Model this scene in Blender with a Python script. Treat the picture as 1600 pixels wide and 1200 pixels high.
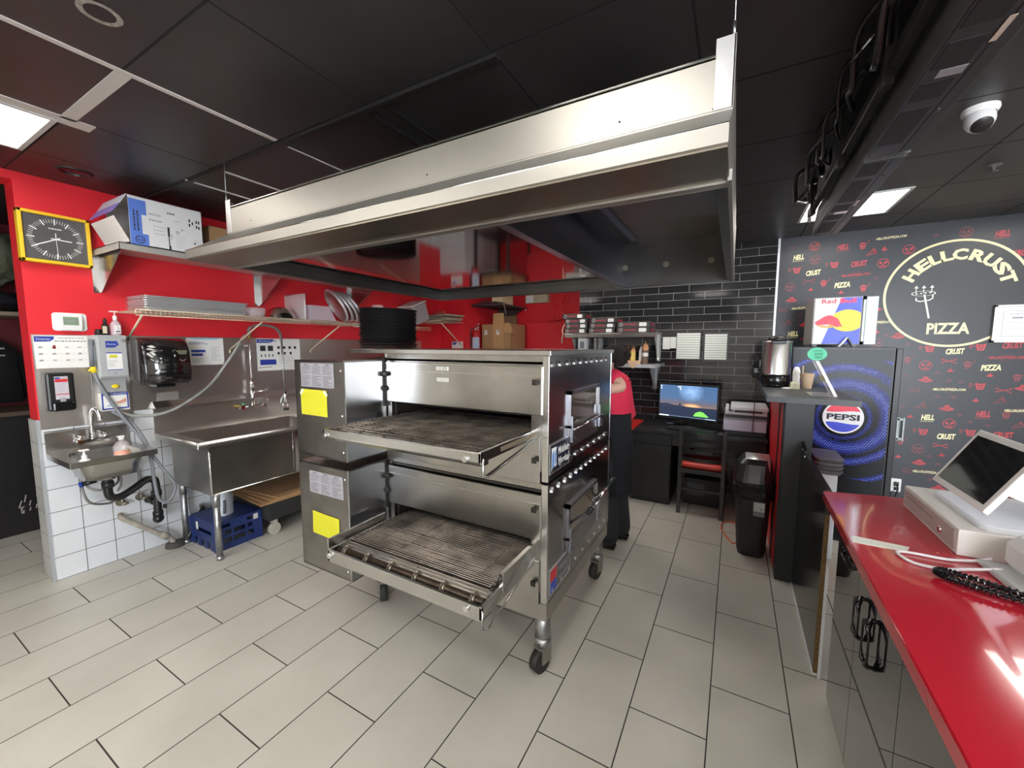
import bpy, bmesh, math, random
from mathutils import Vector, Matrix
random.seed(7)
sc = bpy.context.scene
for o in list(bpy.data.objects): bpy.data.objects.remove(o)
PI = math.pi
# ---------------- camera ----------------
cd = bpy.data.cameras.new('camera'); cam = bpy.data.objects.new('camera', cd); sc.collection.objects.link(cam); sc.camera = cam
cd.sensor_fit = 'HORIZONTAL'; cd.sensor_width = 36.0; cd.lens = 625.13 * 36.0 / 1600.0; cd.clip_start = 0.02; cd.clip_end = 60
def _cam():
    yaw, pitch, roll = 0.507996, 0.0947572, 0.0031839
    cy, sy, cp, sp = math.cos(yaw), math.sin(yaw), math.cos(pitch), math.sin(pitch)
    f = Vector((-sy*cp, cy*cp, -sp)); r = Vector((cy, sy, 0)); u = r.cross(f)
    cr, sr = math.cos(roll), math.sin(roll)
    r2 = cr*r + sr*u; u2 = -sr*r + cr*u
    m = Matrix((r2, u2, -f)).transposed().to_4x4(); m.translation = Vector((0, 0, 1.56473))
    cam.matrix_world = m
_cam()
# ---------------- light and exposure ----------------
sc.view_settings.view_transform = 'Standard'; sc.view_settings.look = 'None'
sc.view_settings.exposure = 1.3; sc.view_settings.gamma = 1.0; sc.view_settings.use_curve_mapping = False
wd = bpy.data.worlds.new('world'); sc.world = wd; wd.use_nodes = True
_wn = wd.node_tree; _bg = _wn.nodes['Background']
_bg.inputs[0].default_value = (0.86, 0.93, 1.0, 1); _bg.inputs[1].default_value = 10.0
PANEL_E = 5.2
def portal(name, loc, rot, sx, sy):
    l = bpy.data.lights.new(name, 'AREA'); l.shape = 'RECTANGLE'; l.size = sx; l.size_y = sy; l.cycles.is_portal = True
    o = bpy.data.objects.new(name, l); sc.collection.objects.link(o); o.location = loc; o.rotation_euler = rot
portal('window_portal', (2.6, -3.42, 1.35), (PI/2, 0, PI), 2.9, 2.2)   # daylight through the shop windows
# ---------------- helpers ----------------
def link(o): sc.collection.objects.link(o)
MATS = {}
def mat(name, col, rough=0.5, metal=0.0, emit=None, es=1.0, bump=0.0, bscale=40.0, var=0.0, vscale=8.0, alpha=1.0, trans=0.0, spec=0.5, coat=0.0, brushed=None):
    m = bpy.data.materials.new(name); m.use_nodes = True; nt = m.node_tree; b = nt.nodes['Principled BSDF']
    c = (col[0], col[1], col[2], 1)
    b.inputs['Base Color'].default_value = c; b.inputs['Roughness'].default_value = rough; b.inputs['Metallic'].default_value = metal
    b.inputs['Specular IOR Level'].default_value = spec; b.inputs['Coat Weight'].default_value = coat
    b.inputs['Alpha'].default_value = alpha; b.inputs['Transmission Weight'].default_value = trans
    if emit: b.inputs['Emission Color'].default_value = (*emit, 1); b.inputs['Emission Strength'].default_value = es
    if bump or var or brushed:
        tc = nt.nodes.new('ShaderNodeTexCoord')
        src = tc.outputs['Object']
        if brushed:
            mp = nt.nodes.new('ShaderNodeMapping'); mp.inputs['Scale'].default_value = brushed; nt.links.new(src, mp.inputs[0]); srcb = mp.outputs[0]
            n = nt.nodes.new('ShaderNodeTexNoise'); n.inputs['Scale'].default_value = 6; n.inputs['Detail'].default_value = 4; nt.links.new(srcb, n.inputs[0])
            mr = nt.nodes.new('ShaderNodeMapRange'); mr.inputs[3].default_value = rough*0.75; mr.inputs[4].default_value = rough*1.3
            nt.links.new(n.outputs[0], mr.inputs[0]); nt.links.new(mr.outputs[0], b.inputs['Roughness'])
        if var:
            n2 = nt.nodes.new('ShaderNodeTexNoise'); n2.inputs['Scale'].default_value = vscale; n2.inputs['Detail'].default_value = 6; nt.links.new(src, n2.inputs[0])
            mx = nt.nodes.new('ShaderNodeMix'); mx.data_type = 'RGBA'; mx.blend_type = 'MULTIPLY'; mx.inputs[0].default_value = 1.0
            cr = nt.nodes.new('ShaderNodeValToRGB'); cr.color_ramp.elements[0].position = 0.3; cr.color_ramp.elements[0].color = (1-var,)*3+(1,); cr.color_ramp.elements[1].position = 0.7; cr.color_ramp.elements[1].color = (1, 1, 1, 1)
            nt.links.new(n2.outputs[0], cr.inputs[0]); mx.inputs[6].default_value = c; nt.links.new(cr.outputs[0], mx.inputs[7]); nt.links.new(mx.outputs[2], b.inputs['Base Color'])
        if bump:
            n3 = nt.nodes.new('ShaderNodeTexNoise'); n3.inputs['Scale'].default_value = bscale; n3.inputs['Detail'].default_value = 3; nt.links.new(src, n3.inputs[0])
            bp = nt.nodes.new('ShaderNodeBump'); bp.inputs['Strength'].default_value = bump; bp.inputs['Distance'].default_value = 0.01
            nt.links.new(n3.outputs[0], bp.inputs['Height']); nt.links.new(bp.outputs[0], b.inputs['Normal'])
    MATS[name] = m
    return m
def mk(name, *a, **k): return MATS.get(name) or mat(name, *a, **k)
class MB:
    def __init__(s): s.bm = bmesh.new(); s.mi = 0; s.mats = []
    def use(s, m):
        if m not in s.mats: s.mats.append(m)
        s.mi = s.mats.index(m); return s
    def _f(s, vs, smooth=False):
        try: f = s.bm.faces.new(vs)
        except ValueError: return None
        f.material_index = s.mi; f.smooth = smooth; return f
    def box(s, x0, x1, y0, y1, z0, z1, bev=0.0, M=None):
        if x0 > x1: x0, x1 = x1, x0
        if y0 > y1: y0, y1 = y1, y0
        if z0 > z1: z0, z1 = z1, z0
        v = [s.bm.verts.new(p) for p in ((x0,y0,z0),(x1,y0,z0),(x1,y1,z0),(x0,y1,z0),(x0,y0,z1),(x1,y0,z1),(x1,y1,z1),(x0,y1,z1))]
        fs = [s._f([v[i] for i in q]) for q in ((3,2,1,0),(4,5,6,7),(0,1,5,4),(1,2,6,5),(2,3,7,6),(3,0,4,7))]
        if bev:
            es = set(e for f in fs for e in f.edges)
            r = bmesh.ops.bevel(s.bm, geom=list(es), offset=bev, segments=2, affect='EDGES', profile=0.5)
            for f in r['faces']: f.material_index = s.mi
            v = list(set(w for f in r['faces'] for w in f.verts))
        if M is not None: bmesh.ops.transform(s.bm, matrix=M, verts=v)
        return s
    def quad(s, a, b, c, d): s._f([s.bm.verts.new(p) for p in (a, b, c, d)]); return s
    def poly(s, pts, flip=False):
        vs = [s.bm.verts.new(p) for p in pts]
        s._f(vs[::-1] if flip else vs); return s
    def prism(s, pts, axis, a0, a1, smooth=False):
        # pts: 2D outline; axis 'x': pts=(y,z), 'y': (x,z), 'z': (x,y)
        def P(p, a): return {'x': (a, p[0], p[1]), 'y': (p[0], a, p[1]), 'z': (p[0], p[1], a)}[axis]
        A = [s.bm.verts.new(P(p, a0)) for p in pts]; B = [s.bm.verts.new(P(p, a1)) for p in pts]
        n = len(pts); fs = [s._f(A), s._f(B[::-1])]
        for i in range(n): fs.append(s._f([A[i], B[i], B[(i+1) % n], A[(i+1) % n]][::-1], smooth))
        fs = [f for f in fs if f]
        bmesh.ops.recalc_face_normals(s.bm, faces=fs); return s
    def tube(s, pts, r, seg=8, closed=False, cap=True):
        pts = [Vector(p) for p in pts]; n = len(pts); rs = r if isinstance(r, (list, tuple)) else [r]*n
        rings = []; up = Vector((0, 0, 1)); prev = None
        for i in range(n):
            if closed: t = pts[(i+1) % n]-pts[i-1]
            elif i == 0: t = pts[1]-pts[0]
            elif i == n-1: t = pts[-1]-pts[-2]
            else: t = (pts[i+1]-pts[i]).normalized()+(pts[i]-pts[i-1]).normalized()
            t = t.normalized() if t.length > 1e-9 else Vector((0, 0, 1))
            if prev is None:
                a = up if abs(t.z) < 0.9 else Vector((1, 0, 0)); a = (a-t*a.dot(t)).normalized()
            else: a = (prev-t*prev.dot(t)); a = a.normalized() if a.length > 1e-6 else Vector((1, 0, 0))
            prev = a; b = t.cross(a)
            rings.append([s.bm.verts.new(pts[i]+rs[i]*(math.cos(2*PI*k/seg)*a+math.sin(2*PI*k/seg)*b)) for k in range(seg)])
        m = n if closed else n-1
        for i in range(m):
            A, B = rings[i], rings[(i+1) % n]
            for k in range(seg): s._f([A[k], A[(k+1) % seg], B[(k+1) % seg], B[k]], seg > 5)
        if cap and not closed: s._f(rings[0][::-1]); s._f(rings[-1])
        return s
    def cyl(s, p0, p1, r, seg=16, r2=None): return s.tube([p0, p1], [r, r if r2 is None else r2], seg)
    def lathe(s, prof, c=(0, 0, 0), seg=24, M=None, smooth=True):
        # prof: (r,z) pairs
        rings = []; allv = []
        for r, z in prof:
            if r < 1e-6: ring = [s.bm.verts.new((c[0], c[1], c[2]+z))]
            else: ring = [s.bm.verts.new((c[0]+r*math.cos(2*PI*k/seg), c[1]+r*math.sin(2*PI*k/seg), c[2]+z)) for k in range(seg)]
            rings.append(ring); allv += ring
        for A, B in zip(rings, rings[1:]):
            for k in range(seg):
                if len(A) == 1 and len(B) == 1: break
                if len(A) == 1: s._f([A[0], B[(k+1) % seg], B[k]][::-1], smooth)
                elif len(B) == 1: s._f([A[k], A[(k+1) % seg], B[0]], smooth)
                else: s._f([A[k], A[(k+1) % seg], B[(k+1) % seg], B[k]], smooth)
        if M is not None: bmesh.ops.transform(s.bm, matrix=M, verts=allv)
        return s
    def sphere(s, c, r, sc_=(1, 1, 1), seg=16):
        n = seg//2
        prof = [(r*math.sin(PI*i/n), -r*math.cos(PI*i/n)) for i in range(n+1)]
        prof[0] = (0, -r); prof[-1] = (0, r)
        return s.lathe(prof, (0, 0, 0), seg, Matrix.Translation(Vector(c)) @ Matrix.Diagonal((*sc_, 1)))
    def text(s, txt, size, M, ext=0.0, shear=0.0, bold=0.0, align='CENTER', w=None):
        cu = bpy.data.curves.new('t', 'FONT'); cu.body = txt; cu.size = size; cu.extrude = ext; cu.shear = shear; cu.offset = bold; cu.align_x = align; cu.align_y = 'CENTER'; cu.resolution_u = 2
        o = bpy.data.objects.new('t', cu); link(o); dg = bpy.context.evaluated_depsgraph_get()
        me = bpy.data.meshes.new_from_object(o.evaluated_get(dg))
        if w:
            xs = [v.co.x for v in me.vertices]
            if xs:
                k = w/max(1e-6, (max(xs)-min(xs)))
                for v in me.vertices: v.co.x *= k
        me.transform(M)
        n0 = len(s.bm.faces); s.bm.from_mesh(me); s.bm.faces.ensure_lookup_table()
        for f in s.bm.faces[n0:]: f.material_index = s.mi; f.smooth = False
        bpy.data.objects.remove(o); bpy.data.curves.remove(cu); bpy.data.meshes.remove(me)
        return s
# frames for flat graphics: FX = on a plane facing +x (y to the right), FY = plane facing -y (x to the right), FZ = flat facing up
def FX(x, y, z): return Matrix(((0, 0, 1, x), (1, 0, 0, y), (0, 1, 0, z), (0, 0, 0, 1)))
def FY(x, y, z): return Matrix(((1, 0, 0, x), (0, 0, -1, y), (0, 1, 0, z), (0, 0, 0, 1)))
def FZ(x, y, z, a=0): return Matrix.Translation((x, y, z)) @ Matrix.Rotation(a, 4, 'Z')
def rect(b, M, x0, x1, y0, y1, z=0.0):
    b.poly([M @ Vector(p) for p in ((x0, y0, z), (x1, y0, z), (x1, y1, z), (x0, y1, z))])
def shape(b, M, pts, z=0.0): b.poly([M @ Vector((p[0], p[1], z)) for p in pts])
def disc(b, M, cx, cy, rx, ry=None, z=0.0, n=28): shape(b, M, [(cx+rx*math.cos(2*PI*k/n), cy+(ry or rx)*math.sin(2*PI*k/n)) for k in range(n)], z)
def stroke(b, M, pts, w, z=0.0):
    for (ax, ay), (bx, by) in zip(pts, pts[1:]):
        dx, dy = bx-ax, by-ay; L = math.hypot(dx, dy) or 1; nx, ny = -dy/L*w/2, dx/L*w/2; ex, ey = dx/L*w*0.3, dy/L*w*0.3
        shape(b, M, [(ax-nx-ex, ay-ny-ey), (bx-nx+ex, by-ny+ey), (bx+nx+ex, by+ny+ey), (ax+nx-ex, ay+ny-ey)], z)
def ring(b, M, cx, cy, r0, r1, z=0.0, n=48, a0=0.0, a1=2*PI, ky=1.0):
    for k in range(n):
        p, q = a0+(a1-a0)*k/n, a0+(a1-a0)*(k+1)/n
        shape(b, M, [(cx+r0*math.cos(p), cy+ky*r0*math.sin(p)), (cx+r1*math.cos(p), cy+ky*r1*math.sin(p)), (cx+r1*math.cos(q), cy+ky*r1*math.sin(q)), (cx+r0*math.cos(q), cy+ky*r0*math.sin(q))], z)
def scribble(b, M, x0, x1, y0, y1, rows, w=0.4, seed=1):
    # rows of small unreadable print, as short bars
    R = random.Random(seed); h = (y1-y0)/rows
    for i in range(rows):
        x = x0; y = y1-(i+0.5)*h; xe = x1-(x1-x0)*R.choice((0, 0, 0.15, 0.4))
        while x < xe:
            l = R.uniform(0.03, 0.10)*(x1-x0)*1.2
            rect(b, M, x, min(x+l, xe), y-h*w/2, y+h*w/2); x += l+0.015*(x1-x0)+h*0.15
ORG = {}
def _org(o):
    while o.parent: o = o.parent
    return Vector(ORG.get(o.name, (0, 0, 0)))
def obj(name, b, m=None, parent=None, label=None, loc=None, smooth_all=False):
    me = bpy.data.meshes.new(name)
    org = _org(parent) if parent else Vector(loc if loc else (0, 0, 0))
    if org.length: bmesh.ops.translate(b.bm, verts=b.bm.verts, vec=-org)
    if smooth_all:
        for f in b.bm.faces: f.smooth = True
    b.bm.to_mesh(me); b.bm.free()
    for q in (b.mats or [m]): me.materials.append(q)
    o = bpy.data.objects.new(name, me); link(o)
    if parent: o.parent = parent
    else: o.location = org; ORG[o.name] = tuple(org)
    if label: o['label'] = label
    return o
def tag(o, label, cat, group=None, kind=None):
    o['label'] = label; o['category'] = cat
    if group: o['group'] = group
    if kind: o['kind'] = kind
    return o
def thing(name, label, cat, loc=(0, 0, 0), group=None):
    o = bpy.data.objects.new(name, None); link(o); o.location = loc; o.empty_display_size = 0.05; ORG[o.name] = tuple(loc)
    return tag(o, label, cat, group)
def struct(name, b, m=None):
    o = obj(name, b, m); o['kind'] = 'structure'; return o
def dup(root, loc, rz=None, label=None, group=None):
    r = root.copy(); link(r); r.location = loc
    if rz is not None: r.rotation_euler = (0, 0, rz)
    if label: r['label'] = label
    if group: r['group'] = group
    for ch in list(root.children):
        c = ch.copy(); link(c); c.parent = r
        for g in list(ch.children):
            d = g.copy(); link(d); d.parent = c
    return r
def arc(cx, cy, r, a0, a1, n=8): return [(cx+r*math.cos(a0+(a1-a0)*i/n), cy+r*math.sin(a0+(a1-a0)*i/n)) for i in range(n+1)]
def rrect(x0, x1, y0, y1, r, n=4): return arc(x1-r, y0+r, r, -PI/2, 0, n)+arc(x1-r, y1-r, r, 0, PI/2, n)+arc(x0+r, y1-r, r, PI/2, PI, n)+arc(x0+r, y0+r, r, PI, 1.5*PI, n)
def bez(pts, n=10):
    # Catmull-Rom through points
    P = [Vector(p) for p in pts]; P = [P[0]*2-P[1]]+P+[P[-1]*2-P[-2]]; out = []
    for i in range(1, len(P)-2):
        for k in range(n):
            t = k/n; out.append(0.5*((2*P[i])+(-P[i-1]+P[i+1])*t+(2*P[i-1]-5*P[i]+4*P[i+1]-P[i+2])*t*t+(-P[i-1]+3*P[i]-3*P[i+1]+P[i+2])*t**3))
    out.append(P[-2]); return out
# ---------------- materials ----------------
steel = mat('stainless', (0.56, 0.55, 0.535), 0.24, 1, var=0.12, vscale=3)
steel_dk = mat('stainless_worn', (0.36, 0.345, 0.33), 0.33, 1, var=0.35, vscale=5, bump=0.02, bscale=20)
steel_mid = mat('stainless_stained', (0.47, 0.45, 0.42), 0.3, 1, var=0.3, vscale=4)
mirror = mat('polished_steel', (0.6, 0.59, 0.58), 0.07, 1)
chrome = mat('chrome', (0.8, 0.8, 0.8), 0.12, 1)
galv = mat('galvanised_pipe', (0.5, 0.51, 0.52), 0.4, 1, var=0.3, vscale=30)
wiremetal = mat('burnt_wire', (0.36, 0.32, 0.28), 0.38, 0.9, var=0.75, vscale=11)
black = mat('black_plastic', (0.012, 0.012, 0.013), 0.35)
blackgloss = mat('black_gloss', (0.008, 0.008, 0.009), 0.12)
blackmatt = mat('black_matt', (0.02, 0.02, 0.021), 0.7)
rubber = mat('rubber', (0.022, 0.021, 0.02), 0.6)
white = mat('white_plastic', (0.8, 0.8, 0.79), 0.4)
paper = mat('paper', (0.82, 0.82, 0.80), 0.8)
ink = mat('ink', (0.03, 0.03, 0.035), 0.7)
greyink = mat('grey_ink', (0.3, 0.3, 0.32), 0.7)
blueink = mat('blue_ink', (0.02, 0.05, 0.35), 0.6)
red = mat('red_paint', (0.74, 0.022, 0.035), 0.42, var=0.08, vscale=2, bump=0.015, bscale=120)
redgloss = mat('red_gloss', (0.5, 0.012, 0.012), 0.15)
cardb = mat('cardboard', (0.43, 0.25, 0.12), 0.85, var=0.15, vscale=6)
wood_raw = mat('raw_board_edge', (0.2, 0.12, 0.045), 0.9, var=0.6, vscale=90)
clear = mat('clear_plastic', (0.9, 0.88, 0.9), 0.1, alpha=0.28)
# ---------------- structure ----------------
def tile_mat(name, c1, c2, cm, vec, bw, bh, mort, rough, offs=0.5, bump=0.3, dirt=0.12):
    m = bpy.data.materials.new(name); m.use_nodes = True; nt = m.node_tree; b = nt.nodes['Principled BSDF']
    g = nt.nodes.new('ShaderNodeNewGeometry'); sp = nt.nodes.new('ShaderNodeSeparateXYZ'); nt.links.new(g.outputs['Position'], sp.inputs[0])
    cb = nt.nodes.new('ShaderNodeCombineXYZ')
    for i, (ax, off) in enumerate(vec):
        ad = nt.nodes.new('ShaderNodeMath'); ad.operation = 'ADD'; ad.inputs[1].default_value = off
        nt.links.new(sp.outputs[ax], ad.inputs[0]); nt.links.new(ad.outputs[0], cb.inputs[i])
    br = nt.nodes.new('ShaderNodeTexBrick'); br.offset = offs; br.offset_frequency = 2
    br.inputs['Color1'].default_value = (*c1, 1); br.inputs['Color2'].default_value = (*c2, 1); br.inputs['Mortar'].default_value = (*cm, 1)
    br.inputs['Scale'].default_value = 1; br.inputs['Mortar Size'].default_value = mort; br.inputs['Mortar Smooth'].default_value = 0.1
    br.inputs['Brick Width'].default_value = bw; br.inputs['Row Height'].default_value = bh
    nt.links.new(cb.outputs[0], br.inputs['Vector'])
    n = nt.nodes.new('ShaderNodeTexNoise'); n.inputs['Scale'].default_value = 2.2; n.inputs['Detail'].default_value = 6; nt.links.new(g.outputs['Position'], n.inputs[0])
    cr = nt.nodes.new('ShaderNodeValToRGB'); cr.color_ramp.elements[0].position = 0.35; cr.color_ramp.elements[0].color = (1-dirt, 1-dirt, 1-dirt*1.1, 1); cr.color_ramp.elements[1].position = 0.65; cr.color_ramp.elements[1].color = (1, 1, 1, 1)
    nt.links.new(n.outputs[0], cr.inputs[0])
    mx = nt.nodes.new('ShaderNodeMix'); mx.data_type = 'RGBA'; mx.blend_type = 'MULTIPLY'; mx.inputs[0].default_value = 1
    nt.links.new(br.outputs['Color'], mx.inputs[6]); nt.links.new(cr.outputs[0], mx.inputs[7]); nt.links.new(mx.outputs[2], b.inputs['Base Color'])
    mr = nt.nodes.new('ShaderNodeMapRange'); mr.inputs[3].default_value = rough; mr.inputs[4].default_value = 0.8; nt.links.new(br.outputs['Fac'], mr.inputs[0]); nt.links.new(mr.outputs[0], b.inputs['Roughness'])
    bp = nt.nodes.new('ShaderNodeBump'); bp.inputs['Strength'].default_value = bump; bp.inputs['Distance'].default_value = 0.002; bp.invert = True
    nt.links.new(br.outputs['Fac'], bp.inputs['Height']); nt.links.new(bp.outputs[0], b.inputs['Normal'])
    return m
ZC = 2.607; XL = -3.86; YB = 4.75
m_floor = tile_mat('floor_tile', (0.52, 0.505, 0.455), (0.565, 0.545, 0.49), (0.035, 0.03, 0.027), [('Y', -0.168+0.594*20), ('X', 1.5433+0.3035*40)], 0.594, 0.3035, 0.0028, 0.32)
m_btile = tile_mat('black_wall_tile', (0.012, 0.012, 0.014), (0.022, 0.022, 0.024), (0.30, 0.29, 0.30), [('X', 0.0+0.312*40), ('Z', -2.1455+0.0797*60)], 0.312, 0.0797, 0.0016, 0.10)
m_wtile = tile_mat('white_wall_tile', (0.68, 0.71, 0.76), (0.72, 0.74, 0.78), (0.10, 0.10, 0.11), [('Y', -0.729+0.152*20), ('Z', -0.004+0.154*10)], 0.152, 0.154, 0.0022, 0.18, offs=0)
m_wtile2 = tile_mat('white_wall_tile_end', (0.55, 0.55, 0.53), (0.6, 0.6, 0.58), (0.12, 0.12, 0.12), [('X', 3.86+0.152*20), ('Z', -0.004+0.154*10)], 0.152, 0.154, 0.0022, 0.25, offs=0)
m_ceil = tile_mat('ceiling_tile', (0.030, 0.028, 0.029), (0.037, 0.034, 0.035), (0.006, 0.006, 0.006), [('X', 2.10+0.645*20), ('Y', -0.70+0.60*20)], 0.645, 0.60, 0.005, 0.42, offs=0, bump=0.5, dirt=0.35)
b = MB(); b.box(-7, 4.6, -3.5, 6.2, -0.1, 0); struct('floor', b, m_floor)
b = MB(); b.box(-7, 4.6, -3.5, 6.2, ZC, ZC+0.1); struct('ceiling', b, m_ceil)
# left wall: red above, white tile dado below, tiled end
b = MB(); b.use(red); b.box(-4.03, XL, 0.729, 5.7, 1.08, ZC)
b.box(-4.03, XL, -0.6, 0.729, 2.555, ZC); b.use(mk('light_wall', (0.78, 0.76, 0.72), 0.7)); b.box(-4.03, XL, -3.5, -0.6, 0, ZC)
b.use(m_wtile2); b.box(-4.05, XL-0.012, 0.722, 5.7, 0, 1.08)
b.use(m_wtile); b.box(XL-0.012, XL+0.004, 0.722, YB, 0, 1.083)
struct('wall_left', b)
b = MB(); b.box(XL-0.004, XL+0.009, 0.717, 0.731, 0, 1.085); struct('trim_1', b, mat('tile_corner_trim', (0.5, 0.53, 0.58), 0.35, 0.4))
# the back wall: red pier, recess, black tile, printed wall
b = MB(); b.use(red); b.box(XL, -3.42, YB, 5.75, 1.45, ZC); b.use(m_wtile); b.box(XL, -3.42, YB, 5.75, 0, 1.45)
b.use(red); b.box(-3.42, -1.62, 5.7, 5.8, 0, ZC)
b.box(-3.41, -1.70, 5.69, 5.70, 2.3, 2.31)
b.use(m_btile); b.box(-1.70, 0.318, YB, YB+0.12, 0, ZC)
b.use(red); b.box(-1.705, -1.62, YB+0.005, 5.75, 0, ZC)
struct('wall_back', b)
b = MB(); b.box(0.312, 0.330, YB-0.012, YB, 1.1, ZC); struct('trim_2', b, mat('white_edge_trim', (0.6, 0.6, 0.62), 0.3, 0.3))
b = MB(); b.use(MATS['light_wall']); b.box(4.5, 4.6, -3.5, 4.87, 0, ZC); struct('wall_right', b)
b = MB(); b.use(MATS['light_wall'])
b.box(-7, 1.1, -3.6, -3.5, 0, ZC); b.box(4.1, 4.6, -3.6, -3.5, 0, ZC); b.box(1.1, 4.1, -3.6, -3.5, 0, 0.25); b.box(1.1, 4.1, -3.6, -3.5, 2.45, ZC)
struct('wall_front', b)
for i, xw in enumerate((1.1, 2.6)):
    b = MB(); b.use(mk('window_frame_dark', (0.03, 0.03, 0.03), 0.4))
    b.box(xw, xw+0.05, -3.58, -3.50, 0.25, 2.45); b.box(xw+1.45, xw+1.5, -3.58, -3.50, 0.25, 2.45); b.box(xw, xw+1.5, -3.58, -3.50, 0.25, 0.31); b.box(xw, xw+1.5, -3.58, -3.50, 2.39, 2.45)
    struct('window_%d' % (i+1), b)
# side room behind the opening on the left
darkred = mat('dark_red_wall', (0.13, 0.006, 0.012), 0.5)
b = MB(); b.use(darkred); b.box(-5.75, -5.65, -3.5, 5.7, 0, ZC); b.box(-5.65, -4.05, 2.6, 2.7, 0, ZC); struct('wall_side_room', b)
# ceiling light panels
def light_panel(x0, x1, y0, y1, label):
    t = thing('ceiling_light', label, 'ceiling light', ((x0+x1)/2, (y0+y1)/2, ZC), 'ceiling light panels')
    b = MB(); w = 0.02
    for q in ((x0, x1, y0, y0+w), (x0, x1, y1-w, y1), (x0, x0+w, y0+w, y1-w), (x1-w, x1, y0+w, y1-w)): b.box(q[0], q[1], q[2], q[3], ZC-0.008, ZC+0.0)
    obj('frame', b, mk('panel_frame', (0.5, 0.5, 0.5), 0.5), t)
    b = MB(); b.box(x0+w, x1-w, y0+w, y1-w, ZC-0.005, ZC-0.001)
    obj('diffuser', b, mk('panel_light', (1, 1, 1), 0.5, emit=(1.0, 0.95, 0.87), es=PANEL_E), t)
light_panel(0.40, 0.97, 3.64, 4.21, 'lit square ceiling panel half hidden behind the hanging menu screens')
light_panel(-3.40, -2.81, 0.10, 0.69, 'lit square ceiling panel above the yellow wall clock')
light_panel(1.72, 2.30, 3.64, 4.21, 'lit square ceiling panel at the right edge above the printed wall')
light_panel(-2.10, -1.50, 3.64, 4.21, 'lit square ceiling panel behind the hood, over the red recess')
light_panel(-0.80, -0.20, 3.64, 4.21, 'lit square ceiling panel behind the hood, over the desk')
light_panel(-0.78, -0.19, 0.10, 0.66, 'lit square ceiling panel straight above the camera, in front of the hood')
for x0, y0, lb in ((-2.6, -1.6, 'front left'), (0.3, -1.9, 'front middle'), (2.6, -1.3, 'front right'), (2.6, 1.3, 'customer side'), (-1.2, -2.9, 'rearmost'), (0.9, -2.9, 'window side'), (-2.9, -0.75, 'wall side'), (1.2, -0.55, 'till side')):  # unseen panels added as fill light for the floor and room
    light_panel(x0, x0+1.2, y0, y0+0.59, 'unseen long ceiling panel added as fill over the %s part of the shop behind the camera' % lb)
# bare white grid strips in the black ceiling
wstrip = mat('white_grid', (0.55, 0.52, 0.5), 0.5)
b = MB(); b.use(wstrip)
b.box(-2.115, -2.09, -0.2, 1.29, ZC-0.004, ZC); b.box(-2.76, -2.12, 0.685, 0.735, ZC-0.004, ZC); b.box(-2.83, -2.74, 0.10, 0.80, ZC-0.004, ZC); 
b.box(-2.75, -2.735, 1.36, 1.9, ZC-0.006, ZC); b.box(-3.10, -3.085, 1.3, 1.9, ZC-0.006, ZC)
b.box(-2.115, -2.105, 1.36, 2.0, ZC-0.004, ZC)
struct('trim_3', b)
b = MB(); b.use(mat('black_grid', (0.016, 0.015, 0.015), 0.45)); b.box(-3.86, -0.8, 1.31, 1.335, ZC-0.012, ZC); b.box(-1.39, -1.37, 1.33, 2.6, ZC-0.01, ZC); b.box(-1.50, -1.48, 1.33, 2.6, ZC-0.01, ZC)
struct('trim_4', b)
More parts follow.
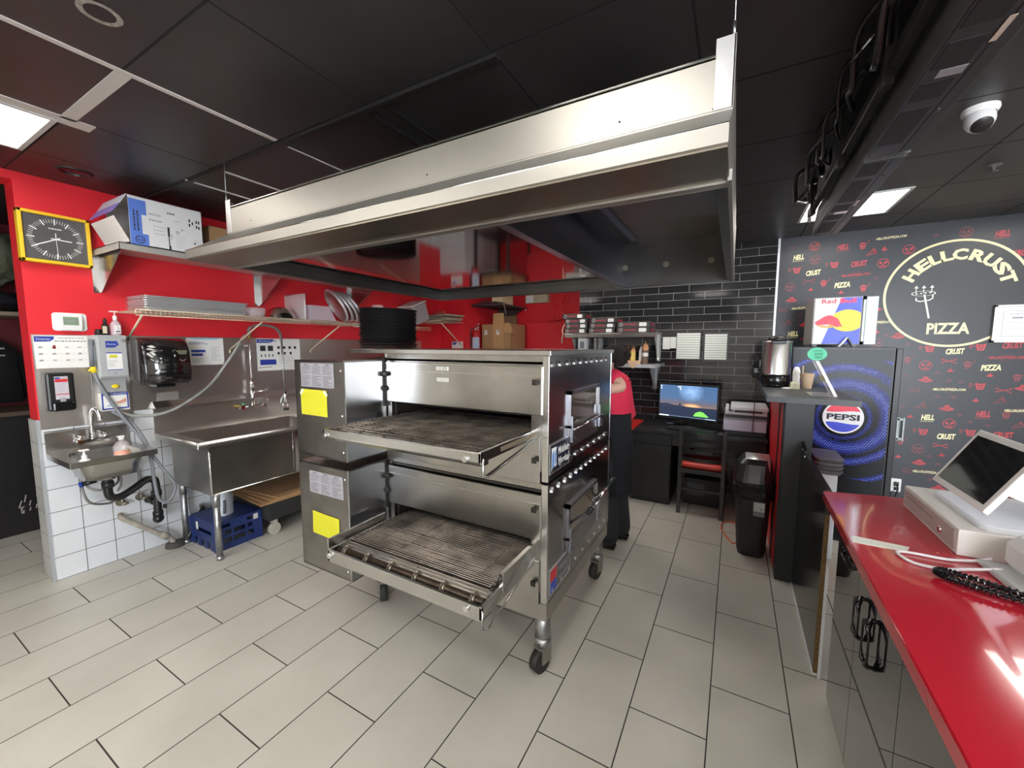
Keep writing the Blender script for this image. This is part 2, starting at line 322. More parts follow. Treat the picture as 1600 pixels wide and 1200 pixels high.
# ---------------- conveyor ovens ----------------
def deck(t, dz, lower):
    D = dz
    # cabinet shell: side, back, bottom, roof and front frame around the mouth
    b = MB(); b.use(mk('side_sheet', (0.42, 0.41, 0.42), 0.22, 1, var=0.3, vscale=4))
    zb, zt = 0.955+D, 1.522+D
    b.box(-0.712, -0.705, 1.615, 2.60, zb, zt)                      # right side sheet
    b.use(steel)
    b.box(-0.735, -0.703, 1.595, 1.617, zb-0.0, zt, 0.002)          # corner post front
    b.box(-0.735, -0.703, 2.59, 2.61, zb, zt, 0.002)
    b.use(steel_mid)
    b.box(-1.69, -0.73, 2.59, 2.60, zb, zt); b.box(-1.69, -0.712, 1.62, 2.59, zt-0.05, zt-0.04); b.box(-1.69, -0.712, 1.62, 2.59, zb, zb+0.01)
    b.box(-1.70, -1.69, 1.60, 2.60, zb, zt)
    b.box(-1.69, -0.735, 1.602, 1.62, 1.495+D, zt)                   # header
    b.box(-1.69, -1.655, 1.60, 1.63, 1.0+D, 1.27+D)                 # mouth jambs
    b.box(-0.79, -0.735, 1.60, 1.63, 1.0+D, 1.27+D)
    obj('shell', b, steel_dk, t)
    b = MB(); b.use(mk('oven_inside', (0.03, 0.025, 0.02), 0.6, 0.4))
    b.box(-1.655, -0.79, 1.75, 2.5, 1.22+D, 1.225+D); b.box(-1.655, -0.79, 1.64, 2.5, 1.10+D, 1.105+D); b.box(-1.655, -1.65, 1.63, 2.5, 1.1+D, 1.46+D); b.box(-0.80, -0.79, 1.63, 2.5, 1.1+D, 1.3+D)
    b.box(-1.655, -0.79, 2.5, 2.51, 1.1+D, 1.3+D); b.box(-1.655, -0.79, 1.64, 2.5, 1.30+D, 1.305+D)
    obj('baking_chamber', b, None, t)
    b = MB(); b.use(steel_mid)
    b.box(-1.688, -0.733, 1.586, 1.600, 1.258+D, 1.472+D, 0.003)
    b.use(steel); b.box(-1.688, -0.733, 1.582, 1.588, 1.430+D, 1.433+D)
    if not lower: 
        b.box(-1.688, -0.733, 1.583, 1.590, 1.470+D, 1.474+D)
        b.use(mk('etched_mark', (0.75, 0.74, 0.7), 0.5, 0.6))
        for zz in (1.452, 1.395):
            for k in range(6): b.box(-1.32+k*0.013, -1.311+k*0.013, 1.5795 if zz > 1.43 else 1.5845, 1.586, zz-0.011+D, zz+0.009+D)
    obj('front_panel', b, None, t)
    b = MB(); b.use(steel_mid); b.box(-1.688, -0.768, 1.592, 1.602, 0.947+D, 1.14+D, 0.002); b.box(-0.775, -0.74, 1.588, 1.602, 0.948+D, 1.16+D, 0.002)
    b.box(-1.70, -0.76, 1.60, 1.63, 0.948+D, 0.96+D)
    obj('lower_panel', b, None, t)
    for (lx, lz) in ((-0.765, 1.405), (-0.765, 1.055), (-1.672, 1.41)):
        b = MB(); b.use(mk('dark_latch', (0.03, 0.025, 0.02), 0.4, 0.5)); b.cyl((lx, 1.588, lz+D), (lx, 1.570, lz+D), 0.010, 10); b.box(lx-0.008, lx+0.016, 1.566, 1.574, lz-0.012+D, lz+0.014+D, 0.003); obj('latch', b, None, t)
    b = MB(); b.use(mk('hinge_black', (0.02, 0.018, 0.016), 0.5, 0.4))
    b.box(-1.695, -1.683, 1.575, 1.60, 1.23+D, 1.50+D)
    for zz in (1.41, 1.33): b.sphere((-1.685, 1.578, zz+D), 0.016, (1.2, 0.6, 1), 10)
    obj('hinge', b, None, t)
    # louvres on the side
    lm = mk('louvre_bright', (0.62, 0.62, 0.64), 0.3, 1)
    def louv(pts, name='louvre'):
        b = MB(); b.use(lm); b.prism(pts, 'x', -0.706, -0.698); obj(name, b, None, t)
    if not lower:
        for k in range(10):
            y = 1.635+k*0.094; louv([(y-0.014, 1.474), (y+0.020, 1.474), (y+0.016, 1.484), (y, 1.500), (y-0.012, 1.484)])
        for k in range(9):
            y = 1.655+k*0.105; louv(rrect(y-0.030, y+0.030, 0.992, 1.016, 0.011))
    else:
        for k in range(12):
            y = 1.65+k*0.080; louv([(y-0.012, 0.898), (y+0.016, 0.898), (y+0.012, 0.906), (y, 0.92), (y-0.010, 0.906)])
        for k in range(9):
            y = 1.655+k*0.108; b = MB(); b.use(lm); b.cyl((-0.706, y, 0.420), (-0.700, y, 0.420), 0.009, 10); obj('screw', b, None, t)
    # access window
    b = MB(); b.use(mk('frame_sheet', (0.34, 0.34, 0.36), 0.35, 1)); y0, y1, z0, z1 = 1.835, 2.325, 1.16+D, 1.345+D
    x0, x1 = -0.706, -0.690
    b.box(x0, x1, y0, y0+0.018, z0-0.03, z1); b.box(x0, x1, y1-0.018, y1, z0-0.03, z1); b.box(x0, x1, y0, y1, z1-0.018, z1); b.box(x0, x1, y0, y1, z0, z0+0.014)
    b.box(-0.705, -0.70, y0+0.01, y1-0.01, z0-0.1, z0)
    w = obj('access_door', b, None, t)
    b = MB(); b.use(mk('oven_glass', (0.16, 0.13, 0.10), 0.08, 0.6, coat=1)); b.box(-0.7055, -0.701, y0+0.018, y1-0.018, z0+0.014, z1-0.018)
    obj('pane', b, None, w)
    for yy in ((y0+0.012, y1-0.02)):
        b = MB(); b.use(mk('zinc_bracket', (0.42, 0.44, 0.50), 0.35, 1))
        b.prism([(yy-0.004, z0+0.06), (yy+0.004, z0+0.06), (yy+0.01, z0+0.0), (yy+0.06, z0-0.055), (yy+0.06, z0-0.07), (yy-0.004, z0-0.07)], 'x', -0.696, -0.682)
        b.use(ink)
        for dy, dzz in ((0.018, -0.05), (0.038, -0.052), (0.012, -0.02)): b.cyl((-0.682, yy+dy, z0+dzz), (-0.6805, yy+dy, z0+dzz), 0.005, 8)
        obj('bracket', b, None, w)
    b = MB()
    if lower:
        b.use(chrome); b.cyl((-0.60, 1.90, 0.745), (-0.60, 2.34, 0.775), 0.013, 12); b.use(black); b.cyl((-0.60, 1.86, 0.742), (-0.60, 1.905, 0.745), 0.014, 12)
        b.tube([(-0.60, 1.87, 0.742), (-0.66, 1.86, 0.70), (-0.70, 1.86, 0.66)], 0.007, 8); b.use(chrome); b.tube([(-0.60, 2.30, 0.772), (-0.70, 2.30, 0.66)], 0.005, 8); b.tube([(-0.60, 2.20, 0.765), (-0.695, 2.32, 0.60)], 0.004, 8)
    else:
        b.use(chrome); b.cyl((-0.672, y0, z0-0.0), (-0.672, y1, z0-0.0), 0.006, 10)
    obj('handle', b, None, w)
    # maker's plate
    b = MB()
    if not lower:
        b.use(mk('plate_edge', (0.6, 0.6, 0.62), 0.3, 0.8)); b.box(-0.706, -0.7015, 1.610, 1.868, 0.985, 1.125)
        M = FX(-0.7010, 1.739, 1.055); b.use(mk('plate_navy', (0.01, 0.012, 0.03), 0.4)); rect(b, M, -0.122, 0.122, -0.062, 0.062)
        b.use(paper); M = FX(-0.7006, 1.739, 1.055); b.text('Middleby', 0.052, M @ Matrix.Translation((0.040, 0.022, 0)), bold=0.001, w=0.15); b.text('Marshall', 0.052, M @ Matrix.Translation((0.040, -0.030, 0)), bold=0.001, w=0.14)
        rect(b, M, -0.112, -0.055, -0.048, 0.050); b.use(mk('logo_blue', (0.1, 0.25, 0.6), 0.5)); M = FX(-0.7003, 1.739, 1.055)
        shape(b, M, [(-0.105, -0.04), (-0.082, -0.04), (-0.082, 0.04), (-0.105, 0.02)]); shape(b, M, [(-0.076, -0.04), (-0.060, -0.02), (-0.060, 0.04), (-0.076, 0.02)])
    else:
        b.use(MATS['plate_edge']); b.box(-0.706, -0.7015, 1.625, 1.885, 0.400, 0.525)
        M = FX(-0.7010, 1.755, 0.4625); b.use(mk('plate_grey', (0.10, 0.10, 0.11), 0.4)); rect(b, M, -0.045, 0.122, -0.055, 0.055)
        b.use(mk('logo_red', (0.6, 0.03, 0.04), 0.5)); rect(b, M, -0.122, -0.050, -0.0, 0.055); b.use(mk('logo_blue2', (0.03, 0.08, 0.45), 0.5)); rect(b, M, -0.122, -0.050, -0.055, 0.0)
        b.use(mk('plate_text', (0.4, 0.4, 0.42), 0.5)); M = FX(-0.7006, 1.755, 0.4625); b.text('Middleby', 0.042, M @ Matrix.Translation((0.038, 0.020, 0)), w=0.13); b.text('Marshall', 0.042, M @ Matrix.Translation((0.038, -0.026, 0)), w=0.12)
    obj('maker_plate', b, None, t)
    # control box on the left
    z0, z1 = (0.97, 1.487) if not lower else (0.33, 0.928)
    b = MB(); b.use(steel_dk); b.box(-2.095, -1.70, 1.33, 1.34, z0, z1, 0.002); b.box(-2.10, -2.09, 1.33, 2.50, z0, z1); b.box(-2.10, -1.695, 2.49, 2.50, z0, z1)
    b.use(mk('stainless_blue', (0.52, 0.53, 0.56), 0.25, 1, var=0.1, vscale=4)); b.box(-1.703, -1.690, 1.328, 1.592, z0, z1, 0.002); b.use(steel_mid); b.box(-2.10, -1.69, 1.33, 2.5, z1-0.006, z1); b.box(-2.10, -1.69, 1.33, 2.5, z0, z0+0.006)
    b.use(chrome)
    for zz in (z0+0.05, (z0+z1)/2-0.02, z1-0.05): b.sphere((-1.722, 1.329, zz), 0.006, (1, 0.5, 1), 8)
    cbx = obj('control_box', b, None, t)
    b = MB(); dl = 0 if not lower else 0.0
    lx0, lx1, lz0, lz1 = (-2.045, -1.775, 1.345, 1.472) if not lower else (-2.01, -1.735, 0.765, 0.886)
    M = FY((lx0+lx1)/2, 1.3285, (lz0+lz1)/2); b.use(mk('sticker_grey', (0.42, 0.41, 0.45), 0.4, 0.3)); w2, h2 = (lx1-lx0)/2, (lz1-lz0)/2; rect(b, M, -w2, w2, -h2, h2)
    M = FY((lx0+lx1)/2, 1.3280, (lz0+lz1)/2); b.use(mk('sticker_print', (0.13, 0.13, 0.16), 0.5))
    for i in range(3):
        xa = -w2+0.010+i*(2*w2-0.01)/3; xb = xa+(2*w2)/3-0.018
        rect(b, M, xa+0.02, xb-0.02, h2-0.012, h2-0.007)
        scribble(b, M, xa, xb, 0.004, h2-0.015, 6, 0.45, i+3); scribble(b, M, xa, xb, -h2+0.006, -0.002, 7, 0.5, i+13)
    obj('warning_sticker', b, None, cbx, 'grey printed warning sticker')
    b = MB(); b.use(mk('yellow_paper', (0.60, 0.58, 0.02), 0.7))
    if not lower: M = FY(-1.942, 1.327, 1.262); hw, hh = 0.108, 0.069
    else: M = FY(-1.885, 1.327, 0.595) @ Matrix.Rotation(-0.03, 4, 'Z'); hw, hh = 0.109, 0.063
    rect(b, M, -hw, hw, -hh, hh)
    M2 = M @ Matrix.Translation((0, 0, 0.0006)); b.use(mk('yellow_print', (0.5, 0.48, 0.04), 0.7)); scribble(b, M2, -hw+0.012, hw-0.012, -hh+0.01, hh-0.02, 9, 0.18, 5)
    if not lower: b.use(paper); shape(b, M2, [(-hw-0.008, hh-0.022), (-hw+0.018, hh+0.002), (-hw+0.03, hh-0.006), (-hw, hh-0.032)]); shape(b, M2, [(hw+0.008, hh-0.022), (hw-0.018, hh+0.002), (hw-0.03, hh-0.006), (hw, hh-0.032)])
    obj('notice', b, None, cbx, 'yellow paper notice taped to the control box')
    # conveyor
    zc = 1.187 if not lower else 0.618
    xl, xr, yf = -1.628, -0.765, 1.15
    b = MB(); b.use(steel); 
    if not lower:
        b.box(xl, xr, yf, yf+0.014, zc-0.036, zc, 0.002); b.box(xr-0.012, xr, yf, 1.64, zc-0.036, zc+0.004, 0.002); b.box(xl, xl+0.012, yf, 1.64, zc-0.036, zc, 0.002)
        b.prism([(yf-0.004, zc-0.036), (yf+0.05, zc-0.036), (yf+0.05, zc-0.050), (yf+0.01, zc-0.050)], 'x', xl+0.09, xr)
    else:
        b.box(xl, xr, yf, yf+0.014, zc-0.065, zc-0.008, 0.002); b.box(xr-0.012, xr, yf, 1.64, zc-0.06, zc-0.004, 0.002); b.box(xl, xl+0.012, yf, 1.64, zc-0.065, zc-0.004, 0.002)
        b.box(xr-0.016, xr+0.004, yf+0.15, 1.60, zc-0.04, zc+0.045, 0.002); b.box(xl-0.002, xl+0.006, yf+0.0, 1.50, zc-0.02, zc+0.045, 0.002)
        b.box(xl+0.05, xl+0.16, yf+0.05, yf+0.12, zc-0.085, zc-0.06)
        b.box(xl, xr, yf+0.01, yf+0.07, zc-0.066, zc-0.062)
    b.use(chrome); b.cyl((xr-0.065, yf, zc-0.028), (xr-0.065, yf-0.01, zc-0.028), 0.011, 12); b.cyl((xl+0.02, yf, zc-0.030), (xl+0.02, yf-0.012, zc-0.030), 0.012, 8)
    cv = obj('conveyor', b, None, t)
    b = MB(); b.use(mk('crumb_tray', (0.10, 0.085, 0.07), 0.5, 0.6, var=0.7, vscale=10) if not lower else mk('crumb_tray_light', (0.17, 0.155, 0.14), 0.45, 0.7, var=0.7, vscale=14))
    b.box(xl+0.014, xr-0.014, yf+(0.02 if not lower else 0.13), 2.0, zc-0.03, zc-0.026)
    b.use(ink)
    ys = yf+(0.05 if not lower else 0.16)
    for i in range(18):
        for j in range(7): 
            cx_ = xl+0.05+i*0.045; cy_ = ys+j*0.055
            rect(b, FZ(cx_, cy_, zc-0.0255), -0.012, 0.012, -0.004, 0.004)
    b.use(mk('crumb_rib', (0.04, 0.03, 0.025), 0.6))
    for k in range(5): b.box(xl+0.12+k*0.15, xl+0.126+k*0.15, ys, 1.75, zc-0.024, zc-0.018)
    if lower: b.box(xl+0.02, xr-0.02, ys+0.0, ys+0.008, zc-0.024, zc-0.006); b.box(xl+0.02, xr-0.02, ys+0.17, ys+0.175, zc-0.024, zc-0.012)
    obj('crumb_tray', b, None, cv)
    # wire belt
    b = MB(); b.use(wiremetal); R = random.Random(3 if lower else 4)
    nx = 9; ns = 54; y0b = yf+(0.028 if not lower else 0.075)
    xs = [xl+0.03+(xr-xl-0.06)*i/nx for i in range(nx+1)]
    n_r = int((1.85-y0b)/0.0127)
    for k in range(n_r):
        y = y0b+k*0.0127; zz = zc+R.uniform(-0.0015, 0.0015) if not lower else zc+0.004*math.sin(k*0.3)
        if lower and k < 3: zz -= (3-k)*0.006
        b.tube([(xs[0], y, zz), (xs[3], y+R.uniform(-.002, .002), zz), (xs[6], y+R.uniform(-.002, .002), zz), (xs[-1], y, zz)], 0.0017, 4)
        for i in range(nx+1):
            s_ = 0.010 if (i+k) % 2 else -0.010
            if i in (0, nx) or (k+i) % 3 == 0 or not lower: b.tube([(xs[i]+s_*0.6, y, zz+0.001), (xs[i]+s_*0.6, y+0.0127, zz+0.001)], 0.0019, 4)
    obj('wire_belt', b, None, cv)
    # drive shaft with sprockets
    b = MB(); b.use(mk('burnt_shaft', (0.09, 0.065, 0.045), 0.45, 0.7, var=0.6, vscale=20))
    zs = zc-0.022; ysft = yf+(0.035 if not lower else 0.048)
    b.cyl((xl+0.02, ysft, zs), (xr-0.02, ysft, zs), 0.016 if lower else 0.010, 12)
    obj('shaft', b, None, cv)
    for k in range(6):
        xk = xl+0.07+k*0.145; b = MB(); b.use(mk('sprocket_metal', (0.30, 0.26, 0.22), 0.4, 0.9) if lower else wiremetal)
        pts = []
        for q in range(24): rr = 0.029 if q % 3 else 0.023; a = 2*PI*q/24; pts.append((ysft+rr*math.cos(a), zs+rr*math.sin(a)))
        b.prism(pts, 'x', xk-0.004, xk+0.004); b.cyl((xk-0.010, ysft, zs), (xk+0.010, ysft, zs), 0.020, 12)
        obj('sprocket', b, None, cv)
    # tray stop rod on the right
    b = MB(); b.use(steel)
    if not lower:
        b.tube([(xr+0.004, yf+0.01, zc-0.02), (xr+0.004, yf+0.005, zc-0.085), (xr+0.018, yf+0.02, zc-0.085), (xr+0.018, 1.57, zc-0.03)], 0.005, 8)
        b.poly([(xr+0.006, yf+0.02, zc-0.083), (xr+0.018, yf+0.02, zc-0.083), (xr+0.018, 1.58, zc-0.035), (xr-0.002, 1.58, zc-0.035)])
        b.use(mk('tray_tan', (0.25, 0.2, 0.14), 0.5, 0.5)); b.box(xr+0.0005, xr+0.002, yf+0.14, 1.60, zc-0.024, zc-0.006)
    else: b.tube([(xr+0.002, yf+0.005, zc-0.02), (xr+0.002, yf-0.002, zc-0.088), (xr+0.022, yf+0.012, zc-0.088), (xr+0.022, 1.55, zc+0.0)], 0.005, 8)
    obj('guard_rod', b, None, cv)
up = thing('conveyor_oven', 'upper deck of the stainless conveyor oven, its wire belt at table height', 'oven', (-1.35, 2.0, 0.915), 'stacked conveyor oven decks')
deck(up, 0.0, False)
b = MB(); b.use(steel); b.box(-2.0, -0.695, 1.592, 2.62, 1.522, 1.545, 0.002); obj('lid', b, None, up)
lo = thing('conveyor_oven', 'lower deck of the stainless conveyor oven, standing on caster legs', 'oven', (-1.35, 2.0, 0.0), 'stacked conveyor oven decks')
deck(lo, -0.578, True)
b = MB(); b.use(steel_mid); b.box(-2.06, -0.705, 1.60, 2.60, 0.29, 0.372); obj('base_frame', b, None, lo)
for (lx, ly, a) in ((-0.748, 1.66, -0.30), (-0.755, 2.55, -0.2), (-1.84, 1.67, 0.9), (-1.84, 2.50, 0.4)):
    b = MB(); b.use(galv); b.cyl((lx, ly, 0.13), (lx, ly, 0.295), 0.036, 20); b.cyl((lx, ly, 0.125), (lx, ly, 0.172), 0.040, 20); b.use(ink); b.sphere((lx, ly-0.039, 0.148), 0.006, seg=8)
    lg = obj('leg', b, None, lo)
    Rm = Matrix.Translation((lx, ly, 0)) @ Matrix.Rotation(a, 4, 'Z')
    b = MB(); b.use(mk('caster_fork', (0.35, 0.33, 0.30), 0.4, 0.9))
    b.box(-0.028, -0.022, -0.035, 0.03, 0.045, 0.12, 0.0, Rm); b.box(0.022, 0.028, -0.035, 0.03, 0.045, 0.12, 0.0, Rm); b.box(-0.03, 0.03, -0.036, 0.032, 0.112, 0.125, 0.0, Rm)
    p0, p1 = Rm @ Vector((-0.033, -0.02, 0.055)), Rm @ Vector((0.033, -0.02, 0.055)); b.cyl(p0, p1, 0.006, 8)
    fk = obj('caster_fork', b, None, lg)
    b = MB(); b.use(rubber)
    pts = [(0.055*math.cos(2*PI*k/28)-0.02, 0.055+0.055*math.sin(2*PI*k/28)) for k in range(28)]
    A = MB(); A.use(rubber); A.prism(pts, 'x', -0.021, 0.021, True); bmesh.ops.transform(A.bm, matrix=Rm, verts=A.bm.verts)
    obj('caster_wheel', A, None, lg); b.bm.free()
# ---------------- exhaust hood ----------------
hd = thing('exhaust_hood', 'large stainless exhaust hood hanging on wires above the conveyor ovens', 'exhaust hood', (-1.23, 2.1, 1.99))
X0, X1, Y0, Y1, Z0, Z1 = -2.43, -0.035, 1.20, 2.99, 1.988, 2.295
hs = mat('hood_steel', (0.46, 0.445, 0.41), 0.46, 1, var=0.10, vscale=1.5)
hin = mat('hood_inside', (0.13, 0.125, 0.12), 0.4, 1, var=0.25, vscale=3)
b = MB(); b.use(hs); b.box(X0, X1, Y0, Y0+0.012, Z0, Z1, 0.001); b.box(X0, X1, Y0-0.0015, Y0, 2.165, 2.185); b.use(chrome); b.box(X0, X1, Y0-0.003, Y0+0.012, Z1, Z1+0.004)
for xx, zz in ((-1.03, 2.195), (-0.32, 2.2), (-0.08, 2.17), (-2.2, 2.2)): b.sphere((xx, Y0-0.001, zz), 0.004, (1, 0.4, 1), 6)
obj('front_panel', b, None, hd)
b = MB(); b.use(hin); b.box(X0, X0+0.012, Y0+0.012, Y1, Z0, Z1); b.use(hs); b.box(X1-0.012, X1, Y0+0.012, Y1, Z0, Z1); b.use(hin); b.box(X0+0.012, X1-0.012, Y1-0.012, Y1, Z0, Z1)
obj('side_panel', b, None, hd)
b = MB(); b.use(hs); b.prism([(Y0, 2.160), (Y0, 1.992), (Y0-0.195, 1.992), (Y0-0.201, 1.996), (Y0-0.201, 2.034), (Y0-0.197, 2.037)], 'x', X0, X1); b.use(mat('dark_reflection_steel', (0.30, 0.265, 0.215), 0.38, 1, var=0.25, vscale=3)); b.box(X0+0.001, X1-0.001, Y0-0.196, Y0, 1.988, 1.9925); b.use(chrome); b.cyl((X0, Y0-0.199, 2.036), (X1, Y0-0.199, 2.036), 0.0025, 6)  # underside colour carries the oven's dark brown reflection, painted in
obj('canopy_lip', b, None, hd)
b = MB(); b.use(hs)
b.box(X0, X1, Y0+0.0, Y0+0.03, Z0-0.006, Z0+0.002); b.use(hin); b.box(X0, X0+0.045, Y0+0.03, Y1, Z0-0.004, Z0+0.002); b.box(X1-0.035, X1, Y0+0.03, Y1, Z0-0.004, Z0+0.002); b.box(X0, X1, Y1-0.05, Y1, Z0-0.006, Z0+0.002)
b.use(hs); b.box(X1-0.004, X1+0.006, Y0-0.02, Y1, Z0-0.008, Z0+0.02)
b.cyl((X0, Y0+0.03, Z0-0.004), (X1, Y0+0.03, Z0-0.004), 0.003, 6)
obj('drip_gutter', b, None, hd)
b = MB(); b.use(mirror); b.box(X0+0.012, -0.765, Y0+0.012, Y1-0.012, 2.032, 2.037); obj('baffle_panel', b, None, hd, 'mirror polished ceiling panel')
b = MB(); b.use(mk('divider_steel', (0.25, 0.26, 0.32), 0.3, 1)); b.box(-0.765, -0.725, Y0+0.012, Y1-0.012, Z0, 2.07, 0.002); b.box(-0.75, -0.745, Y0+0.012, Y1-0.012, 2.07, 2.29); obj('divider', b, None, hd)
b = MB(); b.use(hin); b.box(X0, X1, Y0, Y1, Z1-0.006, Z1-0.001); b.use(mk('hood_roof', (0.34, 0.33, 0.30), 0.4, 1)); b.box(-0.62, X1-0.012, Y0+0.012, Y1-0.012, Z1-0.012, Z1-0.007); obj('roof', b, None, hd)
b = MB(); b.use(MATS['divider_steel']); b.box(-0.645, -0.605, Y0+0.012, 2.80, 2.262, 2.283, 0.002); obj('light_strip', b, None, hd)
for k, xx in enumerate((-0.725, -0.447, -0.168)):
    b = MB(); b.use(mk('hole_plug', (0.28, 0.25, 0.2), 0.5, 0.5)); b.cyl((xx, Y1-0.0125, 2.128), (xx, Y1-0.018, 2.128), 0.020, 16); obj('hole_plug', b, None, hd)
for (bx, by, w_) in ((X0, Y0, 1), (X1, Y0, -1), (X0, Y1, 1), (X1, Y1, -1)):
    b = MB(); b.use(mk('bracket_white', (0.75, 0.76, 0.76), 0.3, 0.7)); zt = 2.335
    yb = by-0.004 if by == Y0 else by
    b.box(bx, bx+w_*0.045, yb, yb+0.004, 2.165, zt, 0.001); b.box(bx, bx+w_*0.004, yb, yb+0.04, 2.165, zt)
    br = obj('hanging_bracket', b, None, hd)
    b = MB(); b.use(galv); b.cyl((bx+w_*0.006, by, zt-0.02), (bx+w_*0.006, by, ZC), 0.0018, 6); b.cyl((bx+w_*0.006, by, zt+0.03), (bx+w_*0.006, by, zt-0.002), 0.004, 6); obj('hanging_wire', b, None, br)
# ---------------- left wall: cladding ----------------
clad = mat('wall_steel', (0.70, 0.665, 0.635), 0.32, 1, var=0.1, vscale=2)
b = MB(); b.use(clad); b.box(XL+0.004, XL+0.008, 0.735, 1.190, 1.02, 1.628); b.box(XL+0.006, XL+0.010, 0.985, 0.992, 1.02, 1.628); b.box(XL+0.004, XL+0.008, 1.192, 4.3, 1.083, 1.630)
b.use(mat('glue_patch', (0.42, 0.39, 0.36), 0.5, 0.7)); b.box(XL+0.008, XL+0.0085, 1.33, 1.47, 1.13, 1.20)
struct('trim_5', b)
XW = XL+0.008
# clock
t = thing('wall_clock', 'square wall clock with a yellow frame and black face on the red wall', 'clock', (XL, 0.878, 2.23))
b = MB(); b.use(mat('clock_yellow', (0.80, 0.50, 0.02), 0.4)); y0, y1, z0, z1 = 0.722, 1.034, 2.075, 2.385
b.box(XL, -3.80, y0, y0+0.018, z0, z1, 0.002); b.box(XL, -3.80, y1-0.018, y1, z0, z1, 0.002); b.box(XL, -3.80, y0, y1, z1-0.018, z1, 0.002); b.box(XL, -3.80, y0, y1, z0, z0+0.018, 0.002)
obj('frame', b, None, t)
b = MB(); b.use(mat('clock_black', (0.02, 0.02, 0.022), 0.3)); b.box(XL, -3.818, y0+0.018, y1-0.018, z0+0.018, z1-0.018); M = FX(-3.8175, 0.878, 2.23)
b.use(mat('clock_white', (0.8, 0.8, 0.78), 0.5))
for k in range(60):
    a = 2*PI*k/60; r0, r1, w = (0.092, 0.122, 0.006) if k % 5 == 0 else (0.100, 0.120, 0.0018)
    if k % 15 == 0: r0 = 0.092
    stroke(b, M, [(r0*math.cos(a), r0*math.sin(a)), (r1*math.cos(a), r1*math.sin(a))], w)
scribble(b, M, -0.028, 0.028, 0.058, 0.070, 1, 0.6, 3)
obj('face', b, None, t)
for nm, a, l, w in (('minute_hand', math.radians(209), 0.105, 0.006), ('hour_hand', math.radians(-3), 0.068, 0.006), ('second_hand', math.radians(-88), 0.108, 0.0025)):
    b = MB(); b.use(MATS['clock_white']); stroke(b, FX(-3.8155, 0.878, 2.23), [(-0.02*math.cos(a), -0.02*math.sin(a)), (l*math.cos(a), l*math.sin(a))], w)
    if nm == 'second_hand': stroke(b, FX(-3.8155, 0.878, 2.23), [(0, 0), (0, 0.036)], 0.004)
    obj(nm, b, None, t)
b = MB(); b.use(mat('clock_glass', (0.9, 0.9, 0.9), 0.03, alpha=0.04)); b.box(-3.812, -3.810, y0+0.018, y1-0.018, z0+0.018, z1-0.018); obj('glass', b, None, t)
# upper steel shelf
t = thing('steel_wall_shelf', 'solid stainless shelf high on the red wall carrying the printer box', 'shelf', (XL, 2.1, 2.19))
b = MB(); b.use(mat('shelf_steel', (0.62, 0.60, 0.57), 0.45, 0.6)); b.box(XL, -3.40, 1.05, 3.30, 2.203, 2.208); b.box(-3.404, -3.40, 1.05, 3.30, 2.165, 2.208); b.box(XL, -3.40, 1.05, 1.054, 2.165, 2.208); obj('board', b, None, t)
for yy in (1.075, 2.13, 3.13):
    b = MB(); b.use(steel); b.prism([(XL, 2.20), (-3.46, 2.20), (-3.47, 2.17), (XL+0.03, 1.93), (XL, 1.92)], 'y', yy, yy+0.004); b.box(XL, XL+0.004, yy-0.035, yy, 1.92, 2.20)
    b.use(chrome); b.sphere((XL+0.006, yy-0.018, 1.935), 0.006, seg=6); obj('bracket', b, None, t)
# printer carton
t = thing('printer_carton', 'open white and blue printer carton on the upper steel shelf', 'box', (-3.60, 1.31, 2.209))
bx0, bx1, by0, by1, bz0, bz1 = -3.78, -3.405, 1.112, 1.515, 2.2085, 2.515
cw = mat('carton_white', (0.72, 0.72, 0.73), 0.6); cb_ = mat('carton_blue', (0.10, 0.20, 0.62), 0.6); cin = mat('carton_inside', (0.33, 0.27, 0.22), 0.8)
b = MB(); b.use(cw); b.box(bx1-0.004, bx1, by0, by1, bz0, bz1); b.box(bx0, bx1, by1-0.004, by1, bz0, bz1); b.box(bx0, bx0+0.004, by0, by1, bz0, bz1); b.box(bx0, bx1, by0, by1, bz1-0.004, bz1); b.use(cin); b.box(bx0, bx1, by0, by1, bz0, bz0+0.004)
M = FX(bx1+0.0006, by0, bz0); b.use(cb_); rect(b, M, 0.0, 0.088, 0.195, 0.2855); rect(b, M, 0.0, 0.062, 0.075, 0.195); rect(b, M, 0, 0.092, 0.0, 0.075)
M = FX(bx1+0.0012, by0, bz0); b.use(ink); ring(b, M, 0.047, 0.035, 0.020, 0.025); b.text('hp', 0.034, M @ Matrix.Translation((0.047, 0.036, 0)), shear=0.3)
scribble(b, M @ Matrix.Rotation(PI/2, 4, 'Z'), 0.09, 0.22, -0.05, -0.015, 2, 0.5, 3)
b.use(greyink); scribble(b, M, 0.10, 0.165, 0.20, 0.225, 1, 0.5, 4); scribble(b, M, 0.10, 0.185, 0.165, 0.185, 1, 0.5, 5); scribble(b, M, 0.12, 0.19, 0.08, 0.15, 3, 0.2, 6)
b.use(ink)
rect(b, M, 0.195, 0.207, 0.09, 0.15); rect(b, M, 0.198, 0.204, 0.03, 0.09); rect(b, M, 0.198, 0.21, 0.0, 0.03); b.text('LaserJet', 0.012, M @ Matrix.Translation((0.216, 0.09, 0)) @ Matrix.Rotation(PI/2, 4, 'Z'))
for (u, v) in ((0.320, 0.215), (0.320, 0.185), (0.338, 0.20), (0.362, 0.215), (0.376, 0.215), (0.362, 0.182), (0.376, 0.178)): rect(b, M, u, u+0.009, v, v+0.02)
for k in range(4): rect(b, M, 0.20+k*0.011, 0.207+k*0.011, 0.238, 0.248)
scribble(b, M, 0.24, 0.275, 0.195, 0.205, 2, 0.3, 8); rect(b, M, 0.275, 0.282, 0.145, 0.153); ring(b, M, 0.252, 0.127, 0.006, 0.009)
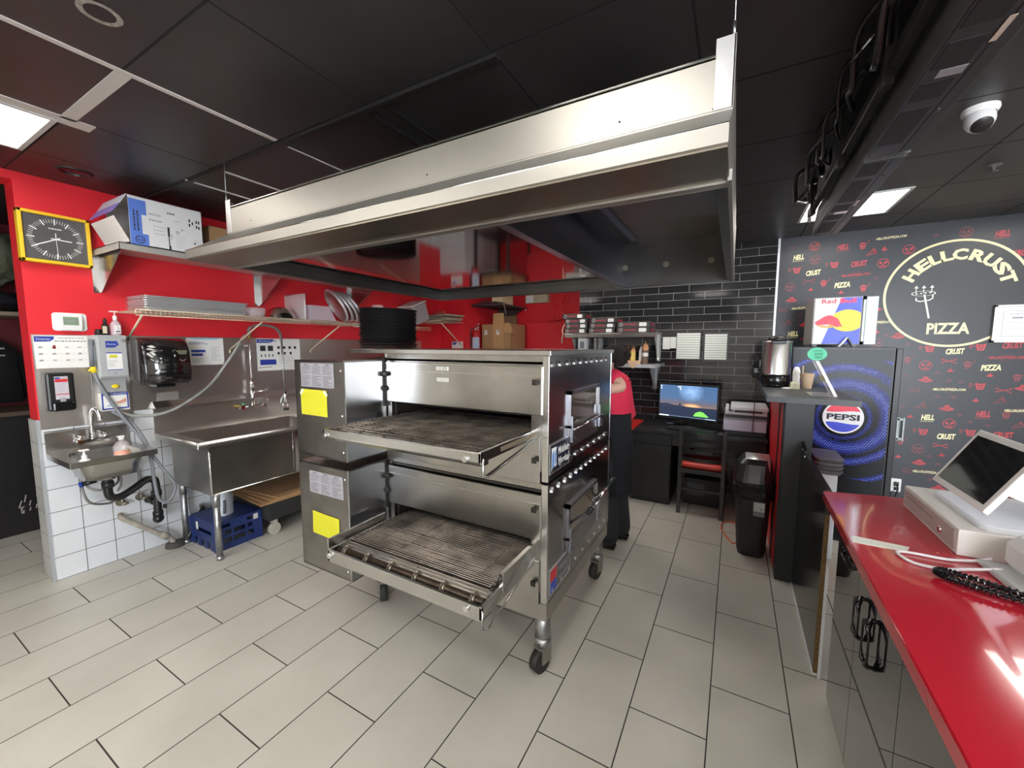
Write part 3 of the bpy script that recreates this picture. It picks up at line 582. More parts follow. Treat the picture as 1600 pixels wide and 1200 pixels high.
b.use(greyink); scribble(b, M, 0.24, 0.30, 0.02, 0.115, 12, 0.15, 9); scribble(b, M, 0.345, 0.39, 0.02, 0.10, 6, 0.2, 10); b.use(ink); rect(b, M, 0.345, 0.354, 0.068, 0.080)
obj('body', b, None, t)
def flap(b, y0_, z0_, y1_, z1_, m, th=0.004):
    n = Vector((0, z1_-z0_, -(y1_-y0_))).normalized()*th
    b.use(m); P_ = [Vector((bx0, y0_, z0_)), Vector((bx1, y0_, z0_)), Vector((bx1, y1_, z1_)), Vector((bx0, y1_, z1_))]; v = [b.bm.verts.new(p) for p in P_]+[b.bm.verts.new(p+n) for p in P_]
    fs = [b._f([v[k] for k in q]) for q in ((0, 1, 2, 3), (7, 6, 5, 4), (0, 4, 5, 1), (1, 5, 6, 2), (2, 6, 7, 3), (3, 7, 4, 0))]; bmesh.ops.recalc_face_normals(b.bm, faces=fs)
b = MB(); flap(b, 1.108, 2.513, 1.072, 2.447, mat('carton_lilac', (0.60, 0.60, 0.68), 0.6)); flap(b, 1.072, 2.447, 1.032, 2.385, mat('carton_band', (0.22, 0.17, 0.50), 0.6))
obj('top_flap', b, None, t)
b = MB(); flap(b, 1.104, 2.222, 1.036, 2.362, mat('carton_flap', (0.62, 0.59, 0.57), 0.7))
Mfl = Matrix(((1, 0, 0, (bx0+bx1)/2), (0, (1.036-1.104)/0.1557, -0.9, 1.0655), (0, 0.14/0.1557, -0.437, 2.2895), (0, 0, 0, 1))); b.use(mat('faint_print', (0.5, 0.48, 0.47), 0.7)); scribble(b, Mfl, -0.15, 0.16, -0.055, 0.055, 7, 0.12, 6)
obj('front_flap', b, None, t)
t = obj('cardboard_box', MB().use(cardb).box(-3.80, -3.50, 1.60, 1.90, 2.2085, 2.46, 0.003), None, loc=(-3.65, 1.75, 2.2085)); tag(t, 'plain brown cardboard box behind the printer carton on the upper shelf', 'box')
# thermostat
t = thing('thermostat', 'white thermostat with a green display on the red wall', 'thermostat', (XL, 0.91, 1.71))
b = MB(); b.use(white); b.prism(rrect(0.832, 0.990, 1.655, 1.772, 0.018), 'x', XL, -3.852); b.prism(rrect(0.862, 0.962, 1.660, 1.758, 0.012), 'x', -3.852, -3.826, True); obj('body', b, None, t)
b = MB(); b.use(mat('lcd_green', (0.22, 0.30, 0.22), 0.25)); b.box(-3.826, -3.825, 0.875, 0.946, 1.692, 1.745); b.use(greyink); scribble(b, FX(-3.8245, 0.91, 1.718), -0.02, 0.02, -0.01, 0.01, 1, 0.6, 2); obj('display', b, None, t)
# instruction posters
def poster(y0, y1, z0, z1, label, seed, logo=True, style=0):
    b = MB(); b.use(paper); M = FX(XW+0.001, y0, z0); W, H = y1-y0, z1-z0; b.box(XW, XW+0.001, y0, y1, z0, z1)
    M = FX(XW+0.0016, y0, z0)
    if logo:
        b.use(blueink); shape(b, M, [(0.003, H-0.005), (0.003, H-0.04), (0.07*W/0.24, H-0.038), (0.088*W/0.24, H-0.022), (0.09*W/0.24, H-0.005)])
        M3 = FX(XW+0.002, y0, z0); b.use(paper); b.text('Diversey', 0.018, M3 @ Matrix.Translation((0.042*W/0.24, H-0.023, 0)), w=0.06*W/0.24)
    b.use(greyink); R = random.Random(seed)
    if style == 0:
        scribble(b, M, 0.105, 0.225, H-0.022, H-0.008, 1, 0.5, seed); scribble(b, M, 0.09, 0.235, H-0.042, H-0.028, 1, 0.6, seed+1)
        for i in range(4):
            for j in range(3):
                cx_, cy_ = 0.025+i*0.058, H-0.075-j*0.042
                b.use(R.choice([greyink, mk('tan_ink', (0.45, 0.38, 0.32), 0.8), mk('pale_ink', (0.5, 0.5, 0.52), 0.8)])); shape(b, M, [(cx_-0.01, cy_-0.006), (cx_+0.012, cy_-0.004), (cx_+0.008, cy_+0.006), (cx_-0.006, cy_+0.005)])
                b.use(mk('pale_ink', (0.5, 0.5, 0.52), 0.8)); scribble(b, M, cx_+0.014, cx_+0.042, cy_-0.01, cy_+0.01, 4, 0.2, seed+i*3+j)
        b.use(mk('logo_red', (0.6, 0.03, 0.04), 0.5)); rect(b, M, 0.080, 0.092, H-0.085, H-0.062)
    elif style == 1:
        b.use(mk('pale_blue_ink', (0.35, 0.55, 0.75), 0.7)); shape(b, M, [(0.01, H-0.002), (W-0.01, H-0.002), (W*0.7, H-0.014), (W*0.3, H-0.016)])
        b.use(blueink); scribble(b, M, 0.02, 0.15, H-0.055, H-0.03, 2, 0.4, seed); rect(b, M, 0.03, 0.13, 0.105, 0.125); rect(b, M, 0.03, 0.11, 0.075, 0.095); 
        b.use(greyink); scribble(b, M, 0.03, 0.12, 0.02, 0.06, 5, 0.3, seed+2); scribble(b, M, 0.17, 0.24, 0.03, 0.15, 9, 0.3, seed+3)
    else:
        b.use(ink); scribble(b, M, 0.14, 0.22, H-0.03, H-0.012, 1, 0.6, seed)
        for i, j in ((0.055, 0), (0.125, 0)): rect(b, M, i-0.025, i+0.025, H-0.115, H-0.065)
        for i in range(4): rect(b, M, 0.19+i*0.055, 0.215+i*0.055, H-0.095, H-0.07)
        for i in range(3): rect(b, M, 0.19+i*0.06, 0.212+i*0.06, H-0.15, H-0.125)
        for i in range(4): rect(b, M, 0.035+i*0.035, 0.045+i*0.035, H-0.17, H-0.145)
        b.use(blueink); rect(b, M, 0.025, 0.175, 0.055, 0.105); b.use(ink); stroke(b, M, [(0.01, 0.03), (0.13, 0.035)], 0.004)
        b.use(mk('pale_ink', (0.5, 0.5, 0.52), 0.8)); scribble(b, M, 0.20, 0.36, 0.06, 0.14, 4, 0.25, seed+4)
    o = obj('instruction_sheet', b, None, loc=(XW, (y0+y1)/2, z0)); return tag(o, label, 'poster')
poster(0.743, 0.982, 1.412, 1.622, 'white hand washing sheet above the black soap dispenser', 2)
poster(1.545, 1.812, 1.400, 1.622, 'white instruction sheet with blue bars beside the black towel dispenser', 5, False, 1)
poster(2.085, 2.505, 1.325, 1.625, 'white sheet of small pictures behind the pre-rinse spray tap', 9, True, 2)
# soap dispenser
t = thing('soap_dispenser', 'black push soap dispenser on the steel wall panel over the hand sink', 'soap dispenser', (XW, 0.83, 1.12))
b = MB(); b.use(black); b.box(XW, -3.765, 0.760, 0.885, 1.14, 1.385, 0.012); b.use(blackgloss); b.box(-3.80, -3.745, 0.775, 0.872, 1.14, 1.20, 0.01); obj('body', b, None, t)
b = MB(); b.use(mat('soap_label', (0.55, 0.52, 0.58), 0.5)); b.box(-3.7645, -3.7635, 0.795, 0.855, 1.215, 1.362); M = FX(-3.763, 0.825, 1.29); b.use(MATS['logo_red'] if 'logo_red' in MATS else mk('logo_red', (0.6, 0.03, 0.04), 0.5)); rect(b, M, -0.028, 0.028, 0.035, 0.055); b.use(blueink); rect(b, M, -0.028, -0.005, 0.056, 0.066); b.use(greyink); scribble(b, M, -0.025, 0.025, -0.03, 0.03, 6, 0.3, 4); b.use(MATS['logo_red']); rect(b, M, -0.028, 0.028, -0.045, -0.04); obj('label_panel', b, None, t)
b = MB(); b.use(mat('pump_lever_grey', (0.35, 0.35, 0.36), 0.3)); b.box(-3.762, -3.755, 0.812, 0.838, 1.195, 1.225, 0.003); obj('lever', b, None, t)
# chemical dispenser
t = thing('chemical_dispenser', 'tall grey cleaning chemical dispenser mounted between soap and towel dispensers', 'dispenser', (XW, 1.08, 1.10))
gp = mat('grey_box', (0.40, 0.42, 0.43), 0.4)
b = MB(); b.use(gp); b.box(XW, -3.765, 1.005, 1.158, 1.335, 1.630, 0.003); b.box(-3.765, -3.755, 1.010, 1.153, 1.345, 1.615, 0.003); obj('cabinet', b, None, t)
b = MB(); M = FX(-3.7545, 1.08, 1.48); b.use(blueink); shape(b, M, [(-0.035, 0.11), (-0.035, 0.065), (0.01, 0.065), (0.033, 0.085), (0.025, 0.11)]); b.use(paper); rect(b, M, -0.035, 0.045, -0.085, 0.025); M = FX(-3.754, 1.08, 1.48); b.use(mk('yellow_paper', (0.80, 0.78, 0.03), 0.7)); rect(b, M, -0.02, 0.02, -0.005, 0.015); b.use(paper); b.text('Diversey', 0.014, M @ Matrix.Translation((-0.006, 0.088, 0)), w=0.045); b.use(blueink); rect(b, M, -0.035, 0.045, 0.025, 0.032); rect(b, M, -0.035, 0.045, -0.09, -0.085); b.use(greyink); scribble(b, M, -0.03, 0.02, -0.07, -0.02, 5, 0.3, 3); shape(b, M, [(-0.002, -0.108), (0.012, -0.108), (0.005, -0.125)])
obj('label_panel', b, None, t)
b = MB(); b.use(chrome); b.cyl((-3.756, 1.135, 1.595), (-3.748, 1.135, 1.595), 0.011, 14); obj('lock', b, None, t)
b = MB(); b.use(mat('grey_box_low', (0.33, 0.34, 0.35), 0.4)); b.box(XW, -3.79, 1.01, 1.145, 1.235, 1.335, 0.003); b.use(mk('yellow_plastic', (0.85, 0.65, 0.02), 0.4)); b.sphere((-3.785, 1.085, 1.275), 0.018, (0.5, 1.2, 0.8), 10); obj('selector', b, None, t)
b = MB(); b.use(MATS['yellow_plastic']); b.cyl((-3.80, 0.985, 1.415), (-3.80, 0.988, 1.375), 0.015, 10); b.box(-3.82, -3.79, 0.965, 1.0, 1.385, 1.40, 0.003); obj('hose_clip', b, None, t)
b = MB(); b.use(mat('hose_grey', (0.16, 0.175, 0.20), 0.45)); b.cyl((-3.81, 0.992, 1.60), (-3.81, 0.985, 1.40), 0.013, 10); b.cyl((-3.80, 1.003, 1.56), (-3.80, 0.999, 1.40), 0.006, 8); obj('tube', b, None, t)
b = MB(); b.use(paper); b.box(XW, -3.80, 1.01, 1.155, 1.105, 1.232); M = FX(-3.7995, 1.0825, 1.168); b.use(blueink); rect(b, M, -0.070, 0.070, 0.043, 0.062); rect(b, M, -0.07, -0.062, -0.05, 0.05); rect(b, M, 0.062, 0.07, -0.05, 0.05); rect(b, M, -0.07, 0.07, -0.055, -0.045); M = FX(-3.799, 1.0825, 1.168); b.use(paper); b.text('HAND HYGIENE', 0.011, M @ Matrix.Translation((0, 0.052, 0)), w=0.12); b.use(mat('hand_ink', (0.62, 0.30, 0.22), 0.7)); shape(b, M, [(-0.005, -0.01), (0.03, 0.005), (0.058, 0.02), (0.058, -0.008), (0.025, -0.02)]); b.use(mk('green_ink', (0.1, 0.35, 0.2), 0.7)); stroke(b, M, [(-0.04, 0.02), (-0.02, 0.015)], 0.004); b.use(mk('pale_blue_ink', (0.35, 0.55, 0.75), 0.7)); shape(b, M, [(-0.055, -0.035), (0.0, -0.03), (-0.02, -0.01)])
tag(obj('hand_washing_sign', b, None, loc=(XW, 1.0825, 1.105)), 'small blue bordered hand washing sign under the grey chemical dispenser', 'sign')
# bottles on top of the dispenser
t = thing('hand_sanitiser', 'clear pump bottle with white pump on top of the grey dispenser', 'bottle', (-3.80, 1.118, 1.6305))
b = MB(); b.use(mat('sanitiser_clear', (0.75, 0.62, 0.70), 0.1, alpha=0.6)); b.lathe([(0, 0), (0.028, 0), (0.029, 0.01), (0.029, 0.075), (0.018, 0.095), (0.010, 0.10), (0, 0.10)], (-3.80, 1.118, 1.6305), 16); obj('bottle', b, None, t)
b = MB(); b.use(white); b.box(-3.772, -3.7705, 1.105, 1.135, 1.645, 1.70); M = FX(-3.770, 1.12, 1.672); b.use(ink); rect(b, M, -0.012, 0.012, -0.02, -0.012); rect(b, M, 0.002, 0.005, -0.01, 0.02); obj('label_sheet', b, None, t)
b = MB(); b.use(white); b.cyl((-3.80, 1.118, 1.73), (-3.80, 1.118, 1.765), 0.012, 12); b.cyl((-3.80, 1.118, 1.765), (-3.80, 1.118, 1.792), 0.004, 8); b.box(-3.815, -3.785, 1.092, 1.132, 1.790, 1.798, 0.002); obj('pump', b, None, t)
t = thing('spray_bottle', 'small black bottle with a cream label beside the pump bottle', 'bottle', (-3.80, 1.065, 1.6305))
b = MB(); b.use(blackgloss); b.lathe([(0, 0), (0.020, 0), (0.020, 0.065), (0.009, 0.08), (0.011, 0.10), (0.004, 0.115), (0, 0.118)], (-3.80, 1.065, 1.6305), 14); obj('bottle', b, None, t)
b = MB(); b.use(mat('cream_label', (0.62, 0.56, 0.42), 0.6)); b.box(-3.782, -3.779, 1.045, 1.067, 1.642, 1.690); obj('label_sheet', b, None, t)
b = MB(); b.use(black); b.lathe([(0, 0), (0.022, 0), (0.022, 0.02), (0.015, 0.024), (0.017, 0.038), (0, 0.040)], (-3.80, 1.03, 1.6305), 14); tag(obj('jar', b, None, loc=(-3.80, 1.03, 1.6305)), 'small squat black jar at the left end of the grey dispenser top', 'jar')
# towel dispenser
t = thing('towel_dispenser', 'large glossy black paper towel dispenser on the steel wall panel', 'towel dispenser', (XW, 1.32, 1.27))
b = MB(); b.use(mat('dispenser_black', (0.01, 0.01, 0.011), 0.1, coat=0.6)); b.prism([(XW, 1.275), (-3.63, 1.28), (-3.615, 1.33), (-3.61, 1.38), (-3.625, 1.52), (-3.66, 1.59), (-3.72, 1.615), (XW, 1.615)], 'y', 1.20, 1.475, True)
bmesh.ops.bevel(b.bm, geom=list(b.bm.edges), offset=0.012, segments=3, affect='EDGES')
b.use(mat('grey_smoked', (0.10, 0.10, 0.10), 0.2)); b.box(XW, -3.70, 1.188, 1.20, 1.30, 1.60, 0.004); obj('cover', b, None, t, smooth_all=True)
b = MB(); b.use(mat('smoke_window', (0.16, 0.16, 0.12), 0.15)); b.prism([(1.385, 1.525), (1.455, 1.525), (1.448, 1.495), (1.405, 1.495)], 'x', -3.628, -3.6185); obj('window', b, None, t)
b = MB(); b.use(mat('badge_silver', (0.6, 0.6, 0.6), 0.3, 0.8)); M = FX(-3.6085, 1.42, 1.455) @ Matrix.Rotation(0.0, 4, 'Z')
for s_ in (-1, 1): shape(b, M, [(0, -0.006), (s_*0.024, 0.012), (s_*0.016, 0.0), (s_*0.012, -0.004), (s_*0.006, -0.012)][::s_])
scribble(b, FX(-3.6095, 1.33, 1.325), -0.02, 0.02, -0.006, 0.006, 1, 0.7, 2); obj('badge', b, None, t)
b = MB(); b.use(blackgloss); b.box(-3.78, -3.66, 1.27, 1.385, 1.255, 1.278, 0.006); b.box(-3.61, -3.606, 1.215, 1.46, 1.345, 1.349); obj('outlet_lip', b, None, t)
# ---------------- hand sink ----------------
t = thing('hand_sink', 'small wall hung stainless hand sink below the soap dispenser', 'sink', (XL, 0.95, 0.66))
b = MB(); b.use(steel); sx0, sx1, sy0, sy1, zr = XL+0.004, -3.40, 0.745, 1.158, 0.862
b.box(sx0, sx0+0.006, sy0, sy1, zr-0.02, 1.005); b.prism([(sx0, 1.005), (sx0+0.03, 0.995), (sx0+0.03, 0.99), (sx0, 0.998)], 'y', sy0, sy1)
# rim ring and bowl
def bowl(b, x0, x1, y0, y1, zt, ix0, ix1, iy0, iy1, zb, r=0.05, taper=0.02):
    O = rrect(x0, x1, y0, y1, 0.004, 4); I = rrect(ix0, ix1, iy0, iy1, r, 4); B = rrect(ix0+taper, ix1-taper, iy0+taper, iy1-taper, r, 4); n = len(O)
    vo = [b.bm.verts.new((p[0], p[1], zt)) for p in O]; vi = [b.bm.verts.new((p[0], p[1], zt-0.003)) for p in I]; vb = [b.bm.verts.new((p[0], p[1], zb)) for p in B]
    vo2 = [b.bm.verts.new((p[0], p[1], zt-0.035)) for p in O]; vi2 = [b.bm.verts.new((p[0]*1+0, p[1], zt-0.012)) for p in rrect(ix0-0.004, ix1+0.004, iy0-0.004, iy1+0.004, r, 4)]; vb2 = [b.bm.verts.new((p[0], p[1], zb-0.004)) for p in B]
    for i in range(n):
        j = (i+1) % n
        b._f([vo[i], vo[j], vi[j], vi[i]]); b._f([vi[i], vi[j], vb[j], vb[i]], True); b._f([vo[j], vo[i], vo2[i], vo2[j]]); b._f([vi2[j], vi2[i], vb2[i], vb2[j]], True)
    b._f(vb); b._f(vb2[::-1])
bowl(b, sx0, sx1, sy0, sy1, zr, -3.76, -3.435, 0.80, 1.105, 0.72, 0.06, 0.025)
b.cyl((-3.60, 0.95, 0.722), (-3.60, 0.95, 0.68), 0.045, 20)
obj('basin', b, None, t)
b = MB(); b.use(chrome); b.box(-3.84, -3.80, 0.885, 1.03, 0.905, 0.925, 0.008)
for yy in (0.895, 1.02): b.cyl((-3.82, yy, 0.92), (-3.82, yy, 0.945), 0.014, 12); b.box(-3.83, -3.765, yy-0.012, yy+0.012, 0.945, 0.96, 0.004); b.cyl((-3.85, yy, 0.915), (-3.80, yy, 0.915), 0.018, 12)
b.tube(bez([(-3.815, 0.957, 0.92), (-3.815, 0.957, 1.05), (-3.805, 0.960, 1.11), (-3.77, 0.968, 1.135), (-3.735, 0.975, 1.11), (-3.725, 0.978, 1.07)], 6), 0.011, 12); b.cyl((-3.725, 0.978, 1.075), (-3.725, 0.978, 1.055), 0.013, 12)
obj('tap', b, None, t)
b = MB(); b.use(mat('black_pipe', (0.012, 0.012, 0.013), 0.3))
b.tube(bez([(-3.60, 0.95, 0.70), (-3.60, 0.95, 0.58), (-3.60, 0.97, 0.545), (-3.60, 1.01, 0.54), (-3.63, 1.08, 0.56), (-3.66, 1.16, 0.595), (-3.67, 1.20, 0.59), (-3.68, 1.225, 0.55), (-3.68, 1.225, 0.30)], 6), 0.024, 14)
for c0, c1 in (((-3.60, 0.95, 0.66), (-3.60, 0.95, 0.62)), ((-3.68, 1.225, 0.50), (-3.68, 1.225, 0.46)), ((-3.68, 1.225, 0.34), (-3.68, 1.225, 0.30))): b.cyl(c0, c1, 0.031, 14)
b.sphere((-3.68, 1.225, 0.285), 0.034, seg=14); b.cyl((-3.68, 1.225, 0.40), (-3.85, 1.225, 0.40), 0.022, 12); b.cyl((-3.70, 1.19, 0.44), (-3.68, 1.17, 0.44), 0.02, 10); b.cyl((-3.66, 1.25, 0.37), (-3.65, 1.27, 0.37), 0.016, 10)
obj('trap', b, None, t)
b = MB(); b.use(mat('braided_hose', (0.30, 0.29, 0.28), 0.4, 0.7, bump=0.3, bscale=300))
b.tube(bez([(-3.80, 0.885, 0.70), (-3.76, 0.87, 0.60), (-3.76, 0.90, 0.50), (-3.80, 1.0, 0.455), (-3.83, 1.07, 0.47)], 8), 0.0075, 8)
b.tube(bez([(-3.80, 0.90, 0.70), (-3.74, 0.89, 0.62), (-3.72, 0.95, 0.58), (-3.75, 1.04, 0.60), (-3.80, 1.06, 0.66)], 8), 0.0075, 8)
b.tube(bez([(-3.80, 1.03, 0.70), (-3.77, 1.06, 0.66), (-3.79, 1.07, 0.58), (-3.83, 1.06, 0.52)], 8), 0.007, 8)
b.tube(bez([(-3.78, 1.13, 0.74), (-3.80, 1.17, 0.68), (-3.83, 1.19, 0.58), (-3.84, 1.19, 0.50)], 8), 0.007, 8)
obj('supply_hose', b, None, t)
for yy, zz in ((1.075, 0.425), (1.185, 0.43)):
    b = MB(); b.use(mk('old_brass', (0.32, 0.29, 0.24), 0.4, 0.9)); b.cyl((XL+0.004, yy, zz), (XL+0.012, yy, zz), 0.028, 16); b.cyl((XL, yy, zz), (-3.80, yy, zz), 0.011, 10); b.cyl((-3.82, yy, zz-0.01), (-3.82, yy, zz+0.035), 0.010, 10); b.sphere((-3.795, yy+0.01, zz), 0.017, (0.5, 1.3, 0.8), 10); obj('shut_off_valve', b, None, t)
b = MB(); b.use(blackgloss); b.cyl((-3.75, 0.86, 0.64), (-3.72, 0.93, 0.655), 0.016, 10); b.use(blueink); b.cyl((-3.752, 0.855, 0.638), (-3.746, 0.87, 0.642), 0.018, 10); obj('mixing_valve', b, None, t)
b = MB(); b.use(white); b.lathe([(0, 0), (0.026, 0), (0.020, 0.006), (0.012, 0.012), (0.013, 0.03), (0.008, 0.034), (0.005, 0.055), (0.006, 0.06), (0, 0.062)], (-3.43, 0.815, 0.862), 16); b.box(-3.455, -3.420, 0.795, 0.838, 0.920, 0.928, 0.003)
tag(obj('soap_pump', b, None, loc=(-3.43, 0.815, 0.862)), 'small white soap pump on the front left rim of the hand sink', 'soap pump')
t = thing('soap_jug', 'clear bottle with orange soap in its base on the hand sink rim', 'bottle', (-3.42, 0.985, 0.862))
b = MB(); b.use(clear); b.lathe([(0, 0), (0.040, 0), (0.043, 0.01), (0.043, 0.055), (0.030, 0.075), (0.014, 0.09), (0.014, 0.10)], (-3.42, 0.985, 0.8625), 18); obj('bottle', b, None, t)
b = MB(); b.use(mat('orange_soap', (0.9, 0.22, 0.03), 0.3)); b.lathe([(0, 0.003), (0.036, 0.003), (0.038, 0.022), (0, 0.024)], (-3.42, 0.985, 0.8625), 18); obj('soap', b, None, t)
b = MB(); b.use(white); b.cyl((-3.42, 0.985, 0.96), (-3.42, 0.985, 0.975), 0.015, 12); b.box(-3.435, -3.405, 0.965, 1.0, 0.975, 0.983, 0.003); obj('pump', b, None, t)
# waste pipe along the wall
b = MB(); b.use(mat('dirty_pipe', (0.42, 0.38, 0.33), 0.6, var=0.4, vscale=20)); b.tube(bez([(-3.86, 1.07, 0.33), (-3.80, 1.06, 0.325), (-3.77, 1.10, 0.285), (-3.755, 1.27, 0.115), (-3.755, 1.31, 0.08), (-3.755, 1.325, 0.045), (-3.755, 1.325, 0.012)], 6), 0.018, 12); b.cyl((-3.76, 1.255, 0.13), (-3.755, 1.30, 0.09), 0.025, 12)
b.use(mat('dark_collar', (0.06, 0.055, 0.05), 0.7)); b.lathe([(0, 0), (0.065, 0), (0.06, 0.03), (0.03, 0.04), (0, 0.04)], (-3.755, 1.34, 0.0), 14)
tag(obj('waste_pipe', b, None, loc=(-3.755, 1.325, 0)), 'dirty white waste pipe sloping down the tiled wall to the floor drain', 'pipe')
b = MB(); b.use(MATS['black_pipe']); b.tube([(-3.83, 1.56, 0.23), (-3.76, 1.54, 0.23), (-3.72, 1.42, 0.06), (-3.73, 1.40, 0.02)], 0.017, 10); tag(obj('drain_pipe', b, None, loc=(-3.74, 1.42, 0)), 'black drain pipe bending down behind the big sink leg', 'pipe')
# hoses
hm = mat('grey_hose', (0.20, 0.215, 0.24), 0.4)
b = MB(); b.use(hm); b.tube(bez([(-3.80, 0.985, 1.39), (-3.78, 1.01, 1.28), (-3.76, 1.09, 1.08), (-3.70, 1.18, 0.88), (-3.62, 1.20, 0.78), (-3.56, 1.24, 0.66), (-3.56, 1.295, 0.54), (-3.56, 1.26, 0.44), (-3.56, 1.20, 0.46), (-3.56, 1.18, 0.60), (-3.58, 1.18, 0.74), (-3.66, 1.185, 0.86), (-3.76, 1.15, 1.00), (-3.80, 1.06, 1.10)], 8), 0.0105, 10)
tag(obj('fill_hose', b, None, loc=(-3.6, 1.2, 0.44)), 'grey hose looping down from the yellow clip past the hand sink', 'hose')
b = MB(); b.use(mat('pale_hose', (0.36, 0.37, 0.36), 0.4)); b.tube(bez([(-3.80, 1.98, 1.655), (-3.77, 1.93, 1.63), (-3.75, 1.84, 1.50), (-3.76, 1.66, 1.25), (-3.77, 1.48, 1.11), (-3.78, 1.33, 1.045), (-3.79, 1.18, 1.05), (-3.80, 1.08, 1.10)], 8), 0.0105, 10)
tag(obj('tap_hose', b, None, loc=(-3.78, 1.5, 1.04)), 'pale grey hose sagging along the steel wall from the tall tap', 'hose')
# ---------------- big sink ----------------
t = thing('utility_sink', 'large freestanding stainless sink on pipe legs along the tiled wall', 'sink', (-3.5, 2.4, 0))
b = MB(); b.use(clad); x0, x1, y0, y1, zr = -3.845, -3.185, 1.30, 3.40, 0.885
bowl(b, x0, x1, y0, y1, zr, x0+0.09, x1-0.045, y0+0.09, 2.30, 0.56, 0.03, 0.004)
b.cyl((x1, y0+0.005, zr-0.002), (x1, y1, zr-0.002), 0.014, 12); b.cyl((x0+0.02, y0+0.005, zr-0.002), (x1, y0+0.005, zr-0.002), 0.012, 12); b.sphere((x1, y0+0.005, zr-0.002), 0.014, seg=10)
b.box(x0-0.010, x0+0.004, y0, y1, zr-0.02, 1.085); b.prism([(x0-0.006, 1.135), (x0+0.045, 1.088), (x0+0.045, 1.080), (x0-0.006, 1.085)], 'y', y0, y1)
obj('basin', b, None, t)
b = MB(); b.use(steel_mid); b.box(-3.77, -3.20, 1.37, 1.375, 0.50, zr-0.02); b.box(-3.205, -3.20, 1.37, 3.33, 0.50, zr-0.02, 0.001); b.box(-3.77, -3.20, 1.37, 3.33, 0.495, 0.50); b.use(chrome); b.cyl((-3.2025, 1.3725, 0.50), (-3.2025, 1.3725, zr-0.02), 0.007, 8)
b.cyl((-3.2025, 1.3725, 0.498), (-3.2025, 3.33, 0.498), 0.005, 8); b.cyl((-3.202, 1.98, 0.50), (-3.202, 1.98, zr-0.02), 0.003, 6); b.box(-3.201, -3.199, 2.0, 2.03, 0.50, zr-0.03)
obj('tub', b, None, t)
for lx, ly in ((-3.225, 1.405), (-3.73, 1.405), (-3.225, 3.28), (-3.73, 3.28)):
    b = MB(); b.use(galv); b.cyl((lx, ly, 0.0), (lx, ly, 0.50), 0.021, 16); b.cyl((lx, ly, 0.0), (lx, ly, 0.03), 0.024, 16); b.cyl((lx, ly, 0.40), (lx, ly, 0.50), 0.024, 16); obj('leg', b, None, t)
# pre-rinse tap
t = thing('pre_rinse_tap', 'tall chrome pre-rinse spray tap with a coiled spring over the big sink', 'tap', (-3.80, 2.0, 0.98))
b = MB(); b.use(chrome); b.cyl((-3.80, 1.90, 1.015), (-3.80, 2.09, 1.015), 0.012, 12)
for yy in (1.90, 2.09): b.cyl((XL+0.02, yy, 1.015), (-3.775, yy, 1.015), 0.019, 14)
b.cyl((-3.80, 2.0, 1.0), (-3.80, 2.0, 1.20), 0.017, 14); b.cyl((-3.80, 2.0, 1.19), (-3.80, 2.0, 1.26), 0.020, 14, 0.012); b.cyl((-3.80, 2.0, 1.25), (-3.80, 2.0, 1.66), 0.009, 12)
b.tube([(-3.80, 2.0, 1.14), (-3.76, 2.07, 1.15), (-3.74, 2.11, 1.165)], 0.006, 8); b.tube([(-3.79, 2.09, 1.03), (-3.76, 2.11, 1.06), (-3.75, 2.10, 1.08)], 0.007, 8)
b.cyl((XL+0.01, 1.99, 1.56), (-3.79, 2.0, 1.56), 0.006, 8); b.cyl((XL+0.01, 1.97, 1.56), (XL+0.02, 1.97, 1.56), 0.022, 12)
obj('body', b, None, t)
b = MB(); b.use(mat('brass_fitting', (0.35, 0.25, 0.1), 0.35, 0.9)); b.cyl((-3.80, 2.0, 1.62), (-3.80, 2.0, 1.66), 0.014, 10); b.cyl((XL+0.03, 1.86, 1.03), (-3.79, 1.90, 1.03), 0.018, 10); b.use(mk('green_ink', (0.1, 0.35, 0.2), 0.7)); b.sphere((-3.785, 1.905, 1.045), 0.014, seg=8); obj('valve', b, None, t)
b = MB(); b.use(mat('inner_hose', (0.2, 0.2, 0.2), 0.5)); path = bez([(-3.80, 2.0, 1.66), (-3.80, 2.0, 1.71), (-3.78, 2.03, 1.735), (-3.72, 2.09, 1.745), (-3.67, 2.15, 1.725), (-3.64, 2.18, 1.68), (-3.635, 2.19, 1.60)], 8); b.tube(path, 0.009, 8); b.use(galv); b.cyl((-3.635, 2.19, 1.63), (-3.63, 2.195, 1.12), 0.008, 10); obj('riser_hose', b, None, t)
b = MB(); b.use(chrome); coil = []
pp = bez([(-3.80, 2.0, 1.66), (-3.80, 2.0, 1.71), (-3.78, 2.03, 1.735), (-3.72, 2.09, 1.745), (-3.67, 2.15, 1.725), (-3.64, 2.18, 1.68), (-3.635, 2.19, 1.60)], 40)
for i in range(0, len(pp)-1):
    t0 = (pp[i+1]-pp[i]).normalized(); a = Vector((0.7, -0.7, 0)); a = (a-t0*a.dot(t0)).normalized(); bb = t0.cross(a); ph = i*0.9; coil.append(pp[i]+0.015*(math.cos(ph)*a+math.sin(ph)*bb))
b.tube(coil, 0.0025, 4); obj('spring', b, None, t)
b = MB(); b.use(chrome); b.cyl((-3.63, 2.195, 1.14), (-3.63, 2.195, 1.03), 0.013, 12); 
ringp = [(-3.63+0.0*math.cos(a_), 2.195+0.024*math.sin(a_), 1.015+0.028*math.cos(a_)) for a_ in [2*PI*k/16 for k in range(16)]]; b.tube(ringp, 0.006, 8, closed=True); b.use(white); b.tube([(-3.63, 2.18, 1.10), (-3.62, 2.155, 1.08), (-3.62, 2.145, 1.04)], 0.006, 8); b.use(black); b.cyl((-3.63, 2.20, 0.985), (-3.63, 2.20, 0.965), 0.020, 12, 0.026); obj('spray_head', b, None, t)
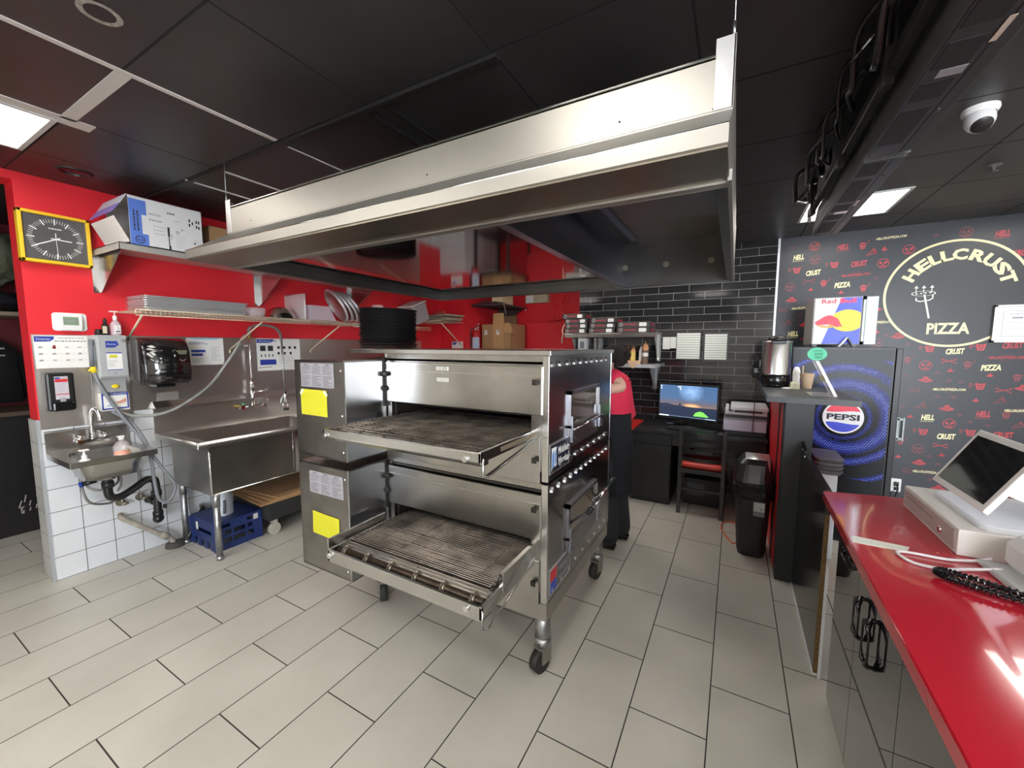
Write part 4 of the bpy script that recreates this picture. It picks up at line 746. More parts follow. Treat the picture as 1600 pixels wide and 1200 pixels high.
# ---------------- wire shelf and what stands on it ----------------
ww = mat('cream_wire', (0.62, 0.54, 0.40), 0.45)
def wire_shelf(name, label, x0, x1, y0, y1, z, along, struts):
    t = thing(name, label, 'shelf', ((x0+x1)/2, (y0+y1)/2, z-0.04))
    b = MB(); b.use(ww)
    if along == 'y':   # front edge faces +x
        n = int((y1-y0)/0.0265)
        for k in range(n+1):
            y = y0+k*0.0265; b.tube([(x0, y, z-0.003), (x1, y, z-0.003), (x1+0.002, y, z-0.038)], 0.0017, 4)
        for (xx, zz) in ((x0+0.01, z-0.007), ((x0+x1)/2, z-0.007), (x1, z), (x1+0.003, z-0.038)): b.tube([(xx, y0, zz), (xx, y1, zz)], 0.003, 6)
    else:
        n = int((x1-x0)/0.0265)
        for k in range(n+1):
            x = x0+k*0.0265; b.tube([(x, y1, z-0.003), (x, y0, z-0.003), (x, y0-0.002, z-0.038)], 0.0017, 4)
        for (yy, zz) in ((y1-0.01, z-0.007), ((y0+y1)/2, z-0.007), (y0, z), (y0-0.003, z-0.038)): b.tube([(x0, yy, zz), (x1, yy, zz)], 0.003, 6)
    obj('wire_rack', b, None, t)
    for p, q in struts:
        b = MB(); b.use(ww); b.tube([p, q], 0.007, 6); b.tube([q, (q[0], q[1], q[2]-0.03)], 0.006, 6); obj('strut', b, None, t)
    return t
wire_shelf('wire_shelf', 'long cream wire shelf on the red wall holding stacked sheet pans', XL+0.004, -3.50, 1.135, 2.84, 1.80, 'y', [((-3.505, 1.17, 1.765), (XL+0.008, 1.19, 1.60)), ((-3.505, 1.96, 1.765), (XL+0.012, 1.86, 1.525)), ((-3.505, 2.72, 1.765), (XL+0.012, 2.62, 1.52))])
wire_shelf('wire_shelf', 'second cream wire shelf continuing behind the stack of black pans', XL+0.004, -3.50, 2.87, 4.10, 1.80, 'y', [((-3.505, 3.7, 1.765), (XL+0.012, 3.6, 1.52))])
wire_shelf('wire_shelf', 'short cream wire shelf on the far red pier with flattened boxes', XL+0.004, -3.44, 4.24, 4.745, 1.90, 'x', [((-3.46, 4.26, 1.87), (-3.47, 4.745, 1.56))])
# sheet pans
def rr_loft(b, rings, cap0=True, cap1=True):
    vs = [[b.bm.verts.new(p) for p in r] for r in rings]; n = len(vs[0])
    for A, B in zip(vs, vs[1:]):
        for i in range(n): b._f([A[i], A[(i+1) % n], B[(i+1) % n], B[i]])
    if cap0: b._f(vs[0][::-1])
    if cap1: b._f(vs[-1])
def tray(b, x0, x1, y0, y1, z0, h, r=0.02, fl=0.008, tp=0.012):
    R = lambda e, z: [(p[0], p[1], z) for p in rrect(x0-e, x1+e, y0-e, y1+e, r, 4)]
    rr_loft(b, [R(-tp, z0+0.001), R(0, z0+h), R(fl, z0+h), R(fl, z0+h-0.003), R(0.001, z0+h-0.003), R(-tp, z0)], False, False)
    b._f([b.bm.verts.new(p) for p in R(-tp, z0+0.0012)]); b._f([b.bm.verts.new(p) for p in R(-tp, z0-0.0)][::-1])
alu = mat('aluminium', (0.80, 0.80, 0.81), 0.42, 0.75, var=0.1, vscale=5)
for k in range(6):
    b = MB(); b.use(alu); tray(b, -3.845, -3.53+random.uniform(-.004, .004), 1.20+random.uniform(-.004, .006), 1.855+random.uniform(-.004, .004), 1.8035+k*0.0155, 0.0225, fl=0.010)
    tag(obj('sheet_pan', b, None, loc=(-3.69, 1.53, 1.8035+k*0.0155)), ('lowest' if k == 0 else 'topmost' if k == 5 else ['', 'second', 'third', 'fourth', 'fifth', 'sixth', 'seventh', 'eighth'][k]) + (' sheet pan' if k in (0, 5) else ' sheet pan from the bottom') + ' of the aluminium stack on the wire shelf', 'tray', 'sheet pans stacked on the wire shelf')
b = MB(); b.use(clear); b.lathe([(0, 0), (0.075, 0), (0.08, 0.004), (0.088, 0.075), (0.084, 0.078), (0.074, 0.01), (0, 0.008)], (-3.62, 1.955, 1.804), 24); tag(obj('clear_tub', b, None, loc=(-3.62, 1.955, 1.804)), 'round clear plastic tub between the sheet pans and the steel bowl', 'tub')
b = MB(); b.use(mat('bowl_steel', (0.6, 0.57, 0.52), 0.15, 1)); b.lathe([(0.125, 0), (0.118, 0.03), (0.09, 0.075), (0.05, 0.10), (0, 0.108)], (-3.645, 2.20, 1.8035), 28); b.lathe([(0, 0.104), (0.05, 0.096), (0.086, 0.072), (0.113, 0.03), (0.121, 0), (0.128, 0.0), (0.128, 0.003), (0.125, 0.003)], (-3.645, 2.20, 1.8035), 28); tag(obj('steel_bowl', b, None, loc=(-3.645, 2.20, 1.8035)), 'shiny steel mixing bowl upside down on the wire shelf', 'bowl')
lav = mat('frosted_plastic', (0.80, 0.70, 0.78), 0.3, alpha=0.55); frost = mat('frosted_clear', (0.85, 0.8, 0.82), 0.3, alpha=0.38)
b = MB(); b.use(frost); b.box(-3.84, -3.53, 2.36, 2.375, 1.8045, 2.04, 0.004); b.use(mat('frost_edge', (0.85, 0.82, 0.85), 0.3, alpha=0.8)); b.tube([(-3.84, 2.367, 2.04), (-3.53, 2.367, 2.04), (-3.53, 2.367, 1.81)], 0.006, 6); tag(obj('plastic_lid', b, None, loc=(-3.69, 2.367, 1.8045)), 'upright frosted plastic lid beside the steel bowl', 'tray')  # a frosted plastic lid stood on edge
b = MB(); b.use(lav)
O = lambda e, z: [(p[0], p[1], z) for p in rrect(-3.83-e, -3.53+e, 2.40-e, 2.72+e, 0.03, 4)]
rr_loft(b, [O(0.0, 1.8045), O(0.012, 1.806), O(0.012, 1.812), O(-0.004, 1.812), O(-0.045, 1.95)], False, True); tag(obj('food_tub', b, None, loc=(-3.68, 2.56, 1.8045)), 'pale lavender plastic food tub upside down on the wire shelf', 'tub')
for k in range(4):
    b = MB(); b.use(alu); Mr = Matrix.Translation((-3.66, 2.79+k*0.06, 1.81+0.158)) @ Matrix.Rotation(math.radians(-58+k*2), 4, 'X') @ Matrix.Rotation(0.25, 4, 'Y')
    r_ = 0.182
    b.lathe([(0, 0), (r_-0.02, 0), (r_, 0.012), (r_+0.006, 0.012), (r_+0.006, 0.015), (r_-0.002, 0.015), (r_-0.022, 0.003), (0, 0.003)], (0, 0, 0), 32, Mr)
    tag(obj('pizza_pan', b, None, loc=(-3.66, 2.79+k*0.06, 1.81)), ['nearest', 'second nearest', 'third nearest', 'farthest'][k]+' of the round aluminium pizza pans leaning on the wire shelf', 'pan', 'leaning round pizza pans')
deli = mat('deli_clear', (0.95, 0.78, 0.76), 0.25, alpha=0.5)
for (yy, n, xx) in ((3.32, 5, -3.62), (3.58, 3, -3.60)):
    for k in range(n):
        b = MB(); b.use(deli); z = 1.8045+k*0.042+0.06*(5-n)*0; b.lathe([(0.068, 0.0), (0.070, 0.004), (0.062, 0.052), (0, 0.052)], (xx, yy, z+0.09*0), 18)
        tag(obj('deli_tub', b, None, loc=(xx, yy, z)), ('lowest', 'second', 'third', 'fourth', 'top')[k]+' tub of the %s stack of clear tubs beyond the leaning pans' % ('taller' if n == 5 else 'shorter'), 'tub', 'clear deli tubs in two stacks')
b = MB(); b.use(mat('grey_bin', (0.42, 0.42, 0.44), 0.4, 0.3)); Mt = Matrix.Translation((-3.62, 3.92, 1.96)) @ Matrix.Rotation(0.35, 4, 'X'); b.box(-0.12, 0.12, -0.12, 0.14, -0.11, 0.13, 0.02, Mt); b.use(white); b.box(-0.13, 0.13, -0.13, 0.15, 0.13, 0.142, 0.002, Mt)
tag(obj('storage_bin', b, None, loc=(-3.62, 3.92, 1.83)), 'tilted grey storage bin with a white lid at the end of the shelf', 'bin')
for k in range(5):
    b = MB(); b.use(mk('flat_bag', [(0.5, 0.42, 0.33), (0.3, 0.27, 0.24)][0], 0.8, var=0.3)); Mt = Matrix.Translation((-3.62+k*0.012, 4.46, 1.906+k*0.018)) @ Matrix.Rotation(0.1-k*0.05, 4, 'Z') @ Matrix.Rotation(0.03*(k % 3-1), 4, 'Y'); b.box(-0.20, 0.21, -0.18, 0.2, 0.0, 0.011, 0.003, Mt)
    if k == 4: b.use(mk('old_red', (0.45, 0.05, 0.05), 0.6)); b.box(0.02, 0.19, -0.185, -0.17, 0.01, 0.05, 0.002, Mt)
    tag(obj('flattened_box', b, None, loc=(-3.62, 4.46, 1.906+k*0.018)), ['lowest', 'second', 'middle', 'fourth', 'top'][k]+' flattened box in the pile on the short far shelf', 'box', 'flattened boxes on the short shelf')
# white tile notice on the far pier
b = MB(); b.use(paper); b.box(-3.66, -3.46, YB-0.003, YB-0.0005, 1.50, 1.625); M = FY(-3.56, YB-0.0035, 1.56); b.use(blueink); shape(b, M, [(-0.085, 0.055), (-0.085, 0.02), (-0.035, 0.018), (-0.012, 0.035), (-0.008, 0.055)]); b.use(greyink); scribble(b, M, 0.0, 0.085, 0.01, 0.035, 2, 0.4, 3); M = FY(-3.56, YB-0.004, 1.56); b.use(paper); b.text('Diversey', 0.016, M @ Matrix.Translation((-0.05, 0.037, 0)), w=0.055)
tag(obj('instruction_sheet', b, None, loc=(-3.56, YB, 1.50)), 'white sheet with a blue corner on the tiled far pier', 'poster')
# ---------------- under the big sink ----------------
t = thing('milk_crate', 'dark blue plastic crate upside down under the big sink', 'crate', (-3.52, 1.60, 0))
bl = mat('crate_blue', (0.012, 0.03, 0.14), 0.45, var=0.3, vscale=20)
b = MB(); b.use(bl); cx0, cx1, cy0, cy1, ch = -3.72, -3.345, 1.44, 1.76, 0.225
b.box(cx0, cx1, cy0, cy1, ch-0.015, ch, 0.006)
def holed(b, ax, c, u0, u1, z0, z1, holes, th=0.008):
    # wall with rectangular holes made of strips
    us = sorted(set([u0, u1]+[h[0] for h in holes]+[h[1] for h in holes])); zs = sorted(set([z0, z1]+[h[2] for h in holes]+[h[3] for h in holes]))
    for a0, a1 in zip(us, us[1:]):
        for c0, c1 in zip(zs, zs[1:]):
            um, zm = (a0+a1)/2, (c0+c1)/2
            if any(h[0] < um < h[1] and h[2] < zm < h[3] for h in holes): continue
            if ax == 'x': b.box(c-th/2, c+th/2, a0, a1, c0, c1)
            else: b.box(a0, a1, c-th/2, c+th/2, c0, c1)
holed(b, 'x', cx1, cy0, cy1, 0, ch, [(cy0+0.06, cy1-0.06, 0.115, 0.15), (cy0+0.05, cy1-0.05, 0.05, 0.09), (cy0+0.02, cy0+0.10, 0.175, 0.20), (cy1-0.10, cy1-0.02, 0.175, 0.20)])
holed(b, 'x', cx0, cy0, cy1, 0, ch, []); hl = [(cx0+0.05+i*0.1, cx0+0.09+i*0.1, -0.001, 0.06) for i in range(4)]+[(cx0+0.06, cx1-0.06, 0.12, 0.15)]
holed(b, 'y', cy0, cx0, cx1, 0, ch, hl); holed(b, 'y', cy1, cx0, cx1, 0, ch, hl)
for yy in (cy0+0.0, cy1): 
    for xx in (cx0, cx1): b.box(xx-0.012, xx+0.012, yy-0.012, yy+0.012, 0, ch-0.01, 0.003)
for k in range(4): b.box(cx1-0.0, cx1+0.006, cy0+0.005+k*0.1, cy0+0.02+k*0.1, 0.02, ch-0.02)
obj('shell', b, None, t)
b = MB(); b.use(mk('worn_sticker', (0.6, 0.58, 0.55), 0.8)); rect(b, FX(cx1+0.0055, cy1-0.035, 0.185), -0.018, 0.018, -0.022, 0.022); b.box(-3.63, -3.60, cy0-0.0065, cy0-0.006, 0.13, 0.19); obj('sticker', b, None, t)
b = MB(); b.use(mat('pale_jug', (0.5, 0.55, 0.62), 0.4)); b.lathe([(0, 0), (0.055, 0), (0.058, 0.01), (0.058, 0.12), (0.045, 0.16), (0.02, 0.20), (0.02, 0.22), (0, 0.22)], (-3.50, 1.58, 0.2255), 18); b.use(mat('jug_dark', (0.12, 0.13, 0.16), 0.4)); b.tube(bez([(-3.445, 1.555, 0.35), (-3.43, 1.55, 0.33), (-3.435, 1.55, 0.28), (-3.45, 1.555, 0.25)], 5), 0.010, 8)
tag(obj('cleaner_jug', b, None, loc=(-3.50, 1.58, 0.2255)), 'pale plastic cleaner jug standing on the dark blue crate', 'jug')
t = thing('dolly', 'low black dolly on casters under the big sink', 'dolly', (-3.4, 2.2, 0))
b = MB(); b.use(blackmatt); b.box(-3.78, -3.24, 1.78, 2.75, 0.135, 0.28, 0.004); obj('deck', b, None, t)
for px, py in ((-3.29, 1.84), (-3.70, 1.84), (-3.29, 2.69), (-3.70, 2.69)):
    b = MB(); b.use(mk('cream_wheel', (0.45, 0.42, 0.36), 0.5)); b.cyl((px-0.015, py, 0.048), (px+0.015, py, 0.048), 0.048, 22); b.use(galv); b.cyl((px-0.02, py, 0.048), (px+0.02, py, 0.048), 0.014, 10)
    c = obj('caster_wheel', b, None, t); b = MB(); b.use(MATS['cream_wheel']); b.prism([(py-0.014, 0.045), (py+0.014, 0.045), (py+0.022, 0.135), (py-0.022, 0.135)], 'x', px+0.017, px+0.021); b.prism([(py-0.014, 0.045), (py+0.014, 0.045), (py+0.022, 0.135), (py-0.022, 0.135)], 'x', px-0.021, px-0.017); obj('fork', b, None, c)
for k in range(4):
    b = MB(); b.use(cardb); b.box(-0.28, 0.26, -0.32, 0.36, 0, 0.008, 0.001, Matrix.Translation((-3.48-k*0.008, 2.06+k*0.03, 0.281+k*0.0095)) @ Matrix.Rotation(0.05*(k-1.5), 4, 'Z'))
    if k == 3: b.use(mk('dark_brown_ink', (0.08, 0.05, 0.03), 0.8)); rect(b, FZ(-3.33, 2.02, 0.3185, 1.45), -0.08, 0.08, -0.006, 0.006); b.use(paper); rect(b, FZ(-3.33, 2.38, 0.319, 0.3), -0.08, 0.08, -0.06, 0.06)
    tag(obj('cardboard_sheet', b, None, loc=(-3.48, 2.06, 0.281+k*0.0095)), ['lowest', 'second', 'third', 'top'][k]+' flat cardboard sheet piled on the black dolly', 'cardboard', 'flat cardboard sheets on the dolly')
# ---------------- side room seen through the opening ----------------
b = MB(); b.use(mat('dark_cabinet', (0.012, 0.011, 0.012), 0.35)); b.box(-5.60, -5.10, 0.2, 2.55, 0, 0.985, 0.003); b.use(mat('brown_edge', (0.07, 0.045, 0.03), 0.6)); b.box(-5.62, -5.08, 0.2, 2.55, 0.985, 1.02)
b.use(mat('paint_scratch', (0.5, 0.48, 0.45), 0.8)); R = random.Random(4)
for k in range(12):
    yy, zz = 0.80+R.random()*0.13, 0.15+R.random()*0.18; stroke(b, FX(-5.0995, 0, 0), [(yy, zz), (yy+R.uniform(-.01, .02), zz+R.uniform(.02, .06))], 0.006)
tag(obj('dark_cabinet', b, None, loc=(-5.35, 1.3, 0)), 'low black cabinet with paint scuffs in the room through the left opening', 'cabinet')
b = MB(); b.use(mat('brown_shelf', (0.20, 0.16, 0.12), 0.6)); b.box(-5.645, -5.0, 0.2, 2.55, 1.79, 1.82); tag(obj('side_shelf', b, None, loc=(-5.3, 1.3, 1.79)), 'brown shelf in the side room carrying plastic wrapped bags', 'shelf')
def blob(name, c, r, sc_, m, label, cat, seed, amp=0.25, freq=9):
    b = MB(); b.use(m); b.sphere((0, 0, 0), r, sc_, 28); R = random.Random(seed); ph = [R.uniform(0, 6) for _ in range(6)]
    for v in b.bm.verts:
        q = v.co/r; k = 1+amp*0.5*(math.sin(q.x*freq+ph[0])*math.sin(q.y*freq*1.3+ph[1])+0.6*math.sin(q.z*freq*1.7+ph[2]+q.x*4)*math.sin(q.y*freq*2+ph[3])); v.co *= k
    zmin = min(v.co.z for v in b.bm.verts)
    bmesh.ops.translate(b.bm, verts=b.bm.verts, vec=Vector(c)-Vector((0, 0, zmin)))
    return tag(obj(name, b, None, loc=c, smooth_all=True), label, cat)
bagm = mat('wrapped_bag', (0.20, 0.21, 0.15), 0.2, var=0.6, vscale=12, bump=0.6, bscale=25); bagb = mat('black_bag', (0.015, 0.015, 0.02), 0.15, bump=0.8, bscale=30)
blob('plastic_bag', (-5.25, 0.80, 2.01), 0.26, (0.9, 1, 0.85), bagm, 'clear plastic bag of greenish stuff on top of the black bag', 'bag', 1)
blob('bin_bag', (-5.25, 0.80, 1.821), 0.26, (0.9, 1.1, 0.32), bagb, 'black plastic bag lying on the side room shelf', 'bag', 2)
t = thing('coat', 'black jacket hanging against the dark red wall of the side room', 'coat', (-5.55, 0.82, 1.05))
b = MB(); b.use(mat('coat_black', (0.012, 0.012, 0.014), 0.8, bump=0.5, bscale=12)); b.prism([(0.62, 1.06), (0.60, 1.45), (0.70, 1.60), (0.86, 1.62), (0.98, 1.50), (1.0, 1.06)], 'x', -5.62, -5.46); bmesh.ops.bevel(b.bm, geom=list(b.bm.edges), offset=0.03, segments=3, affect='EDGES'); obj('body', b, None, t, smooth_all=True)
b = MB(); b.use(mat('coat_red', (0.35, 0.03, 0.02), 0.7)); b.prism(rrect(0.745, 0.80, 1.28, 1.42, 0.02), 'x', -5.46, -5.452); obj('lining_patch', b, None, t)
for zz in (1.53, 1.47):
    b = MB(); b.use(mk('buckle_grey', (0.4, 0.4, 0.4), 0.4)); b.box(-5.452, -5.446, 0.855, 0.885, zz-0.005, zz+0.005); obj('buckle', b, None, t)
b = MB(); b.use(mat('pale_blue_light_trim', (0.35, 0.5, 0.65), 0.3)); b.box(-5.645, -5.62, 0.855, 0.88, 2.28, 2.6); b.use(darkred); b.box(-5.645, -5.60, 0.89, 1.10, 2.2, 2.6); tag(obj('door_casing', b, None, loc=(-5.63, 0.97, 2.2)), 'pale blue strip and red casing high in the side room', 'casing')
# ---------------- pans on the oven ----------------
for k in range(17):
    b = MB(); b.use(mk('pan_black', (0.010, 0.010, 0.011), 0.42)); tl = 0.0022*k
    Mt = Matrix.Translation((-2.27+0.004*math.sin(k*2.1), 2.18+0.003*math.cos(k*1.7), 1.5465+k*0.0168)) @ Matrix.Rotation(tl+0.004*math.sin(k*3.1), 4, 'Y')
    b.lathe([(0, 0), (0.192, 0), (0.204, 0.0145), (0.2115, 0.0145), (0.2115, 0.0122), (0.206, 0.0122), (0.204, 0.010), (0.194, -0.0)], (0, 0, 0), 40, Mt)
    b.lathe([(0, 0.0025), (0.191, 0.0025), (0.2035, 0.0145)], (0, 0, 0), 40, Mt)
    nm = ['lowest', 'second', 'third', 'fourth', 'fifth', 'sixth', 'seventh', 'eighth', 'ninth', 'tenth', 'eleventh', 'twelfth', 'thirteenth', 'fourteenth', 'fifteenth', 'sixteenth', 'topmost'][k]
    tag(obj('deep_pan', b, None, loc=(-2.255, 2.18, 1.5465+k*0.0168)), nm + (' round black pan' if k in (0, 16) else ' round black pan from the bottom') + ' of the stack on the oven lid', 'pan', 'black pans stacked on the oven')
# shelf the far pans overhang: left part of the oven roof
# ---------------- recess ----------------
t = thing('recess_shelf', 'dark shelf high in the red recess behind the oven', 'shelf', (-3.15, 5.3, 2.14))
b = MB(); b.use(mat('dark_shelf', (0.05, 0.04, 0.045), 0.5)); b.box(-3.415, -2.90, 4.90, 5.695, 2.14, 2.165); obj('board', b, None, t)
b = MB(); b.use(MATS['dark_shelf']); b.prism([(-3.415, 2.14), (-2.95, 2.14), (-3.415, 1.9)], 'y', 5.66, 5.665); b.use(white); b.box(-2.92, -2.905, 5.66, 5.67, 2.12, 2.14); obj('bracket', b, None, t)
t = thing('storage_rack', 'dark metal rack in the red recess carrying the cardboard boxes', 'rack', (-3.15, 5.3, 0))
b = MB(); b.use(MATS['dark_shelf'])
for px in (-3.38, -2.84):
    for py in (4.98, 5.62): b.box(px-0.015, px+0.015, py-0.015, py+0.015, 0, 1.47)
obj('post', b, None, t)
for zz in (0.3, 0.85, 1.44): b = MB(); b.use(MATS['dark_shelf']); b.box(-3.40, -2.82, 4.96, 5.64, zz, zz+0.025); obj('rack_shelf', b, None, t)
t = thing('open_carton', 'large open brown carton with raised flaps in the red recess', 'box', (-3.1, 5.35, 1.466))
b = MB(); b.use(cardb); z0, z1 = 1.4655, 1.885; ax0, ax1, ay0, ay1 = -3.38, -2.86, 5.12, 5.55
b.box(ax0, ax1, ay0, ay0+0.006, z0, z1); b.box(ax1-0.006, ax1, ay0, ay1, z0, z1); b.box(ax0, ax0+0.006, ay0, ay1, z0, z1); b.box(ax0, ax1, ay1-0.006, ay1, z0, z1); b.box(ax0, ax1, ay0, ay1, z0, z0+0.006)
obj('body', b, None, t)
b = MB(); b.use(mat('cardboard_light', (0.52, 0.30, 0.14), 0.85)); b.box(-3.17, -2.99, ay0-0.012, ay0-0.004, z0+0.01, 2.045); b.use(paper); b.box(-3.11, -3.06, ay0-0.0135, ay0-0.012, 1.73, 1.80); b.use(ink); rect(b, FY(-3.085, ay0-0.014, 1.765), 0, 0.015, 0, 0.03); obj('front_flap', b, None, t)
b = MB(); b.use(MATS['cardboard_light']); b.prism([(-2.985, 1.90), (-2.89, 1.90), (-2.83, 1.76), (-2.985, 1.76)], 'y', ay0-0.010, ay0-0.004); obj('side_flap', b, None, t)
b = MB(); b.use(paper); b.box(-3.33, -3.28, ay0-0.002, ay0, 1.73, 1.80); b.use(greyink); scribble(b, FY(-3.305, ay0-0.0025, 1.765), -0.02, 0.02, -0.03, 0.03, 5, 0.5, 3); obj('label_sheet', b, None, t)
b = MB(); b.use(mat('cardboard_dark', (0.26, 0.15, 0.08), 0.85)); b.box(-3.40, -3.05, 5.60, 5.65, 1.466, 2.04); tag(obj('flat_carton', b, None, loc=(-3.22, 5.62, 1.466)), 'darker folded carton standing behind the large open carton', 'box')
b = MB(); b.use(mat('cream_card', (0.72, 0.58, 0.36), 0.8)); b.box(-3.12, -2.94, 5.0, 5.3, 2.1655, 2.30); tag(obj('small_carton', b, None, loc=(-3.03, 5.15, 2.1655)), 'cream carton on the dark recess shelf near its right edge', 'box')
b = MB(); b.use(mat('bag_film', (0.55, 0.42, 0.42), 0.15, alpha=0.55, bump=0.8, bscale=20))
prof = [(-3.36, 2.172), (-3.20, 2.20), (-3.05, 2.185), (-2.97, 2.178), (-2.895, 2.170), (-2.885, 2.12), (-2.87, 2.05), (-2.86, 1.99)]
vs = []
for i, (px, pz) in enumerate(prof):
    w = [0.10, 0.14, 0.12, 0.08, 0.05, 0.03, 0.035, 0.012][i]; vs.append([b.bm.verts.new((px+0.006*math.sin(j*2+i), 4.955+w*(j/5-0.5)*0.7, pz+0.014*math.sin(j*1.9+i*1.3))) for j in range(6)])
for A, B in zip(vs, vs[1:]):
    for j in range(5): b._f([A[j], A[j+1], B[j+1], B[j]], True)
bmesh.ops.solidify(b.bm, geom=list(b.bm.faces), thickness=0.006)
tag(obj('plastic_wrap', b, None, loc=(-3.1, 4.95, 2.17)), 'crumpled clear plastic bag hanging over the dark recess shelf edge', 'bag')
# fire extinguisher
t = thing('fire_extinguisher', 'red fire extinguisher with a blue and white label by the red pier', 'fire extinguisher', (-3.36, 4.93, 1.38))
b = MB(); b.use(mat('extinguisher_red', (0.5, 0.02, 0.03), 0.25)); b.lathe([(0, 0), (0.05, 0), (0.055, 0.01), (0.055, 0.33), (0.045, 0.38), (0.02, 0.41), (0, 0.415)], (-3.36, 4.93, 1.38), 22); obj('cylinder', b, None, t)
b = MB(); b.use(mat('label_blue', (0.42, 0.52, 0.68), 0.4)); b.lathe([(0.056, 0.08), (0.056, 0.31)], (-3.36, 4.93, 1.38), 22); M = FY(-3.335, 4.8785, 1.60); b.use(ink); scribble(b, M, -0.015, 0.02, -0.06, 0.08, 7, 0.6, 5); b.use(mk('yellow_paper', (0.80, 0.78, 0.03), 0.7)); rect(b, M, 0.0, 0.018, -0.10, -0.075, 0.001); obj('label_panel', b, None, t)
b = MB(); b.use(chrome); b.cyl((-3.36, 4.93, 1.79), (-3.36, 4.93, 1.84), 0.018, 12); b.box(-3.375, -3.30, 4.92, 4.94, 1.84, 1.848, 0.002, ); b.tube([(-3.37, 4.93, 1.835), (-3.32, 4.92, 1.87), (-3.29, 4.92, 1.885)], 0.006, 6)
b.tube(bez([(-3.36, 4.92, 1.82), (-3.32, 4.90, 1.86), (-3.29, 4.90, 1.83), (-3.30, 4.89, 1.79)], 5), 0.006, 6); b.use(black); b.tube(bez([(-3.37, 4.91, 1.82), (-3.41, 4.88, 1.80), (-3.415, 4.88, 1.70), (-3.413, 4.88, 1.52)], 5), 0.008, 6); obj('valve_head', b, None, t)
# electrical panel, conduits, junction box
redp = red
t = thing('electrical_panel', 'red painted electrical panel low on the recess back wall', 'electrical panel', (-2.45, 5.7, 1.2))
b = MB(); b.use(redp); b.box(-2.865, -2.04, 5.60, 5.698, 1.1, 1.925, 0.004); obj('cabinet', b, None, t)
b = MB(); b.use(redp); b.box(-2.79, -2.25, 5.59, 5.60, 1.1, 1.80, 0.003); b.box(-2.24, -2.14, 5.592, 5.60, 1.1, 1.80, 0.002); obj('door', b, None, t)
b = MB(); b.use(mat('cream_box', (0.55, 0.48, 0.33), 0.6)); b.box(-2.895, -2.515, 5.62, 5.698, 2.225, 2.42, 0.004); b.use(paper); b.box(-2.88, -2.76, 5.617, 5.62, 2.235, 2.34); tag(obj('junction_box', b, None, loc=(-2.7, 5.66, 2.225)), 'cream junction box on the red wall above the electrical panel', 'junction box')
for k, (xx, w) in enumerate(((-2.50, 0.012), (-2.40, 0.013), (-2.27, 0.009), (-2.22, 0.009))):
    b = MB(); b.use(redp); ddx = 0.04*math.sin(k*1.7+1); b.tube(bez([(xx+0.03, 5.69, 2.60), (xx+0.02, 5.685, 2.35), (xx+ddx, 5.685, 2.15), (xx-ddx*0.6, 5.685, 2.02), (xx-0.02, 5.68, 1.925)], 6), w, 8)
    tag(obj('conduit', b, None, loc=(xx, 5.69, 1.925)), ['leftmost', 'second from the left', 'third from the left', 'rightmost'][k]+' red painted cable running up the recess wall', 'cable', 'red painted cables on the recess wall')
b = MB(); b.use(redp); b.tube(bez([(-2.52, 5.68, 1.94), (-2.35, 5.67, 1.96), (-2.22, 5.67, 2.04), (-2.15, 5.66, 2.10)], 6), 0.012, 8); tag(obj('cable_loop', b, None, loc=(-2.3, 5.68, 1.94)), 'red painted cable curving right above the electrical panel', 'cable')
b = MB(); b.use(mat('cream_cable', (0.65, 0.5, 0.33), 0.5)); b.tube(bez([(-1.77, 4.60, 1.87), (-1.80, 4.52, 1.82), (-1.80, 4.45, 1.75), (-1.77, 4.40, 1.70), (-1.785, 4.41, 1.66), (-1.79, 4.42, 1.60)], 6), 0.006, 6); tag(obj('shelf_cable', b, None, loc=(-1.79, 4.5, 1.6)), 'cream cable looping at the left end of the pizza box shelf', 'cable')
# pizza box shelf
t = thing('box_shelf', 'stainless shelf on the black tiles holding pizza boxes', 'shelf', (-1.24, 4.6, 1.70))
b = MB(); b.use(steel_mid); b.box(-1.745, -0.725, 4.395, 4.748, 1.706, 1.712); b.prism([(4.395, 1.712), (4.388, 1.706), (4.393, 1.664), (4.397, 1.664), (4.398, 1.706)], 'x', -1.745, -0.725); b.use(chrome); b.box(-1.745, -1.10, 4.385, 4.389, 1.702, 1.709); obj('board', b, None, t)
for xx in (-1.70, -0.765):
    b = MB(); b.use(steel_mid); b.prism([(4.745, 1.70), (4.46, 1.70), (4.70, 1.42), (4.745, 1.40)], 'x', xx, xx+0.005); b.box(xx, xx+0.03, 4.742, 4.748, 1.40, 1.70); obj('bracket', b, None, t)
bb = mat('box_black', (0.02, 0.018, 0.018), 0.5); bs = mat('box_side', (0.055, 0.045, 0.042), 0.6); br_ = mat('box_red_print', (0.35, 0.03, 0.05), 0.6); bw = mat('box_label', (0.66, 0.66, 0.64), 0.6)
